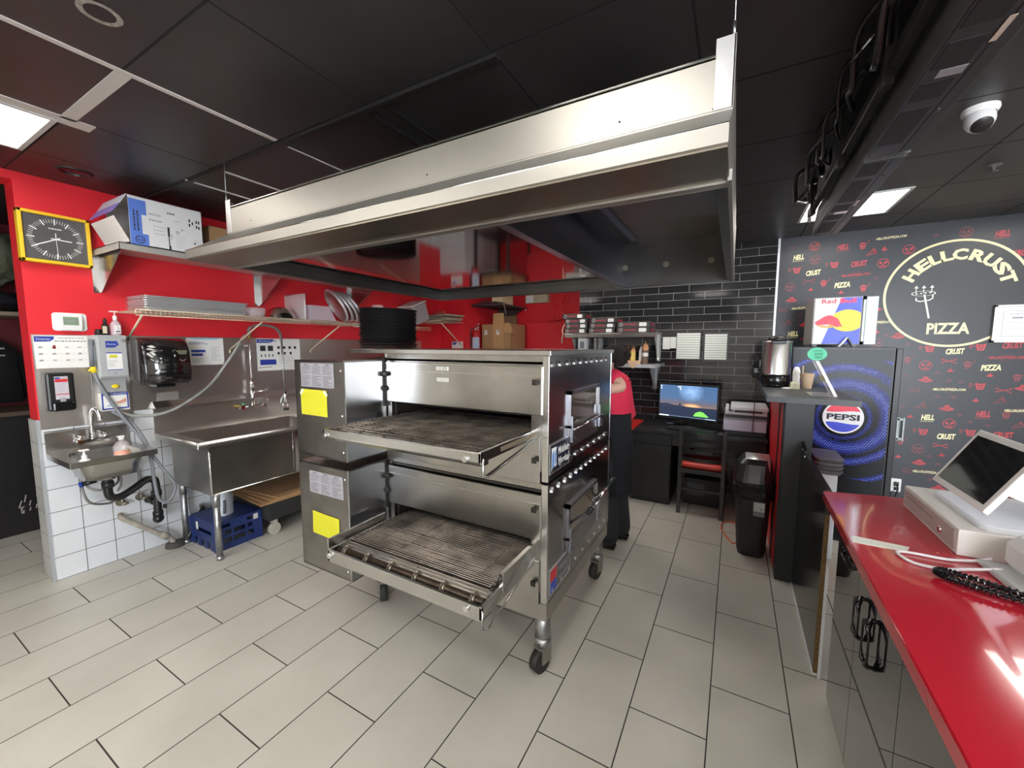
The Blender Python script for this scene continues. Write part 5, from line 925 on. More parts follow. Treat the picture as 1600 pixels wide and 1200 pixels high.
def pizza_box(x, y, z, w, h, label, rot=0.0):
    b = MB(); Mt = Matrix.Translation((x, y, z)) @ Matrix.Rotation(rot, 4, 'Z'); b.use(bb); b.box(0, w, 0, w, 0, h-0.003, 0.001, Mt); b.use(bs); b.box(-0.003, w+0.003, -0.003, w, h-0.006, h, 0.001, Mt); b.box(0.01, w-0.01, -0.0015, 0, 0.004, h-0.008, 0.0, Mt)
    Mf = Mt @ FY(0, -0.0022, 0); b.use(bw); shape(b, Mf, rrect(w*0.68, w*0.90, h*0.12, h*0.82, 0.008, 3)); disc(b, Mf, w*0.13, h*0.48, h*0.34)
    Mf = Mt @ FY(0, -0.0028, 0); b.use(bb); disc(b, Mf, w*0.13, h*0.48, h*0.27); b.use(bw); shape(b, Mf, [(w*0.13-h*0.1, h*0.3), (w*0.13+h*0.12, h*0.45), (w*0.13-h*0.02, h*0.68)]); b.use(br_); rect(b, Mf, w*0.22, w*0.60, h*0.42, h*0.60)
    b.text('hellcrustpizza', h*0.42, Mf @ Matrix.Translation((w*0.41, h*0.5, 0.0005)), w=w*0.36)
    Ms = Mt @ FX(w+0.0035, 0, 0); b.use(br_); rect(b, Ms, w*0.15, w*0.75, h*0.25, h*0.7)
    return tag(obj('pizza_box', b, None, loc=(x, y, z)), label, 'box', 'black pizza boxes on the steel shelf')
for k, (dx, r_) in enumerate(((0.0, 0.01), (0.012, -0.01), (0.005, 0.02), (-0.025, -0.03))): pizza_box(-1.755+dx, 4.402, 1.713+k*0.0555, 0.268, 0.054, ['lowest', 'second', 'third', 'topmost'][k]+' black pizza box of the leftmost stack', r_)
for k, (dx, r_) in enumerate(((0.0, 0.0), (0.01, 0.02), (0.02, -0.02))): pizza_box(-1.465+dx, 4.405, 1.713+k*0.0555, 0.295, 0.054, ['lowest', 'middle', 'topmost'][k]+' black pizza box of the middle stack', r_)
for k, (dx, r_) in enumerate(((0.0, 0.0), (0.002, 0.01))): pizza_box(-1.145+dx, 4.40, 1.713+k*0.058, 0.345, 0.0565, ['lower', 'upper'][k]+' wide black pizza box at the right end of the steel shelf', r_)
# lower shelf
t = thing('condiment_shelf', 'grey shelf below the pizza boxes carrying sauces and a tray', 'shelf', (-1.1, 4.6, 1.34))
b = MB(); b.use(mat('grey_shelf', (0.42, 0.43, 0.45), 0.4, 0.3)); b.box(-1.55, -0.735, 4.42, 4.748, 1.335, 1.372, 0.002); obj('board', b, None, t)
for xx in (-1.50, -0.79):
    b = MB(); b.use(mk('grey_bracket', (0.20, 0.20, 0.21), 0.4, 0.5)); b.prism([(4.745, 1.335), (4.44, 1.335), (4.46, 1.30), (4.70, 1.10), (4.745, 1.09)], 'x', xx, xx+0.005); b.box(xx-0.02, xx+0.03, 4.742, 4.748, 1.08, 1.335); obj('bracket', b, None, t)
def lath(name, prof, c, m, label, cat, group=None, parts=(), seg=16):
    t = thing(name, label, cat, c, group); b = MB(); b.use(m); b.lathe(prof, c, seg); obj('body', b, None, t)
    for pn, pm, pp in parts: b = MB(); b.use(pm); b.lathe(pp, c, seg); obj(pn, b, None, t)
    return t
sq = [(0, 0), (0.03, 0), (0.03, 0.10), (0.022, 0.112), (0, 0.112)]; otop = mat('orange_cap', (0.65, 0.30, 0.14), 0.4); ysauce = mat('yellow_sauce', (0.60, 0.42, 0.10), 0.3)
lath('sauce_bottle', sq, (-0.985, 4.50, 1.41), ysauce, 'yellow squeeze bottle with a pointed peach cap beside the straw holder', 'bottle', None, (('cap', otop, [(0.031, 0.10), (0.02, 0.125), (0.006, 0.135), (0.003, 0.165), (0, 0.165)]),))
lath('sauce_bottle', [(0, 0), (0.033, 0), (0.033, 0.15), (0.03, 0.152), (0, 0.152)], (-0.855, 4.50, 1.3725), mat('brown_sauce', (0.10, 0.06, 0.04), 0.4), 'dark squeeze bottle with white label near the right end of the lower shelf', 'bottle', None, (('cap', otop, [(0.034, 0.15), (0.034, 0.19), (0.02, 0.215), (0.004, 0.225), (0.003, 0.25), (0, 0.25)]), ('label_band', bw, [(0.0338, 0.085), (0.0338, 0.125)])))
b = MB(); b.use(mat('kraft', (0.55, 0.36, 0.22), 0.8)); b.box(-1.03, -0.895, 4.46, 4.56, 1.3725, 1.409, 0.002); b.prism([(-1.02, 1.40), (-0.95, 1.41), (-0.93, 1.345), (-0.97, 1.325)], 'y', 4.412, 4.416); tag(obj('paper_packet', b, None, loc=(-0.96, 4.5, 1.3725)), 'crumpled brown paper packet at the shelf edge under the yellow bottle', 'packet')
t = thing('straw_holder', 'dark holder of wooden sticks behind the yellow bottle', 'holder', (-1.035, 4.60, 1.3725))
b = MB(); b.use(mat('holder_brown', (0.09, 0.05, 0.03), 0.5)); b.box(-1.085, -0.985, 4.57, 4.65, 1.3725, 1.47, 0.003); obj('box', b, None, t)
b = MB(); b.use(mat('stick_wood', (0.25, 0.13, 0.07), 0.6))
for k in range(9): b.cyl((-1.08+k*0.011, 4.60+0.01*(k % 2), 1.40), (-1.085+k*0.013, 4.60, 1.56+0.01*(k % 3)), 0.0025, 5)
obj('sticks', b, None, t)['kind'] = 'stuff'
b = MB(); b.use(paper); b.prism([(-0.93, 1.3725), (-0.885, 1.3725), (-0.875, 1.50), (-0.89, 1.53), (-0.905, 1.57), (-0.925, 1.52)], 'y', 4.53, 4.545); tag(obj('napkin', b, None, loc=(-0.905, 4.54, 1.3725)), 'white paper napkin standing between the two sauce bottles', 'napkin')
b = MB(); b.use(mat('tray_white', (0.50, 0.52, 0.54), 0.5)); b.prism([(4.44, 1.3725), (4.44, 1.44), (4.60, 1.46), (4.60, 1.3725)], 'x', -1.24, -1.09); tag(obj('paper_tray', b, None, loc=(-1.16, 4.5, 1.3725)), 'pale box by the head of the person on the lower shelf', 'tray')
b = MB(); b.use(white); b.box(-1.68, -1.57, 4.66, 4.745, 1.50, 1.66, 0.003); b.use(greyink); b.box(-1.65, -1.60, 4.655, 4.66, 1.54, 1.62); tag(obj('wall_switch_box', b, None, loc=(-1.62, 4.7, 1.50)), 'pale box on the wall under the left end of the pizza box shelf', 'box')
b = MB(); b.use(galv); b.box(-1.49, -1.46, 4.70, 4.748, 1.38, 1.66); b.box(-1.44, -1.41, 4.70, 4.748, 1.38, 1.66); b.use(ink); b.cyl((-1.475, 4.6995, 1.62), (-1.475, 4.70, 1.62), 0.004, 8); b.cyl((-1.425, 4.6995, 1.62), (-1.425, 4.70, 1.62), 0.004, 8); tag(obj('wall_rail', b, None, loc=(-1.45, 4.72, 1.38)), 'perforated metal shelf rails on the wall behind the oven corner', 'rail')
b = MB(); b.use(mat('hanging_bag', (0.5, 0.5, 0.5), 0.2, alpha=0.7)); b.prism([(4.60, 1.70), (4.70, 1.70), (4.69, 1.55), (4.66, 1.44), (4.62, 1.55)], 'x', -0.758, -0.735); tag(obj('film_bag', b, None, loc=(-0.747, 4.65, 1.44)), 'clear plastic bag hanging at the right bracket of the box shelf', 'bag')
# notices on the black tiles
for x0, x1, z0, z1, lab in ((-0.715, -0.640, 1.535, 1.668, 'white double plate on the black tiles, its left half'), (-0.637, -0.560, 1.545, 1.668, 'white plate on the black tiles, right of its twin')):
    b = MB(); b.use(mk('cream_plate', (0.60, 0.60, 0.55), 0.5)); b.box(x0, x1, YB-0.005, YB, z0, z1); b.use(mk('pale_ink', (0.5, 0.5, 0.52), 0.8)); scribble(b, FY((x0+x1)/2, YB-0.0055, (z0+z1)/2), -0.03, 0.03, -0.05, 0.05, 6, 0.15, int(100*x1)); tag(obj('notice_card', b, None, loc=((x0+x1)/2, YB, z0)), lab, 'notice')
for x0, x1, z0, z1, lab, fr in ((-0.575, -0.330, 1.422, 1.715, 'left printed list in a black frame on the tiles above the monitor', 0.006), (-0.310, -0.062, 1.405, 1.715, 'right printed list in a wide black frame on the tiles above the monitor', 0.02)):
    t = thing('framed_list', lab, 'notice', ((x0+x1)/2, YB, z0)); b = MB(); b.use(black); b.box(x0, x1, YB-0.012, YB, z0, z1, 0.002); obj('frame', b, None, t)
    b = MB(); b.use(mk('list_cream', (0.62, 0.64, 0.58), 0.6)); n = 11
    M = FY(0, YB-0.0125, 0); h = (z1-z0-2*fr)/n; b.use(MATS['list_cream'])
    for k in range(n): rect(b, M, x0+fr, x1-fr, z0+fr+k*h+0.0035, z0+fr+(k+1)*h)
    obj('sheet', b, None, t)
# ---------------- person ----------------
def skin(name, verts, edges, radii, m, parent, root=0, sub=2):
    me = bpy.data.meshes.new(name); org = _org(parent); me.from_pydata([tuple(Vector(v)-org) for v in verts], edges, []); o = bpy.data.objects.new(name, me); link(o)
    md = o.modifiers.new('s', 'SKIN'); 
    for i, r in enumerate(radii): me.skin_vertices[0].data[i].radius = r if isinstance(r, tuple) else (r, r); me.skin_vertices[0].data[i].use_root = (i == root)
    md.use_smooth_shade = True
    s2 = o.modifiers.new('u', 'SUBSURF'); s2.levels = sub; s2.render_levels = sub
    dg = bpy.context.evaluated_depsgraph_get(); m2 = bpy.data.meshes.new_from_object(o.evaluated_get(dg)); o.modifiers.clear(); o.data = m2; m2.name = name
    m2.materials.clear(); m2.materials.append(m)
    for p in m2.polygons: p.use_smooth = True
    o.parent = parent; return o
skinm = mat('skin', (0.62, 0.36, 0.27), 0.5); shirt = mat('shirt_red', (0.62, 0.015, 0.06), 0.75, bump=0.15, bscale=18); dark = mat('apron_dark', (0.018, 0.020, 0.026), 0.85, bump=0.2, bscale=14); hair = mat('hair_dark', (0.016, 0.012, 0.010), 0.85, spec=0.2, bump=0.5, bscale=60)
pp = thing('person', 'person in a red shirt and dark apron reaching into the oven from behind', 'person', (-0.80, 3.08, 0))
H = {'pel': (-0.80, 3.08, 0.86), 'waist': (-0.80, 3.08, 1.0), 'chest': (-0.805, 3.08, 1.16), 'ush': (-0.81, 3.08, 1.28), 'neck': (-0.825, 3.08, 1.35), 'jaw': (-0.845, 3.07, 1.40), 'head': (-0.845, 3.07, 1.475), 'crown': (-0.835, 3.07, 1.53),
 'shN': (-0.79, 2.97, 1.33), 'elN': (-0.700, 2.925, 1.262), 'wrN': (-0.945, 2.80, 1.248), 'haN': (-1.005, 2.78, 1.24), 'shF': (-0.80, 3.23, 1.285), 'elF': (-0.76, 3.30, 1.10), 'wrF': (-0.96, 3.28, 1.12), 'haF': (-1.01, 3.27, 1.12),
 'hpN': (-0.80, 2.99, 0.80), 'knN': (-0.80, 2.98, 0.45), 'anN': (-0.79, 2.98, 0.075), 'toN': (-0.90, 2.96, 0.03), 'hpF': (-0.80, 3.17, 0.80), 'knF': (-0.79, 3.18, 0.45), 'anF': (-0.74, 3.19, 0.075), 'toF': (-0.85, 3.19, 0.03)}
ks = list(H); ed = [('pel', 'waist'), ('waist', 'chest'), ('chest', 'ush'), ('ush', 'neck'), ('neck', 'jaw'), ('jaw', 'head'), ('head', 'crown'), ('ush', 'shN'), ('shN', 'elN'), ('elN', 'wrN'), ('wrN', 'haN'), ('ush', 'shF'), ('shF', 'elF'), ('elF', 'wrF'), ('wrF', 'haF'), ('pel', 'hpN'), ('hpN', 'knN'), ('knN', 'anN'), ('anN', 'toN'), ('pel', 'hpF'), ('hpF', 'knF'), ('knF', 'anF'), ('anF', 'toF')]
rr = {'pel': 0.115, 'waist': 0.10, 'chest': 0.115, 'ush': 0.075, 'neck': 0.045, 'jaw': 0.055, 'head': (0.088, 0.075), 'crown': 0.06, 'shN': 0.055, 'elN': 0.047, 'wrN': 0.030, 'haN': 0.032, 'shF': 0.055, 'elF': 0.042, 'wrF': 0.028, 'haF': 0.032, 'hpN': 0.085, 'knN': 0.055, 'anN': 0.038, 'toN': 0.028, 'hpF': 0.085, 'knF': 0.055, 'anF': 0.038, 'toF': 0.028}
skin('body', [H[k] for k in ks], [(ks.index(a), ks.index(c)) for a, c in ed], [rr[k] for k in ks], skinm, pp, 0)
for hx, hy, hz in (H['haN'], H['haF']):
    for q in range(5):
        a = (q-2)*0.013
        p0 = (hx-0.005, hy+a, hz); p1 = (hx-0.045-0.008*(2-abs(q-2)), hy+a*1.2, hz-0.002); p2 = (hx-0.07-0.012*(2-abs(q-2)), hy+a*1.25, hz-0.02)
        if q == 4: p0 = (hx+0.01, hy-0.02, hz); p1 = (hx-0.02, hy-0.045, hz); p2 = (hx-0.045, hy-0.05, hz-0.012)
        skin('thumb' if q == 4 else 'finger', [p0, p1, p2], [(0, 1), (1, 2)], [0.010, 0.009, 0.007], skinm, pp, 0, 1)
b = MB(); b.use(skinm); b.sphere((-0.835, 2.992, 1.465), 0.024, (0.7, 0.35, 1.15), 14); b.use(mat('skin_inner', (0.45, 0.20, 0.15), 0.6)); b.sphere((-0.835, 2.985, 1.465), 0.012, (0.6, 0.3, 1.2), 10); obj('ear', b, None, pp, smooth_all=True)
b = MB(); b.use(skinm); b.sphere((-0.935, 3.07, 1.455), 0.018, (1.0, 0.8, 1.3), 12); b.use(mat('lip', (0.45, 0.12, 0.12), 0.5)); b.sphere((-0.918, 3.07, 1.405), 0.012, (0.7, 1.6, 0.5), 10); b.use(ink)
for yy in (3.04, 3.10): b.sphere((-0.918, yy, 1.49), 0.007, seg=8)
obj('face', b, None, pp, smooth_all=True)
b = MB(); b.use(hair); b.sphere((-0.81, 3.07, 1.50), 0.098, (1.0, 0.86, 0.78), 24); b.sphere((-0.762, 3.07, 1.475), 0.055, (0.9, 1.2, 1.2), 16); b.sphere((-0.775, 3.0, 1.43), 0.028, (0.7, 0.6, 1.6), 12); b.sphere((-0.712, 3.06, 1.50), 0.03, seg=12)
obj('hair', b, None, pp, smooth_all=True)
sv = ['waist', 'chest', 'ush', 'neck', 'shN', 'elN', 'shF', 'elF']; P = {k: Vector(H[k]) for k in sv}; P['elN'] = P['shN'].lerp(P['elN'], 0.60)+Vector((0.012, 0.0, 0.016)); P['elF'] = P['shF'].lerp(P['elF'], 0.6); P['neck'] = P['ush'].lerp(P['neck'], 0.45)
skin('shirt', [P[k]+(Vector((0, 0, -0.09)) if k == 'waist' else Vector((0, 0, 0))) for k in sv], [(0, 1), (1, 2), (2, 3), (2, 4), (4, 5), (2, 6), (6, 7)], [0.128, 0.138, 0.118, 0.066, 0.082, 0.068, 0.082, 0.068], shirt, pp, 1)
b = MB(); b.use(dark)
rg = []
for z, rx, ry, cx_ in ((1.06, 0.128, 0.150, -0.80), (0.95, 0.130, 0.155, -0.80), (0.80, 0.142, 0.175, -0.795), (0.62, 0.146, 0.185, -0.79), (0.44, 0.150, 0.19, -0.785)):
    rg.append([(cx_+rx*math.cos(a), 3.08+ry*math.sin(a)+0.006*math.sin(a*7+z*9), z) for a in [2*PI*k/28 for k in range(28)]])
rr_loft(b, rg, False, False); bmesh.ops.solidify(b.bm, geom=list(b.bm.faces), thickness=0.006)
obj('apron', b, None, pp, smooth_all=True)
for s_, kn, an in ((1, 'knN', 'anN'), (1, 'knF', 'anF')):
    hp = 'hp'+kn[-1]; A, B, C_ = Vector(H[hp]), Vector(H[kn]), Vector(H[an]); skin('trouser_leg', [A, B, C_+Vector((0, 0, -0.055))], [(0, 1), (1, 2)], [0.11, 0.085, 0.080], dark, pp, 0)
for an in ('anN', 'anF'):
    a_ = Vector(H[an]); b = MB(); b.use(blackgloss); b.sphere((a_.x-0.045, a_.y, 0.036), 0.05, (2.1, 0.95, 0.72), 20); b.box(a_.x-0.125, a_.x+0.05, a_.y-0.035, a_.y+0.035, 0.0, 0.02, 0.008); obj('shoe', b, None, pp, smooth_all=True)
b = MB(); b.use(mat('tray_brass', (0.16, 0.13, 0.09), 0.4, 0.7)); b.box(-1.02, -0.775, 2.74, 2.93, 1.10, 1.155, 0.003); b.use(MATS['crumb_rib']); b.box(-1.0, -0.79, 2.75, 2.92, 1.156, 1.158)
# the ends of the conveyors sticking out behind the oven, beside the person
for (z, r_) in ((1.14, up), (0.57, lo)):
    c = MB(); c.use(steel_mid); c.box(-1.60, -0.775, 2.98-0.012, 2.98, z-0.05, z, 0.002) if False else c.box(-1.60, -0.775, 2.86, 2.872, z-0.045, z, 0.002); c.box(-0.787, -0.775, 2.60, 2.87, z-0.05, z, 0.002); c.box(-1.60, -1.588, 2.60, 2.87, z-0.05, z, 0.002); c.use(wiremetal)
    for k in range(20): c.cyl((-1.59, 2.61+k*0.0127, z+0.002), (-0.78, 2.61+k*0.0127, z+0.002), 0.0018, 4)
    obj('rear_conveyor', c, None, r_)
b.bm.free()
# ---------------- desk corner ----------------
dk = mat('desk_black', (0.014, 0.014, 0.015), 0.38); dkm = mat('desk_black_matt', (0.010, 0.010, 0.010), 0.6)
t = thing('desk', 'long black desk against the black tiles with a cabinet at its left end', 'desk', (-0.3, 4.4, 0))
b = MB(); b.use(dk); b.box(-0.885, 0.285, 4.085, 4.745, 0.715, 0.742, 0.002); obj('desktop', b, None, t)
b = MB(); b.use(dkm); b.box(-0.88, -0.505, 4.12, 4.74, 0.0, 0.712); obj('cabinet', b, None, t)
b = MB(); b.use(dk); b.box(-0.872, -0.513, 4.10, 4.12, 0.02, 0.59, 0.002); obj('cabinet_door', b, None, t)
b = MB(); b.use(dk); b.box(-0.872, -0.513, 4.102, 4.12, 0.61, 0.70, 0.002); obj('drawer', b, None, t)
b = MB(); b.use(dk); b.box(-0.50, 0.28, 4.12, 4.14, 0.60, 0.712, 0.002); b.use(dkm); b.box(-0.04, 0.28, 4.11, 4.125, 0.615, 0.70, 0.003); obj('apron_rail', b, None, t)
b = MB(); b.use(dkm); b.box(0.24, 0.28, 4.14, 4.74, 0, 0.712); obj('side_panel', b, None, t)
b = MB(); b.use(dkm); b.box(-0.40, -0.05, 4.25, 4.55, 0.0, 0.26, 0.004); b.use(mat('slot_dark', (0.04, 0.045, 0.055), 0.4)); b.box(-0.36, -0.2, 4.245, 4.25, 0.10, 0.22); tag(obj('computer_case', b, None, loc=(-0.22, 4.4, 0)), 'dark computer case on the floor under the desk', 'computer')
t = thing('red_table', 'red topped small table between the person and the desk', 'table', (-1.15, 4.3, 0))
b = MB(); b.use(mat('table_red', (0.42, 0.015, 0.012), 0.35)); b.box(-1.50, -0.845, 3.98, 4.50, 0.744, 0.762, 0.002); obj('tabletop', b, None, t)
for lx in (-1.46, -0.92):
    for ly in (4.03, 4.45): b = MB(); b.use(dkm); b.box(lx-0.02, lx+0.02, ly-0.02, ly+0.02, 0, 0.744); obj('leg', b, None, t)
# monitor
def mon_mat():
    m = bpy.data.materials.new('screen_image'); m.use_nodes = True; nt = m.node_tree; bs_ = nt.nodes['Principled BSDF']; bs_.inputs['Base Color'].default_value = (0.01, 0.01, 0.01, 1); bs_.inputs['Roughness'].default_value = 0.25
    tc = nt.nodes.new('ShaderNodeTexCoord'); s_ = nt.nodes.new('ShaderNodeSeparateXYZ'); nt.links.new(tc.outputs['Generated'], s_.inputs[0])
    cr = nt.nodes.new('ShaderNodeValToRGB'); e = cr.color_ramp.elements; e[0].position = 0; e[0].color = (0.012, 0.018, 0.035, 1); e[1].position = 1; e[1].color = (0.035, 0.08, 0.16, 1)
    for p, c in ((0.33, (0.014, 0.02, 0.04, 1)), (0.345, (0.16, 0.10, 0.08, 1)), (0.42, (0.09, 0.075, 0.085, 1)), (0.60, (0.045, 0.085, 0.16, 1))): q = e.new(p); q.color = c
    nt.links.new(s_.outputs['Z'], cr.inputs[0])
    gr = nt.nodes.new('ShaderNodeVectorMath'); gr.operation = 'DISTANCE'; gr.inputs[1].default_value = (0.56, 0.5, 0.36); mp = nt.nodes.new('ShaderNodeMapping'); mp.inputs['Scale'].default_value = (1, 0, 1.7); nt.links.new(tc.outputs['Generated'], mp.inputs[0]); gr.inputs[1].default_value = (0.58, 0, 0.36*1.7); nt.links.new(mp.outputs[0], gr.inputs[0])
    mr = nt.nodes.new('ShaderNodeMapRange'); mr.inputs[1].default_value = 0.0; mr.inputs[2].default_value = 0.18; mr.inputs[3].default_value = 1; mr.inputs[4].default_value = 0; nt.links.new(gr.outputs['Value'], mr.inputs[0])
    gt = nt.nodes.new('ShaderNodeMath'); gt.operation = 'GREATER_THAN'; gt.inputs[1].default_value = 0.345; nt.links.new(s_.outputs['Z'], gt.inputs[0]); ml = nt.nodes.new('ShaderNodeMath'); ml.operation = 'MULTIPLY'; nt.links.new(mr.outputs[0], ml.inputs[0]); nt.links.new(gt.outputs[0], ml.inputs[1])
    mx = nt.nodes.new('ShaderNodeMix'); mx.data_type = 'RGBA'; mx.inputs[7].default_value = (0.75, 0.36, 0.16, 1); nt.links.new(ml.outputs[0], mx.inputs[0]); nt.links.new(cr.outputs[0], mx.inputs[6])
    d2 = nt.nodes.new('ShaderNodeVectorMath'); d2.operation = 'DISTANCE'; d2.inputs[1].default_value = (0.56*1.6, 0, 0.85); m2 = nt.nodes.new('ShaderNodeMapping'); m2.inputs['Scale'].default_value = (1.6, 0, 1); nt.links.new(tc.outputs['Generated'], m2.inputs[0]); nt.links.new(m2.outputs[0], d2.inputs[0])
    r2 = nt.nodes.new('ShaderNodeMapRange'); r2.inputs[1].default_value = 0.05; r2.inputs[2].default_value = 0.38; r2.inputs[3].default_value = 0.75; r2.inputs[4].default_value = 0; nt.links.new(d2.outputs['Value'], r2.inputs[0])
    nz = nt.nodes.new('ShaderNodeTexNoise'); nz.inputs['Scale'].default_value = 7; nt.links.new(tc.outputs['Generated'], nz.inputs[0]); m4 = nt.nodes.new('ShaderNodeMath'); m4.operation = 'MULTIPLY'; nt.links.new(r2.outputs[0], m4.inputs[0]); nt.links.new(nz.outputs[0], m4.inputs[1])
    x2 = nt.nodes.new('ShaderNodeMix'); x2.data_type = 'RGBA'; x2.inputs[7].default_value = (0.35, 0.55, 0.9, 1); nt.links.new(m4.outputs[0], x2.inputs[0]); nt.links.new(mx.outputs[2], x2.inputs[6])
    nt.links.new(x2.outputs[2], bs_.inputs['Emission Color']); bs_.inputs['Emission Strength'].default_value = 1.0
    return m
Mm = Matrix.Translation((-0.405, 4.39, 0)) @ Matrix.Rotation(math.radians(-13), 4, 'Z')
t = thing('monitor', 'wide computer monitor showing a night landscape with a green tent', 'monitor', (-0.405, 4.43, 0.742))
b = MB(); b.use(black); b.box(-0.292, 0.292, 0, 0.03, 0.815, 1.185, 0.004, Mm); obj('housing', b, None, t)
b = MB(); b.use(mon_mat()); MF = Mm @ FY(0, -0.0012, 1.005); W2, H2 = 0.280, 0.163; rect(b, MF, -W2, W2, -H2, H2); scr = obj('screen', b, None, t)
gl = lambda n, c, s_=1.0: mk(n, c, 0.5, emit=c, es=s_)
b = MB(); MF = Mm @ FY(0, -0.0018, 1.005); b.use(gl('screen_hill', (0.012, 0.018, 0.034))); shape(b, MF, [(-W2, -0.05), (-W2, -0.035), (-0.2, -0.028), (-0.12, -0.045), (-0.08, -0.04), (-0.078, -0.02), (-0.07, -0.018), (-0.062, -0.02), (-0.06, -0.042), (0.0, -0.05), (0.1, -0.052), (0.2, -0.05), (W2, -0.048), (W2, -0.06), (-W2, -0.06)])
b.use(gl('screen_tent', (0.12, 0.62, 0.06))); MF2 = Mm @ FY(0, -0.0024, 1.005); shape(b, MF2, [(0.065, -0.138), (0.085, -0.105), (0.115, -0.092), (0.135, -0.088), (0.155, -0.094), (0.185, -0.115), (0.21, -0.138)][::-1]); b.use(gl('screen_tent_dark', (0.04, 0.3, 0.03))); MF3 = Mm @ FY(0, -0.0028, 1.005); stroke(b, MF3, [(0.135, -0.088), (0.15, -0.12), (0.148, -0.138)], 0.003); stroke(b, MF3, [(0.09, -0.108), (0.13, -0.112), (0.19, -0.12)], 0.002)
b.use(gl('screen_bar', (0.05, 0.07, 0.11))); rect(b, MF, -W2, W2, -H2, -H2+0.010); b.use(gl('screen_icon', (0.6, 0.75, 0.85)))
rect(b, MF3, -W2, -W2+0.10, -H2, -H2+0.010); 
for u, v in ((-0.265, 0.148), (-0.265, 0.125), (-0.09, 0.148), (-0.07, 0.148), (-0.07, 0.125)): rect(b, MF3, u-0.006, u+0.006, v-0.006, v+0.006)
for k in range(6): rect(b, MF3, 0.18+k*0.016, 0.188+k*0.016, -H2+0.003, -H2+0.008)
obj('screen_picture', b, None, scr)
b = MB(); b.use(black); b.box(-0.035, 0.035, 0.03, 0.05, 0.75, 0.95, 0.003, Mm); b.lathe([(0, 0.742), (0.12, 0.742), (0.12, 0.752), (0, 0.756)], (0, 0, 0), 24, Mm @ Matrix.Translation((0, 0.06, 0))); obj('stand', b, None, t)
t = thing('keyboard', 'black computer keyboard in front of the monitor', 'keyboard', (-0.34, 4.22, 0.742))
Mk = Matrix.Translation((-0.345, 4.21, 0.743)) @ Matrix.Rotation(math.radians(-13), 4, 'Z')
b = MB(); b.use(black); b.box(-0.225, 0.225, -0.075, 0.075, 0, 0.016, 0.003, Mk); obj('case', b, None, t)
b = MB(); b.use(mat('key_dark', (0.035, 0.035, 0.038), 0.4))
for r_ in range(5):
    for c_ in range(18): b.box(-0.215+c_*0.0241, -0.215+c_*0.0241+0.020, -0.066+r_*0.0265, -0.066+r_*0.0265+0.021, 0.016, 0.022, 0.0, Mk)
obj('keys', b, None, t)['kind'] = 'stuff'
b = MB(); b.use(mat('mouse_dark', (0.03, 0.03, 0.035), 0.2)); b.sphere((-0.085, 4.13, 0.757), 0.033, (0.9, 1.5, 0.5), 16); tag(obj('mouse', b, None, loc=(-0.085, 4.13, 0.742)), 'dark computer mouse at the right of the keyboard', 'mouse')
b = MB(); b.use(mat('cup_blue_dark', (0.03, 0.035, 0.06), 0.3)); b.sphere((-0.56, 4.47, 0.757), 0.045, (1.3, 1, 0.4), 14); b.tube(bez([(-0.54, 4.49, 0.76), (-0.50, 4.52, 0.80), (-0.45, 4.52, 0.78)], 5), 0.003, 5); tag(obj('speaker_puck', b, None, loc=(-0.56, 4.47, 0.742)), 'small dark puck shaped gadget left of the monitor foot', 'gadget')
# printer
t = thing('printer', 'white desktop printer with a raised scanner lid at the right end of the desk', 'printer', (0.11, 4.40, 0.742))
pw = mat('printer_lilac', (0.56, 0.53, 0.66), 0.5); pwt = mat('printer_white', (0.66, 0.66, 0.69), 0.45); pdk = mat('printer_dark', (0.03, 0.032, 0.045), 0.4)
b = MB(); b.use(pdk); b.box(-0.055, 0.275, 4.24, 4.62, 0.743, 0.785, 0.004); b.use(pw); b.box(-0.068, 0.186, 4.225, 4.63, 0.785, 0.885, 0.003); b.box(0.188, 0.278, 4.225, 4.63, 0.785, 0.885, 0.003); b.use(pdk); b.box(-0.06, 0.275, 4.235, 4.62, 0.885, 0.935, 0.003); b.use(mat('printer_grey', (0.22, 0.22, 0.24), 0.4)); b.prism([(4.225, 0.885), (4.235, 0.905), (4.30, 0.91), (4.30, 0.885)], 'x', -0.06, 0.275); obj('body', b, None, t)
b = MB(); b.use(pwt); b.box(-0.058, 0.278, 4.225, 4.62, 0.936, 0.958, 0.003); b.box(-0.058, -0.03, 4.225, 4.62, 0.958, 0.985, 0.003); b.box(0.0, 0.02, 4.23, 4.62, 0.955, 0.985, 0.002); b.box(0.24, 0.278, 4.225, 4.62, 0.958, 0.98, 0.003); b.use(pdk); b.box(-0.03, 0.24, 4.27, 4.6, 0.958, 0.975); obj('scanner_bed', b, None, t)
b = MB(); b.use(pwt); b.box(-0.015, 0.285, 4.215, 4.62, 0.978, 1.012, 0.006); obj('scanner_lid', b, None, t)
b = MB(); b.use(black); b.tube(bez([(0.17, 4.19, 1.48), (0.172, 4.17, 1.3), (0.172, 4.17, 1.0), (0.168, 4.17, 0.80), (0.155, 4.165, 0.70), (0.145, 4.16, 0.66)], 6), 0.0035, 6); b.use(mat('cord_end', (0.5, 0.2, 0.08), 0.5)); b.tube([(0.14, 4.158, 0.66), (0.132, 4.157, 0.64), (0.14, 4.156, 0.63), (0.146, 4.156, 0.645)], 0.004, 6); tag(obj('hanging_cord', b, None, loc=(0.16, 4.17, 0.63)), 'thin black cord hanging in front of the white printer', 'cord')
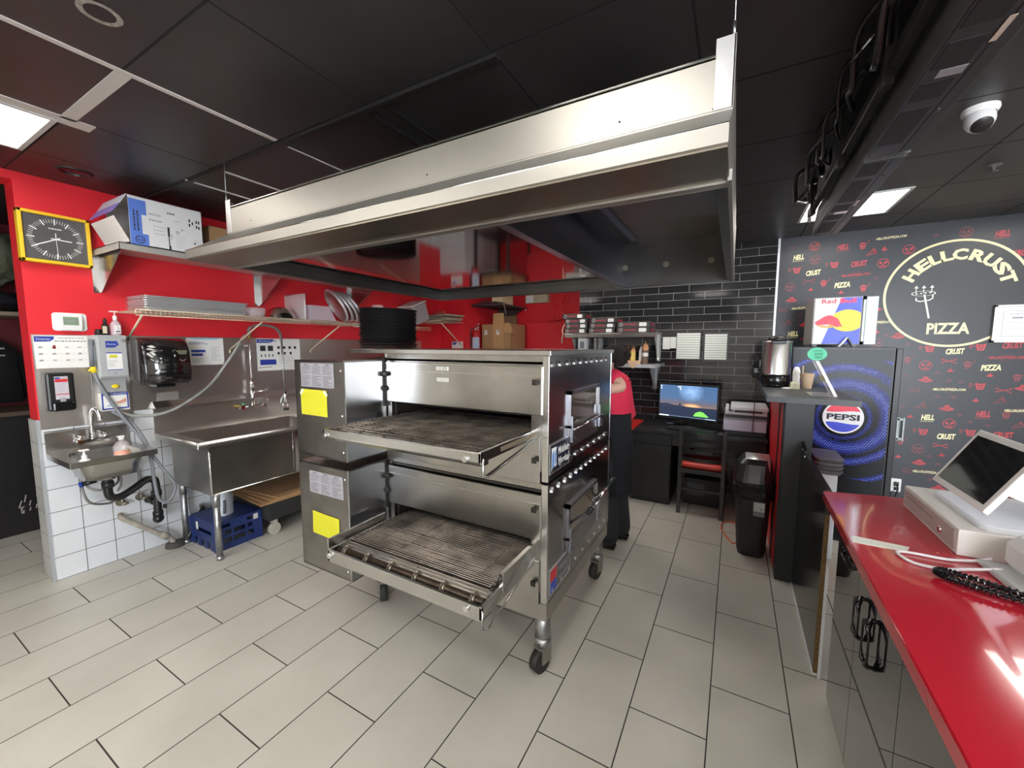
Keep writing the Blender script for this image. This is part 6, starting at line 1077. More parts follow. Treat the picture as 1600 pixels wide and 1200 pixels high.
# chair
t = thing('dining_chair', 'black ladder back chair with a red seat tucked at the desk', 'chair', (-0.22, 4.15, 0))
cm = mat('chair_black', (0.02, 0.019, 0.019), 0.25)
for sx in (-0.405, -0.045):
    b = MB(); b.use(cm); b.prism([(3.955, 0.0), (3.985, 0.0), (4.015, 0.42), (3.985, 0.80), (3.962, 0.80), (3.975, 0.42)], 'x', sx-0.016, sx+0.016); obj('back_post', b, None, t)
    b = MB(); b.use(cm); b.box(sx-0.016, sx+0.016, 4.34, 4.372, 0, 0.43, 0.003); obj('front_leg', b, None, t)
for zz, hh in ((0.755, 0.05), (0.675, 0.035), (0.60, 0.035), (0.525, 0.035)):
    b = MB(); b.use(cm)
    top = [(-0.40+0.35*i/8, 3.975-0.028*math.sin(PI*i/8)*-1*-1+0.0) for i in range(9)]
    for (xa, ya), (xb, yb) in zip(top, top[1:]): b.prism([(xa, ya), (xb, yb), (xb, yb+0.014), (xa, ya+0.014)], 'z', zz-hh/2+0.012*0, zz+hh/2)
    obj('back_slat', b, None, t)
b = MB(); b.use(cm); b.box(-0.40, -0.05, 3.99, 4.36, 0.385, 0.425, 0.003); obj('seat_frame', b, None, t)
b = MB(); b.use(mat('seat_red', (0.50, 0.03, 0.02), 0.35)); Os = lambda e, z: [(p[0], p[1], z) for p in rrect(-0.425+e, -0.02-e, 4.02+e, 4.40-e, 0.06, 5)]; rr_loft(b, [Os(0.015, 0.425), Os(0, 0.435), Os(0.0, 0.455), Os(0.02, 0.475), Os(0.07, 0.482)]); obj('seat', b, None, t, smooth_all=True)
b = MB(); b.use(cm); b.box(-0.395, -0.055, 3.985, 4.0, 0.22, 0.245); b.box(-0.41, -0.40, 4.0, 4.35, 0.15, 0.175); b.box(-0.05, -0.04, 4.0, 4.35, 0.15, 0.175); obj('stretcher', b, None, t)
# bin
t = thing('trash_bin', 'tall black trash bin with a silver swing lid and bag rim', 'bin', (0.17, 3.48, 0))
def ovring(z, x0, x1, y0, y1, r): return [(p[0], p[1], z) for p in rrect(x0, x1, y0, y1, r, 5)]
b = MB(); b.use(mat('bin_black', (0.014, 0.014, 0.015), 0.5)); rr_loft(b, [ovring(0.0, 0.085, 0.255, 3.37, 3.60, 0.05), ovring(0.04, 0.075, 0.265, 3.36, 3.61, 0.06), ovring(0.50, 0.045, 0.283, 3.335, 3.66, 0.08), ovring(0.555, 0.030, 0.288, 3.32, 3.67, 0.09), ovring(0.575, 0.030, 0.288, 3.32, 3.67, 0.09)], True, False); obj('body', b, None, t, smooth_all=False)
b = MB(); b.use(mat('bag_rim', (0.012, 0.012, 0.014), 0.12, bump=1.0, bscale=45)); R = random.Random(5)
lay = []
for z, e in ((0.575, 0.006), (0.55, 0.016), (0.51, 0.012), (0.475, 0.016), (0.455, 0.008)):
    rg = rrect(0.030-e, 0.288+e, 3.32-e, 3.67+e, 0.09, 5); lay.append([(p[0]+R.uniform(-.005, .003)*(1 if p[0] < 0.16 else -0.2), p[1]+R.uniform(-.006, .006), z+R.uniform(-.012, .012)*(z < 0.57)) for p in rg])
rr_loft(b, lay, False, False); bmesh.ops.solidify(b.bm, geom=list(b.bm.faces), thickness=0.003); obj('bag', b, None, t)
b = MB(); b.use(mat('bin_lid_black', (0.015, 0.015, 0.016), 0.3)); rr_loft(b, [ovring(0.576, 0.028, 0.290, 3.315, 3.675, 0.09), ovring(0.62, 0.035, 0.288, 3.33, 3.66, 0.09), ovring(0.70, 0.060, 0.280, 3.36, 3.63, 0.07), ovring(0.735, 0.085, 0.270, 3.39, 3.60, 0.06)]); l = obj('lid', b, None, t)
b = MB(); b.use(mat('bin_silver', (0.70, 0.68, 0.67), 0.42, 0.9)); b.prism([(3.365, 0.66), (3.372, 0.70), (3.40, 0.735), (3.45, 0.748), (3.56, 0.748), (3.60, 0.73), (3.60, 0.70)], 'x', 0.105, 0.262, True); obj('flap', b, None, l)
b = MB(); b.use(mat('bin_label', (0.50, 0.54, 0.55), 0.5)); Ml = FY(0.205, 3.3345, 0.375); rect(b, Ml, -0.035, 0.035, -0.01, 0.06); b.use(mat('bin_label2', (0.2, 0.21, 0.21), 0.5)); rect(b, Ml, -0.035, 0.035, -0.045, -0.012); b.use(ink); scribble(b, Ml @ Matrix.Translation((0, 0, 0.001)), 0.005, 0.03, 0.0, 0.018, 3, 0.6, 2); obj('label_panel', b, None, t)
b = MB(); b.use(mat('orange_cord', (0.75, 0.13, 0.03), 0.5)); b.tube(bez([(0.10, 3.95, 0.006), (0.02, 3.96, 0.006), (-0.03, 3.88, 0.006), (-0.03, 3.75, 0.006), (0.01, 3.62, 0.006), (0.06, 3.53, 0.006), (0.13, 3.645, 0.006)], 8), 0.005, 6); b.tube(bez([(0.10, 3.95, 0.006), (0.12, 3.86, 0.006), (0.09, 3.75, 0.006)], 6), 0.005, 6); tag(obj('extension_cord', b, None, loc=(0.03, 3.75, 0)), 'orange extension cord curling on the floor beside the trash bin', 'cord')
# ---------------- half wall with ledge ----------------
hb = mat('halfwall_black', (0.016, 0.018, 0.021), 0.45); hbg = mat('halfwall_gloss', (0.008, 0.008, 0.009), 0.16)
b = MB(); b.use(red); b.box(0.304, 0.316, 3.16, 3.98, 0.0, 1.213); b.use(hb); b.box(0.302, 0.455, 3.11, 3.24, 0, 1.213, 0.002); b.use(red); b.box(0.316, 0.44, 3.24, 3.98, 0, 1.213); b.box(0.304, 0.40, 3.98, 4.40, 0, 1.213)
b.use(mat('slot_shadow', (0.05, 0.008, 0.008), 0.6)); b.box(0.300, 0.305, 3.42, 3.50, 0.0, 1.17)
o = struct('wall_half', b)
b = MB(); b.use(mat('ledge_top', (0.05, 0.052, 0.056), 0.45)); b.prism([(0.19, 3.02), (0.66, 3.02), (0.66, 3.985), (0.405, 3.985), (0.405, 4.42), (0.19, 4.42)], 'z', 1.214, 1.250)
tag(obj('ledge', b, None, loc=(0.42, 3.7, 1.214)), 'dark grey ledge board capping the half wall', 'ledge')
t = thing('swing_door', 'low glossy black door panel with a raw board edge beside the counter', 'door', (0.41, 2.7, 0.02))
b = MB(); b.use(hbg); pts = [(2.255, 0.02), (3.10, 0.02), (3.10, 0.965), (3.05, 0.955), (2.98, 0.930), (2.255, 0.917)]; b.prism(pts, 'x', 0.397, 0.412); obj('panel', b, None, t)
b = MB(); b.use(wood_raw); b.box(0.396, 0.413, 2.245, 2.2555, 0.02, 0.80); b.use(black); b.box(0.396, 0.413, 2.245, 2.2555, 0.80, 0.915); obj('raw_edge', b, None, t, 'raw brown board edge')
b = MB(); b.use(mat('kick_white', (0.7, 0.72, 0.76), 0.5)); b.box(0.413, 0.424, 2.24, 3.10, 0.0, 0.55); b.box(0.395, 0.413, 2.26, 3.10, 0.0, 0.018); struct('trim_6', b)
for yy, zz in ((3.02, 0.93), (2.93, 0.905)):
    b = MB(); b.use(chrome); b.sphere((0.396, yy, zz), 0.006, (0.5, 1, 1), 8); obj('screw', b, None, t)
# coffee urn
c = (0.285, 3.80, 1.2505)
t = thing('coffee_urn', 'tall stainless drink urn with black base and lid on the ledge', 'urn', c)
b = MB(); b.use(blackgloss); b.lathe([(0, 0.012), (0.100, 0.012), (0.104, 0.02), (0.104, 0.095), (0.1, 0.10), (0, 0.10)], c, 32)
for a in (0.4, 2.0, 3.6, 5.2): b.box(c[0]+0.085*math.cos(a)-0.014, c[0]+0.085*math.cos(a)+0.014, c[1]+0.085*math.sin(a)-0.014, c[1]+0.085*math.sin(a)+0.014, 1.2505, 1.27, 0.003)
obj('base', b, None, t)
b = MB(); b.use(mat('urn_steel', (0.66, 0.65, 0.64), 0.28, 1)); b.lathe([(0.098, 0.10), (0.098, 0.345), (0.102, 0.352), (0.102, 0.358), (0, 0.362)], c, 36); obj('tank', b, None, t)
b = MB(); b.use(black); b.lathe([(0.045, 0.36), (0.07, 0.365), (0.06, 0.39), (0.03, 0.40), (0, 0.40)], c, 24); b.box(c[0]-0.045, c[0]+0.05, c[1]-0.125, c[1]-0.098, 1.585, 1.612, 0.006); obj('lid', b, None, t)
b = MB(); b.use(black); b.tube([(c[0]-0.09, c[1]-0.01, 1.36), (c[0]-0.14, c[1]-0.02, 1.36), (c[0]-0.145, c[1]-0.02, 1.33)], 0.012, 8); b.box(c[0]-0.15, c[0]-0.12, c[1]-0.03, c[1]-0.01, 1.36, 1.395, 0.003); b.box(c[0]-0.115, c[0]-0.10, c[1]-0.02, c[1]+0.02, 1.40, 1.46, 0.004); obj('tap', b, None, t)
c = (0.485, 3.75, 1.2505)
t = thing('paper_cup', 'brown paper cup with a stir stick beside the drink urn', 'cup', c)
b = MB(); b.use(mat('cup_kraft', (0.55, 0.40, 0.27), 0.7)); b.lathe([(0, 0.004), (0.032, 0), (0.046, 0.108), (0.048, 0.112), (0.046, 0.115), (0.030, 0.008), (0, 0.008)], c, 22); obj('cup', b, None, t)
b = MB(); b.use(mat('stick_pale', (0.62, 0.45, 0.30), 0.6)); b.box(c[0]-0.032, c[0]-0.024, c[1]-0.002, c[1]+0.002, 1.30, 1.42, 0.0, None); obj('stir_stick', b, None, t)
b = MB(); b.use(mat('sachet_cream', (0.66, 0.62, 0.42), 0.6)); b.box(0.372, 0.43, 3.62, 3.68, 1.2505, 1.30, 0.003); b.use(greyink); scribble(b, FY(0.40, 3.6195, 1.275), -0.01, 0.012, -0.012, 0.012, 2, 0.3, 3); tag(obj('sugar_packet', b, None, loc=(0.40, 3.65, 1.2505)), 'small cream sugar packet block between the urn and the cup', 'packet')
b = MB(); b.use(paper); b.lathe([(0, 0), (0.024, 0), (0.026, 0.12), (0.015, 0.15), (0, 0.155)], (0.44, 3.95, 1.2505), 14); tag(obj('lid_stack', b, None, loc=(0.44, 3.95, 1.2505)), 'white stack of cup lids behind the drink urn', 'lids')
b = MB(); b.use(paper); b.sphere((0.345, 3.61, 1.256), 0.022, (1.4, 0.8, 0.35), 12); tag(obj('tissue', b, None, loc=(0.345, 3.61, 1.2505)), 'small crumpled white tissue in front of the urn base', 'tissue')
t = thing('acrylic_stand', 'slanted clear acrylic sign stand near the right end of the ledge', 'sign stand', (0.53, 3.28, 1.2505))
b = MB(); b.use(mat('acrylic', (0.85, 0.82, 0.85), 0.08, alpha=0.35)); b.prism([(0.565, 1.2505), (0.571, 1.2505), (0.467, 1.475), (0.460, 1.475)], 'y', 3.20, 3.40); b.box(0.44, 0.57, 3.20, 3.40, 1.2505, 1.254); b.use(mat('acrylic_edge', (0.8, 0.72, 0.74), 0.2, alpha=0.85)); b.prism([(0.560, 1.2505), (0.578, 1.2505), (0.470, 1.475), (0.452, 1.475)], 'y', 3.195, 3.20); obj('holder', b, None, t)
b = MB(); b.use(mat('stand_print', (0.62, 0.62, 0.38), 0.6)); b.prism([(0.5045, 1.38), (0.5015, 1.38), (0.515, 1.34), (0.52, 1.34)], 'y', 3.21, 3.39); obj('insert', b, None, t)
# ---------------- drinks fridge ----------------
t = thing('drinks_fridge', 'dark drinks fridge with a blue dotted swirl and round cola logo on its side', 'fridge', (0.74, 4.35, 0))
b = MB(); b.use(mat('fridge_black', (0.014, 0.014, 0.016), 0.3, spec=0.25)); b.box(0.412, 1.045, 4.0, 4.70, 0.0, 1.565, 0.003); obj('cabinet', b, None, t)
b = MB(); b.use(MATS['fridge_black']); b.box(1.048, 1.085, 4.0, 4.70, 0.05, 1.555, 0.004); dr = obj('door', b, None, t)
b = MB(); b.use(mat('handle_grey', (0.36, 0.42, 0.42), 0.4)); b.box(1.086, 1.105, 4.01, 4.03, 0.86, 1.04, 0.004); b.box(1.086, 1.125, 4.01, 4.035, 0.865, 0.885, 0.003); b.box(1.086, 1.125, 4.01, 4.035, 1.015, 1.035, 0.003); b.box(1.120, 1.132, 4.005, 4.04, 0.86, 1.04, 0.004); obj('handle', b, None, dr)
b = MB(); b.use(mat('fridge_print', (0.006, 0.006, 0.007), 0.22, spec=0.15)); rect(b, FY(0, 3.9985, 0), 0.415, 1.035, 0.02, 1.545); pr = obj('side_graphic', b, None, t)
lc = (0.765, 1.012)
b = MB(); b.use(mat('swirl_blue', (0.05, 0.08, 0.72), 0.4, spec=0.2)); b.use(mat('swirl_blue_light', (0.16, 0.21, 1.0), 0.4, spec=0.2)); M = FY(0, 3.9978, 0); R = random.Random(8)
st = 0.0155
for i in range(-24, 20):
    for j in range(-36, 34):
        x = lc[0]+(i+0.5*(j % 2))*st; z = lc[1]+j*st*0.866
        if not (0.42 < x < 1.03 and 0.42 < z < 1.54): continue
        dx, dz = x-lc[0], (z-lc[1]); r = math.hypot(dx, dz); a = math.atan2(dz, dx)
        def band(r0, w): return max(0.0, 1-abs(r-r0)/w)
        v = max(band(0.255+0.02*math.cos(a-0.6), 0.062), band(0.375+0.02*math.sin(a), 0.038)*(1 if (z < lc[1] or x < 0.95) else 0.6), 0.9*band(0.51, 0.028)*(1 if abs(math.sin(a)) > 0.60 else 0), 0.6*band(0.165, 0.02))
        if v > 0.12:
            s_ = 0.0066*min(1, 0.4+v); b.use(MATS['swirl_blue_light'] if v > 0.7 else MATS['swirl_blue']); shape(b, M, [(x-s_, z), (x, z-s_*0.8), (x+s_, z), (x, z+s_*0.8)])
sw = obj('dotted_swirl', b, None, pr); sw['kind'] = 'stuff'
b = MB(); M = FY(lc[0], 3.9965, lc[1]); rr_ = 0.129; b.use(mat('logo_white', (0.75, 0.75, 0.78), 0.4)); disc(b, M, 0, 0, rr_, n=48)
M = FY(lc[0], 3.9958, lc[1]); r2 = 0.117
def wave(x, ph): return 0.006*math.sin(x*22+ph)
b.use(mat('logo_cola_red', (0.72, 0.01, 0.05), 0.4)); xs = [-0.104+0.208*k/16 for k in range(17)]; shape(b, M, [(x, 0.046+wave(x, 0)+0.0) for x in xs]+[(r2*math.cos(a), r2*math.sin(a)) for a in [math.radians(24+132*k/16) for k in range(17)]])
b.use(mat('logo_cola_blue', (0.005, 0.03, 0.55), 0.4)); shape(b, M, [(r2*math.cos(a), r2*math.sin(a)) for a in [math.radians(204+132*k/16) for k in range(17)]]+[(x, -0.046+wave(x, 3)) for x in reversed(xs)])
b.use(ink); b.text('PEPSI', 0.062, FY(lc[0], 3.9950, lc[1]), bold=0.0022, w=0.205); obj('round_logo', b, None, pr)
b = MB(); b.use(mat('sticker_green', (0.10, 0.62, 0.36), 0.5)); disc(b, FY(0.572, 3.9972, 1.508), 0, 0, 0.064, 0.052); b.use(ink); M = FY(0.572, 3.9965, 1.508); scribble(b, M, -0.03, 0.03, 0.018, 0.035, 2, 0.3, 3); b.text('your', 0.03, M @ Matrix.Translation((0.012, 0.002, 0))); b.text('eats', 0.03, M @ Matrix.Translation((0.012, -0.024, 0))); obj('sticker', b, None, pr, 'round green sticker')
# small cooler on top
t = thing('mini_cooler', 'small drinks cooler with a blue, silver and yellow bull logo on top of the fridge', 'cooler', (0.69, 4.25, 1.567))
b = MB(); b.use(mat('cooler_side', (0.33, 0.31, 0.30), 0.4)); b.box(0.535, 0.84, 4.055, 4.50, 1.585, 1.955, 0.003); b.use(black)
for fx in (0.56, 0.81): b.box(fx-0.015, fx+0.015, 4.07, 4.10, 1.566, 1.586); b.box(fx-0.015, fx+0.015, 4.45, 4.48, 1.566, 1.586)
obj('cabinet', b, None, t)
b = MB(); X0_, X1_, Z0_, Z1_ = 0.545, 0.835, 1.59, 1.95; M = FY(0, 4.0538, 0); b.use(mat('cooler_silver', (0.62, 0.64, 0.66), 0.35)); rect(b, M, X0_, X1_, Z0_, Z1_)
M = FY(0, 4.0532, 0); b.use(mat('cooler_blue', (0.05, 0.09, 0.62), 0.4)); shape(b, M, [(X0_+0.165, Z1_), (X1_, Z1_), (X1_, Z0_), (X0_+0.055, Z0_)][::-1])
b.use(mat('cooler_yellow', (0.88, 0.62, 0.01), 0.4)); M = FY(0, 4.0526, 0); cx_, cz_, r_ = 0.755, 1.772, 0.085
pts = [(min(X1_, cx_+r_*1.25*math.cos(a)), cz_+r_*math.sin(a)) for a in [2*PI*k/40 for k in range(40)]]; shape(b, M, pts)
b.use(mat('cooler_red', (0.78, 0.02, 0.06), 0.4)); M = FY(0, 4.0520, 0)
shape(b, M, [(X0_+0.002, 1.760), (X0_+0.02, 1.775), (X0_+0.065, 1.808), (X0_+0.095, 1.818), (X0_+0.12, 1.808), (X0_+0.15, 1.790), (X0_+0.162, 1.765), (X0_+0.172, 1.742), (X0_+0.185, 1.722), (X0_+0.165, 1.728), (X0_+0.15, 1.722), (X0_+0.13, 1.728), (X0_+0.10, 1.745), (X0_+0.05, 1.742), (X0_+0.02, 1.738)][::-1])
b.use(mat('cooler_orange', (0.85, 0.35, 0.02), 0.4)); shape(b, M, [(X0_+0.005, 1.742), (X0_+0.05, 1.738), (X0_+0.085, 1.728), (X0_+0.10, 1.742), (X0_+0.115, 1.745), (X0_+0.125, 1.722), (X0_+0.10, 1.715), (X0_+0.08, 1.718), (X0_+0.05, 1.72), (X0_+0.03, 1.732)][::-1])
b.use(MATS['cooler_red']); M = FY(0, 4.0515, 0); b.text('Red', 0.048, M @ Matrix.Translation((X0_+0.085, 1.925, 0)), bold=0.001, w=0.09); b.text('Bull', 0.048, M @ Matrix.Translation((X0_+0.205, 1.925, 0)), bold=0.0016, w=0.10); obj('side_graphic', b, None, t)
b = MB(); fr_ = mat('cooler_door_frame', (0.52, 0.60, 0.62), 0.3); b.use(fr_); b.box(0.845, 0.872, 4.05, 4.07, 1.585, 1.955); b.box(0.845, 0.872, 4.48, 4.50, 1.585, 1.955); b.box(0.845, 0.872, 4.05, 4.5, 1.585, 1.61); b.box(0.845, 0.872, 4.05, 4.5, 1.93, 1.955)
b.box(0.86, 0.93, 4.04, 4.055, 1.585, 1.95, 0.003); b.use(mat('cooler_glow', (0.6, 0.8, 0.9), 0.4, emit=(0.45, 0.68, 0.8), es=0.5)); rect(b, FY(0, 4.0395, 0), 0.878, 0.912, 1.62, 1.92); obj('door', b, None, t)
t = thing('tent_card', 'small folded tent card standing on the fridge in front of the mini cooler', 'card', (0.765, 4.02, 1.566))
b = MB(); b.use(paper); b.prism([(0.705, 1.5665), (0.715, 1.5665), (0.762, 1.640), (0.752, 1.640)], 'y', 4.008, 4.046); b.use(mat('card_grey', (0.15, 0.15, 0.17), 0.6)); b.prism([(0.790, 1.5665), (0.800, 1.5665), (0.762, 1.640), (0.755, 1.636)], 'y', 4.008, 4.046); obj('card', b, None, t)
# tubs behind the counter end
t = thing('tub_stand', 'white bin under the stacked grey lids between the half wall and counter', 'bin', (0.63, 3.6, 0)); b = MB(); b.use(mat('bin_white', (0.58, 0.63, 0.70), 0.5)); b.box(0.575, 0.69, 3.60, 3.85, 0, 0.645, 0.01); obj('body', b, None, t)
for k in range(4):
    b = MB(); b.use(mk('tub_grey', (0.10, 0.10, 0.11), 0.35)); Oo = lambda e, z: [(p[0], p[1], z) for p in rrect(0.545+e, 0.715-e, 3.56+e, 3.90-e, 0.03, 4)]; z = 0.646+k*0.030; rr_loft(b, [Oo(0.014, z), Oo(0.008, z+0.018), Oo(0.0, z+0.020), Oo(0.0, z+0.0285)])
    tag(obj('food_lid', b, None, loc=(0.63, 3.73, z)), ['lowest', 'second', 'third', 'topmost'][k]+' dark grey plastic lid stacked behind the counter end', 'tray', 'dark grey lids behind the counter')  # flat grey plastic lids in a stack
# outlet and plug
t = thing('wall_outlet', 'white wall outlet with a black plug low on the printed wall', 'outlet', (1.32, YB, 0.33)); b = MB(); b.use(white); b.box(1.285, 1.355, YB-0.006, YB, 0.268, 0.388, 0.002); obj('plate', b, None, t)
b = MB(); b.use(black); b.box(1.305, 1.335, YB-0.03, YB-0.006, 0.325, 0.36, 0.004); b.tube(bez([(1.32, YB-0.03, 0.34), (1.32, YB-0.06, 0.30), (1.30, YB-0.05, 0.2), (1.29, YB-0.03, 0.05)], 6), 0.006, 6); b.box(1.31, 1.335, YB-0.025, YB-0.006, 0.285, 0.31, 0.003); obj('plug', b, None, t)
# framed certificate
t = thing('framed_certificate', 'framed certificate with a purple seal overlapping the round emblem', 'certificate', (1.92, YB, 1.6)); y_ = YB-0.03
b = MB(); b.use(mat('frame_silver', (0.42, 0.40, 0.38), 0.35, 0.6)); x0, x1, z0, z1 = 1.80, 2.22, 1.606, 1.902
for q in ((x0, x0+0.014, z0, z1), (x1-0.014, x1, z0, z1), (x0, x1, z0, z0+0.014), (x0, x1, z1-0.014, z1)): b.box(q[0], q[1], y_, YB-0.002, q[2], q[3])
obj('frame', b, None, t)
b = MB(); b.use(mat('certificate_paper', (0.66, 0.70, 0.78), 0.5)); rect(b, FY(0, y_+0.006, 0), x0+0.014, x1-0.014, z0+0.014, z1-0.014); M = FY(0, y_+0.0055, 0); b.use(greyink)
for q in ((x0+0.05, x1-0.05, z0+0.045, z0+0.048), (x0+0.05, x1-0.05, z1-0.05, z1-0.047), (x0+0.05, x0+0.053, z0+0.045, z1-0.047)): rect(b, M, *q)
scribble(b, M, x0+0.09, x0+0.25, z1-0.08, z1-0.065, 1, 0.4, 3); rect(b, M, x0+0.10, x0+0.16, z1-0.11, z1-0.095); scribble(b, M, x0+0.07, x0+0.25, z0+0.10, z0+0.17, 3, 0.12, 5); b.use(mat('seal_purple', (0.30, 0.18, 0.55), 0.5)); disc(b, M, x0+0.215, z0+0.075, 0.03); obj('sheet', b, None, t)
# ---------------- counter ----------------
ct = mat('counter_red', (0.46, 0.014, 0.030), 0.12, coat=0.5)
def speckle(m):
    nt = m.node_tree; b = nt.nodes['Principled BSDF']; g = nt.nodes.new('ShaderNodeTexCoord'); v = nt.nodes.new('ShaderNodeTexVoronoi'); v.inputs['Scale'].default_value = 14; nt.links.new(g.outputs['Object'], v.inputs[0])
    lt = nt.nodes.new('ShaderNodeMath'); lt.operation = 'LESS_THAN'; lt.inputs[1].default_value = 0.045; nt.links.new(v.outputs['Distance'], lt.inputs[0])
    w = nt.nodes.new('ShaderNodeTexWhiteNoise'); nt.links.new(v.outputs['Position'], w.inputs[0]); l2 = nt.nodes.new('ShaderNodeMath'); l2.operation = 'LESS_THAN'; l2.inputs[1].default_value = 0.28; nt.links.new(w.outputs[0], l2.inputs[0]); mu = nt.nodes.new('ShaderNodeMath'); mu.operation = 'MULTIPLY'; nt.links.new(lt.outputs[0], mu.inputs[0]); nt.links.new(l2.outputs[0], mu.inputs[1])
    mx = nt.nodes.new('ShaderNodeMix'); mx.data_type = 'RGBA'; mx.inputs[6].default_value = (0.46, 0.014, 0.030, 1); mx.inputs[7].default_value = (0.7, 0.4, 0.35, 1); nt.links.new(mu.outputs[0], mx.inputs[0]); nt.links.new(mx.outputs[2], b.inputs['Base Color'])
speckle(ct)
b = MB(); b.use(ct); b.prism([(0.357, 2.107), (0.29, -1.2), (1.35, -1.2), (1.35, 2.36), (0.627, 2.175)][::-1], 'z', 0.912, 0.950); bmesh.ops.bevel(b.bm, geom=[e for e in b.bm.edges], offset=0.003, segments=2, affect='EDGES')
tag(obj('countertop', b, None, loc=(0.8, 0.5, 0.912)), 'glossy speckled red stone countertop at the right', 'countertop')
t = thing('base_cabinet', 'glossy black cabinet under the red countertop with loop handles', 'cabinet', (0.85, 0.5, 0))
cg = mat('cabinet_gloss', (0.010, 0.010, 0.011), 0.04, coat=1.0)
b = MB(); b.use(dkm); b.box(0.44, 1.30, -1.15, 2.10, 0.0, 0.911); b.use(wood_raw); b.box(0.425, 0.442, 2.10, 2.112, 0.02, 0.85); obj('carcass', b, None, t)
ysp = [2.10, 1.772, 1.350, 0.93, 0.50, 0.07, -0.36, -0.79, -1.15]
for k in range(7):
    ya, yb = ysp[k+1], ysp[k]
    z1 = 0.895 if k else 0.895
    b = MB(); b.use(cg); b.box(0.422, 0.440, ya+0.0015, yb-0.0015, 0.03, 0.905 if k != 0 else 0.905, 0.0012); d = obj('cabinet_door', b, None, t)
def loop(cy, z0, z1, w, parent, horiz=False):
    b = MB(); b.use(blackgloss); x = 0.401; h = (z1-z0)/2; zc = (z0+z1)/2
    if not horiz: pts = [(x+0.012, cy, z1), (x, cy+w*0.55, z1-0.018), (x, cy+w, z1-0.042), (x, cy+w, z0+0.042), (x, cy+w*0.55, z0+0.018), (x+0.012, cy, z0), (x, cy-w*0.55, z0+0.018), (x, cy-w, z0+0.042), (x, cy-w, z1-0.042), (x, cy-w*0.55, z1-0.018)]; rad = [0.0075, 0.0072, 0.0032, 0.0032, 0.0072, 0.0075, 0.0072, 0.0032, 0.0032, 0.0072]
    else: pts = [(x+0.012, cy+h, zc), (x, cy+h-0.02, zc+w*0.7), (x, cy+h-0.045, zc+w), (x, cy-h+0.045, zc+w), (x, cy-h+0.02, zc+w*0.7), (x+0.012, cy-h, zc), (x, cy-h+0.02, zc-w*0.7), (x, cy-h+0.045, zc-w), (x, cy+h-0.045, zc-w), (x, cy+h-0.02, zc-w*0.7)]; rad = [0.0075, 0.0072, 0.0032, 0.0032, 0.0072, 0.0075, 0.0072, 0.0032, 0.0032, 0.0072]
    b.tube(pts, rad, 8, closed=True)
    if not horiz: b.cyl((x+0.012, cy, z1-0.003), (0.423, cy, z1-0.003), 0.006, 8); b.cyl((x+0.012, cy, z0+0.003), (0.423, cy, z0+0.003), 0.006, 8)
    else: b.cyl((x+0.012, cy+h-0.003, zc), (0.423, cy+h-0.003, zc), 0.006, 8); b.cyl((x+0.012, cy-h+0.003, zc), (0.423, cy-h+0.003, zc), 0.006, 8)
    obj('loop_handle', b, None, parent)
loop(1.69, 0.575, 0.722, 0.030, t); loop(1.575, 0.555, 0.715, 0.033, t); loop(1.86, 0.700, 0.86, 0.022, t, True)
# ---------------- things on the counter ----------------
wgr = mat('drawer_white', (0.66, 0.64, 0.61), 0.45)
t = thing('cash_drawer', 'wide off-white cash drawer on the red countertop', 'cash drawer', (0.80, 1.85, 0.9505))
b = MB(); b.use(wgr); b.box(0.602, 1.03, 1.635, 2.07, 0.9505, 1.030, 0.003); obj('body', b, None, t)
b = MB(); b.use(mat('drawer_front', (0.42, 0.36, 0.345), 0.45)); b.box(0.599, 0.602, 1.655, 2.055, 0.962, 1.020); b.use(mat('drawer_slot', (0.2, 0.16, 0.15), 0.5)); b.box(0.5982, 0.599, 1.80, 2.02, 0.998, 1.001); obj('front', b, None, t)
b = MB(); b.use(chrome); b.cyl((0.602, 1.735, 0.988), (0.592, 1.735, 0.988), 0.009, 14); b.use(ink); b.box(0.5915, 0.592, 1.734, 1.736, 0.983, 0.993); obj('lock', b, None, t)
t = thing('tablet_terminal', 'white tilted tablet payment terminal standing on the cash drawer', 'payment terminal', (0.78, 1.8, 1.0305))
b = MB(); b.use(mat('terminal_white', (0.68, 0.70, 0.76), 0.4)); Op = lambda e, z: [(p[0], p[1], z) for p in rrect(0.655+e, 0.99-e, 1.655+e, 2.00-e, 0.03, 5)]; rr_loft(b, [Op(0, 1.0305), Op(0, 1.042), Op(0.006, 1.046)]); obj('base_plate', b, None, t)
u = Vector((0.103, 0, 0.186)); un = u.normalized(); nrm = Vector((-un.z, 0, un.x))
Mt = Matrix(((0, un.x, nrm.x, 0.647), (-1, 0, 0, 1.815), (0, un.z, nrm.z, 1.088), (0, 0, 0, 1)))  # local x = -y world, local y = up the tablet, local z = outward
b = MB(); b.use(white); b.box(-0.172, 0.172, 0.0, 0.222, -0.016, 0.0, 0.004, Mt); obj('tablet_case', b, None, t)
b = MB(); b.use(mat('tablet_glass', (0.010, 0.010, 0.011), 0.06)); b.box(-0.150, 0.150, 0.020, 0.200, 0.0, 0.0012, 0.0, Mt); obj('tablet_screen', b, None, t)
b = MB(); b.use(MATS['terminal_white']); p_ = Mt @ Vector((0, 0.11, -0.016)); b.prism([(p_.x-0.02, p_.z-0.04), (p_.x+0.02, p_.z+0.035), (0.945, 1.044), (0.925, 1.044)], 'y', 1.755, 1.875); obj('stand', b, None, t)
t = thing('receipt_printer', 'white rounded machine on a pale angled base at the counter edge of the picture', 'machine', (0.80, 1.48, 0.9505))
b = MB(); b.use(mat('machine_pale', (0.55, 0.56, 0.57), 0.4)); b.prism([(0.632, 1.605), (0.640, 1.43), (0.90, 1.30), (0.95, 1.56)], 'z', 0.9505, 0.966); bmesh.ops.bevel(b.bm, geom=list(b.bm.edges), offset=0.003, segments=2, affect='EDGES'); obj('base_plate', b, None, t)
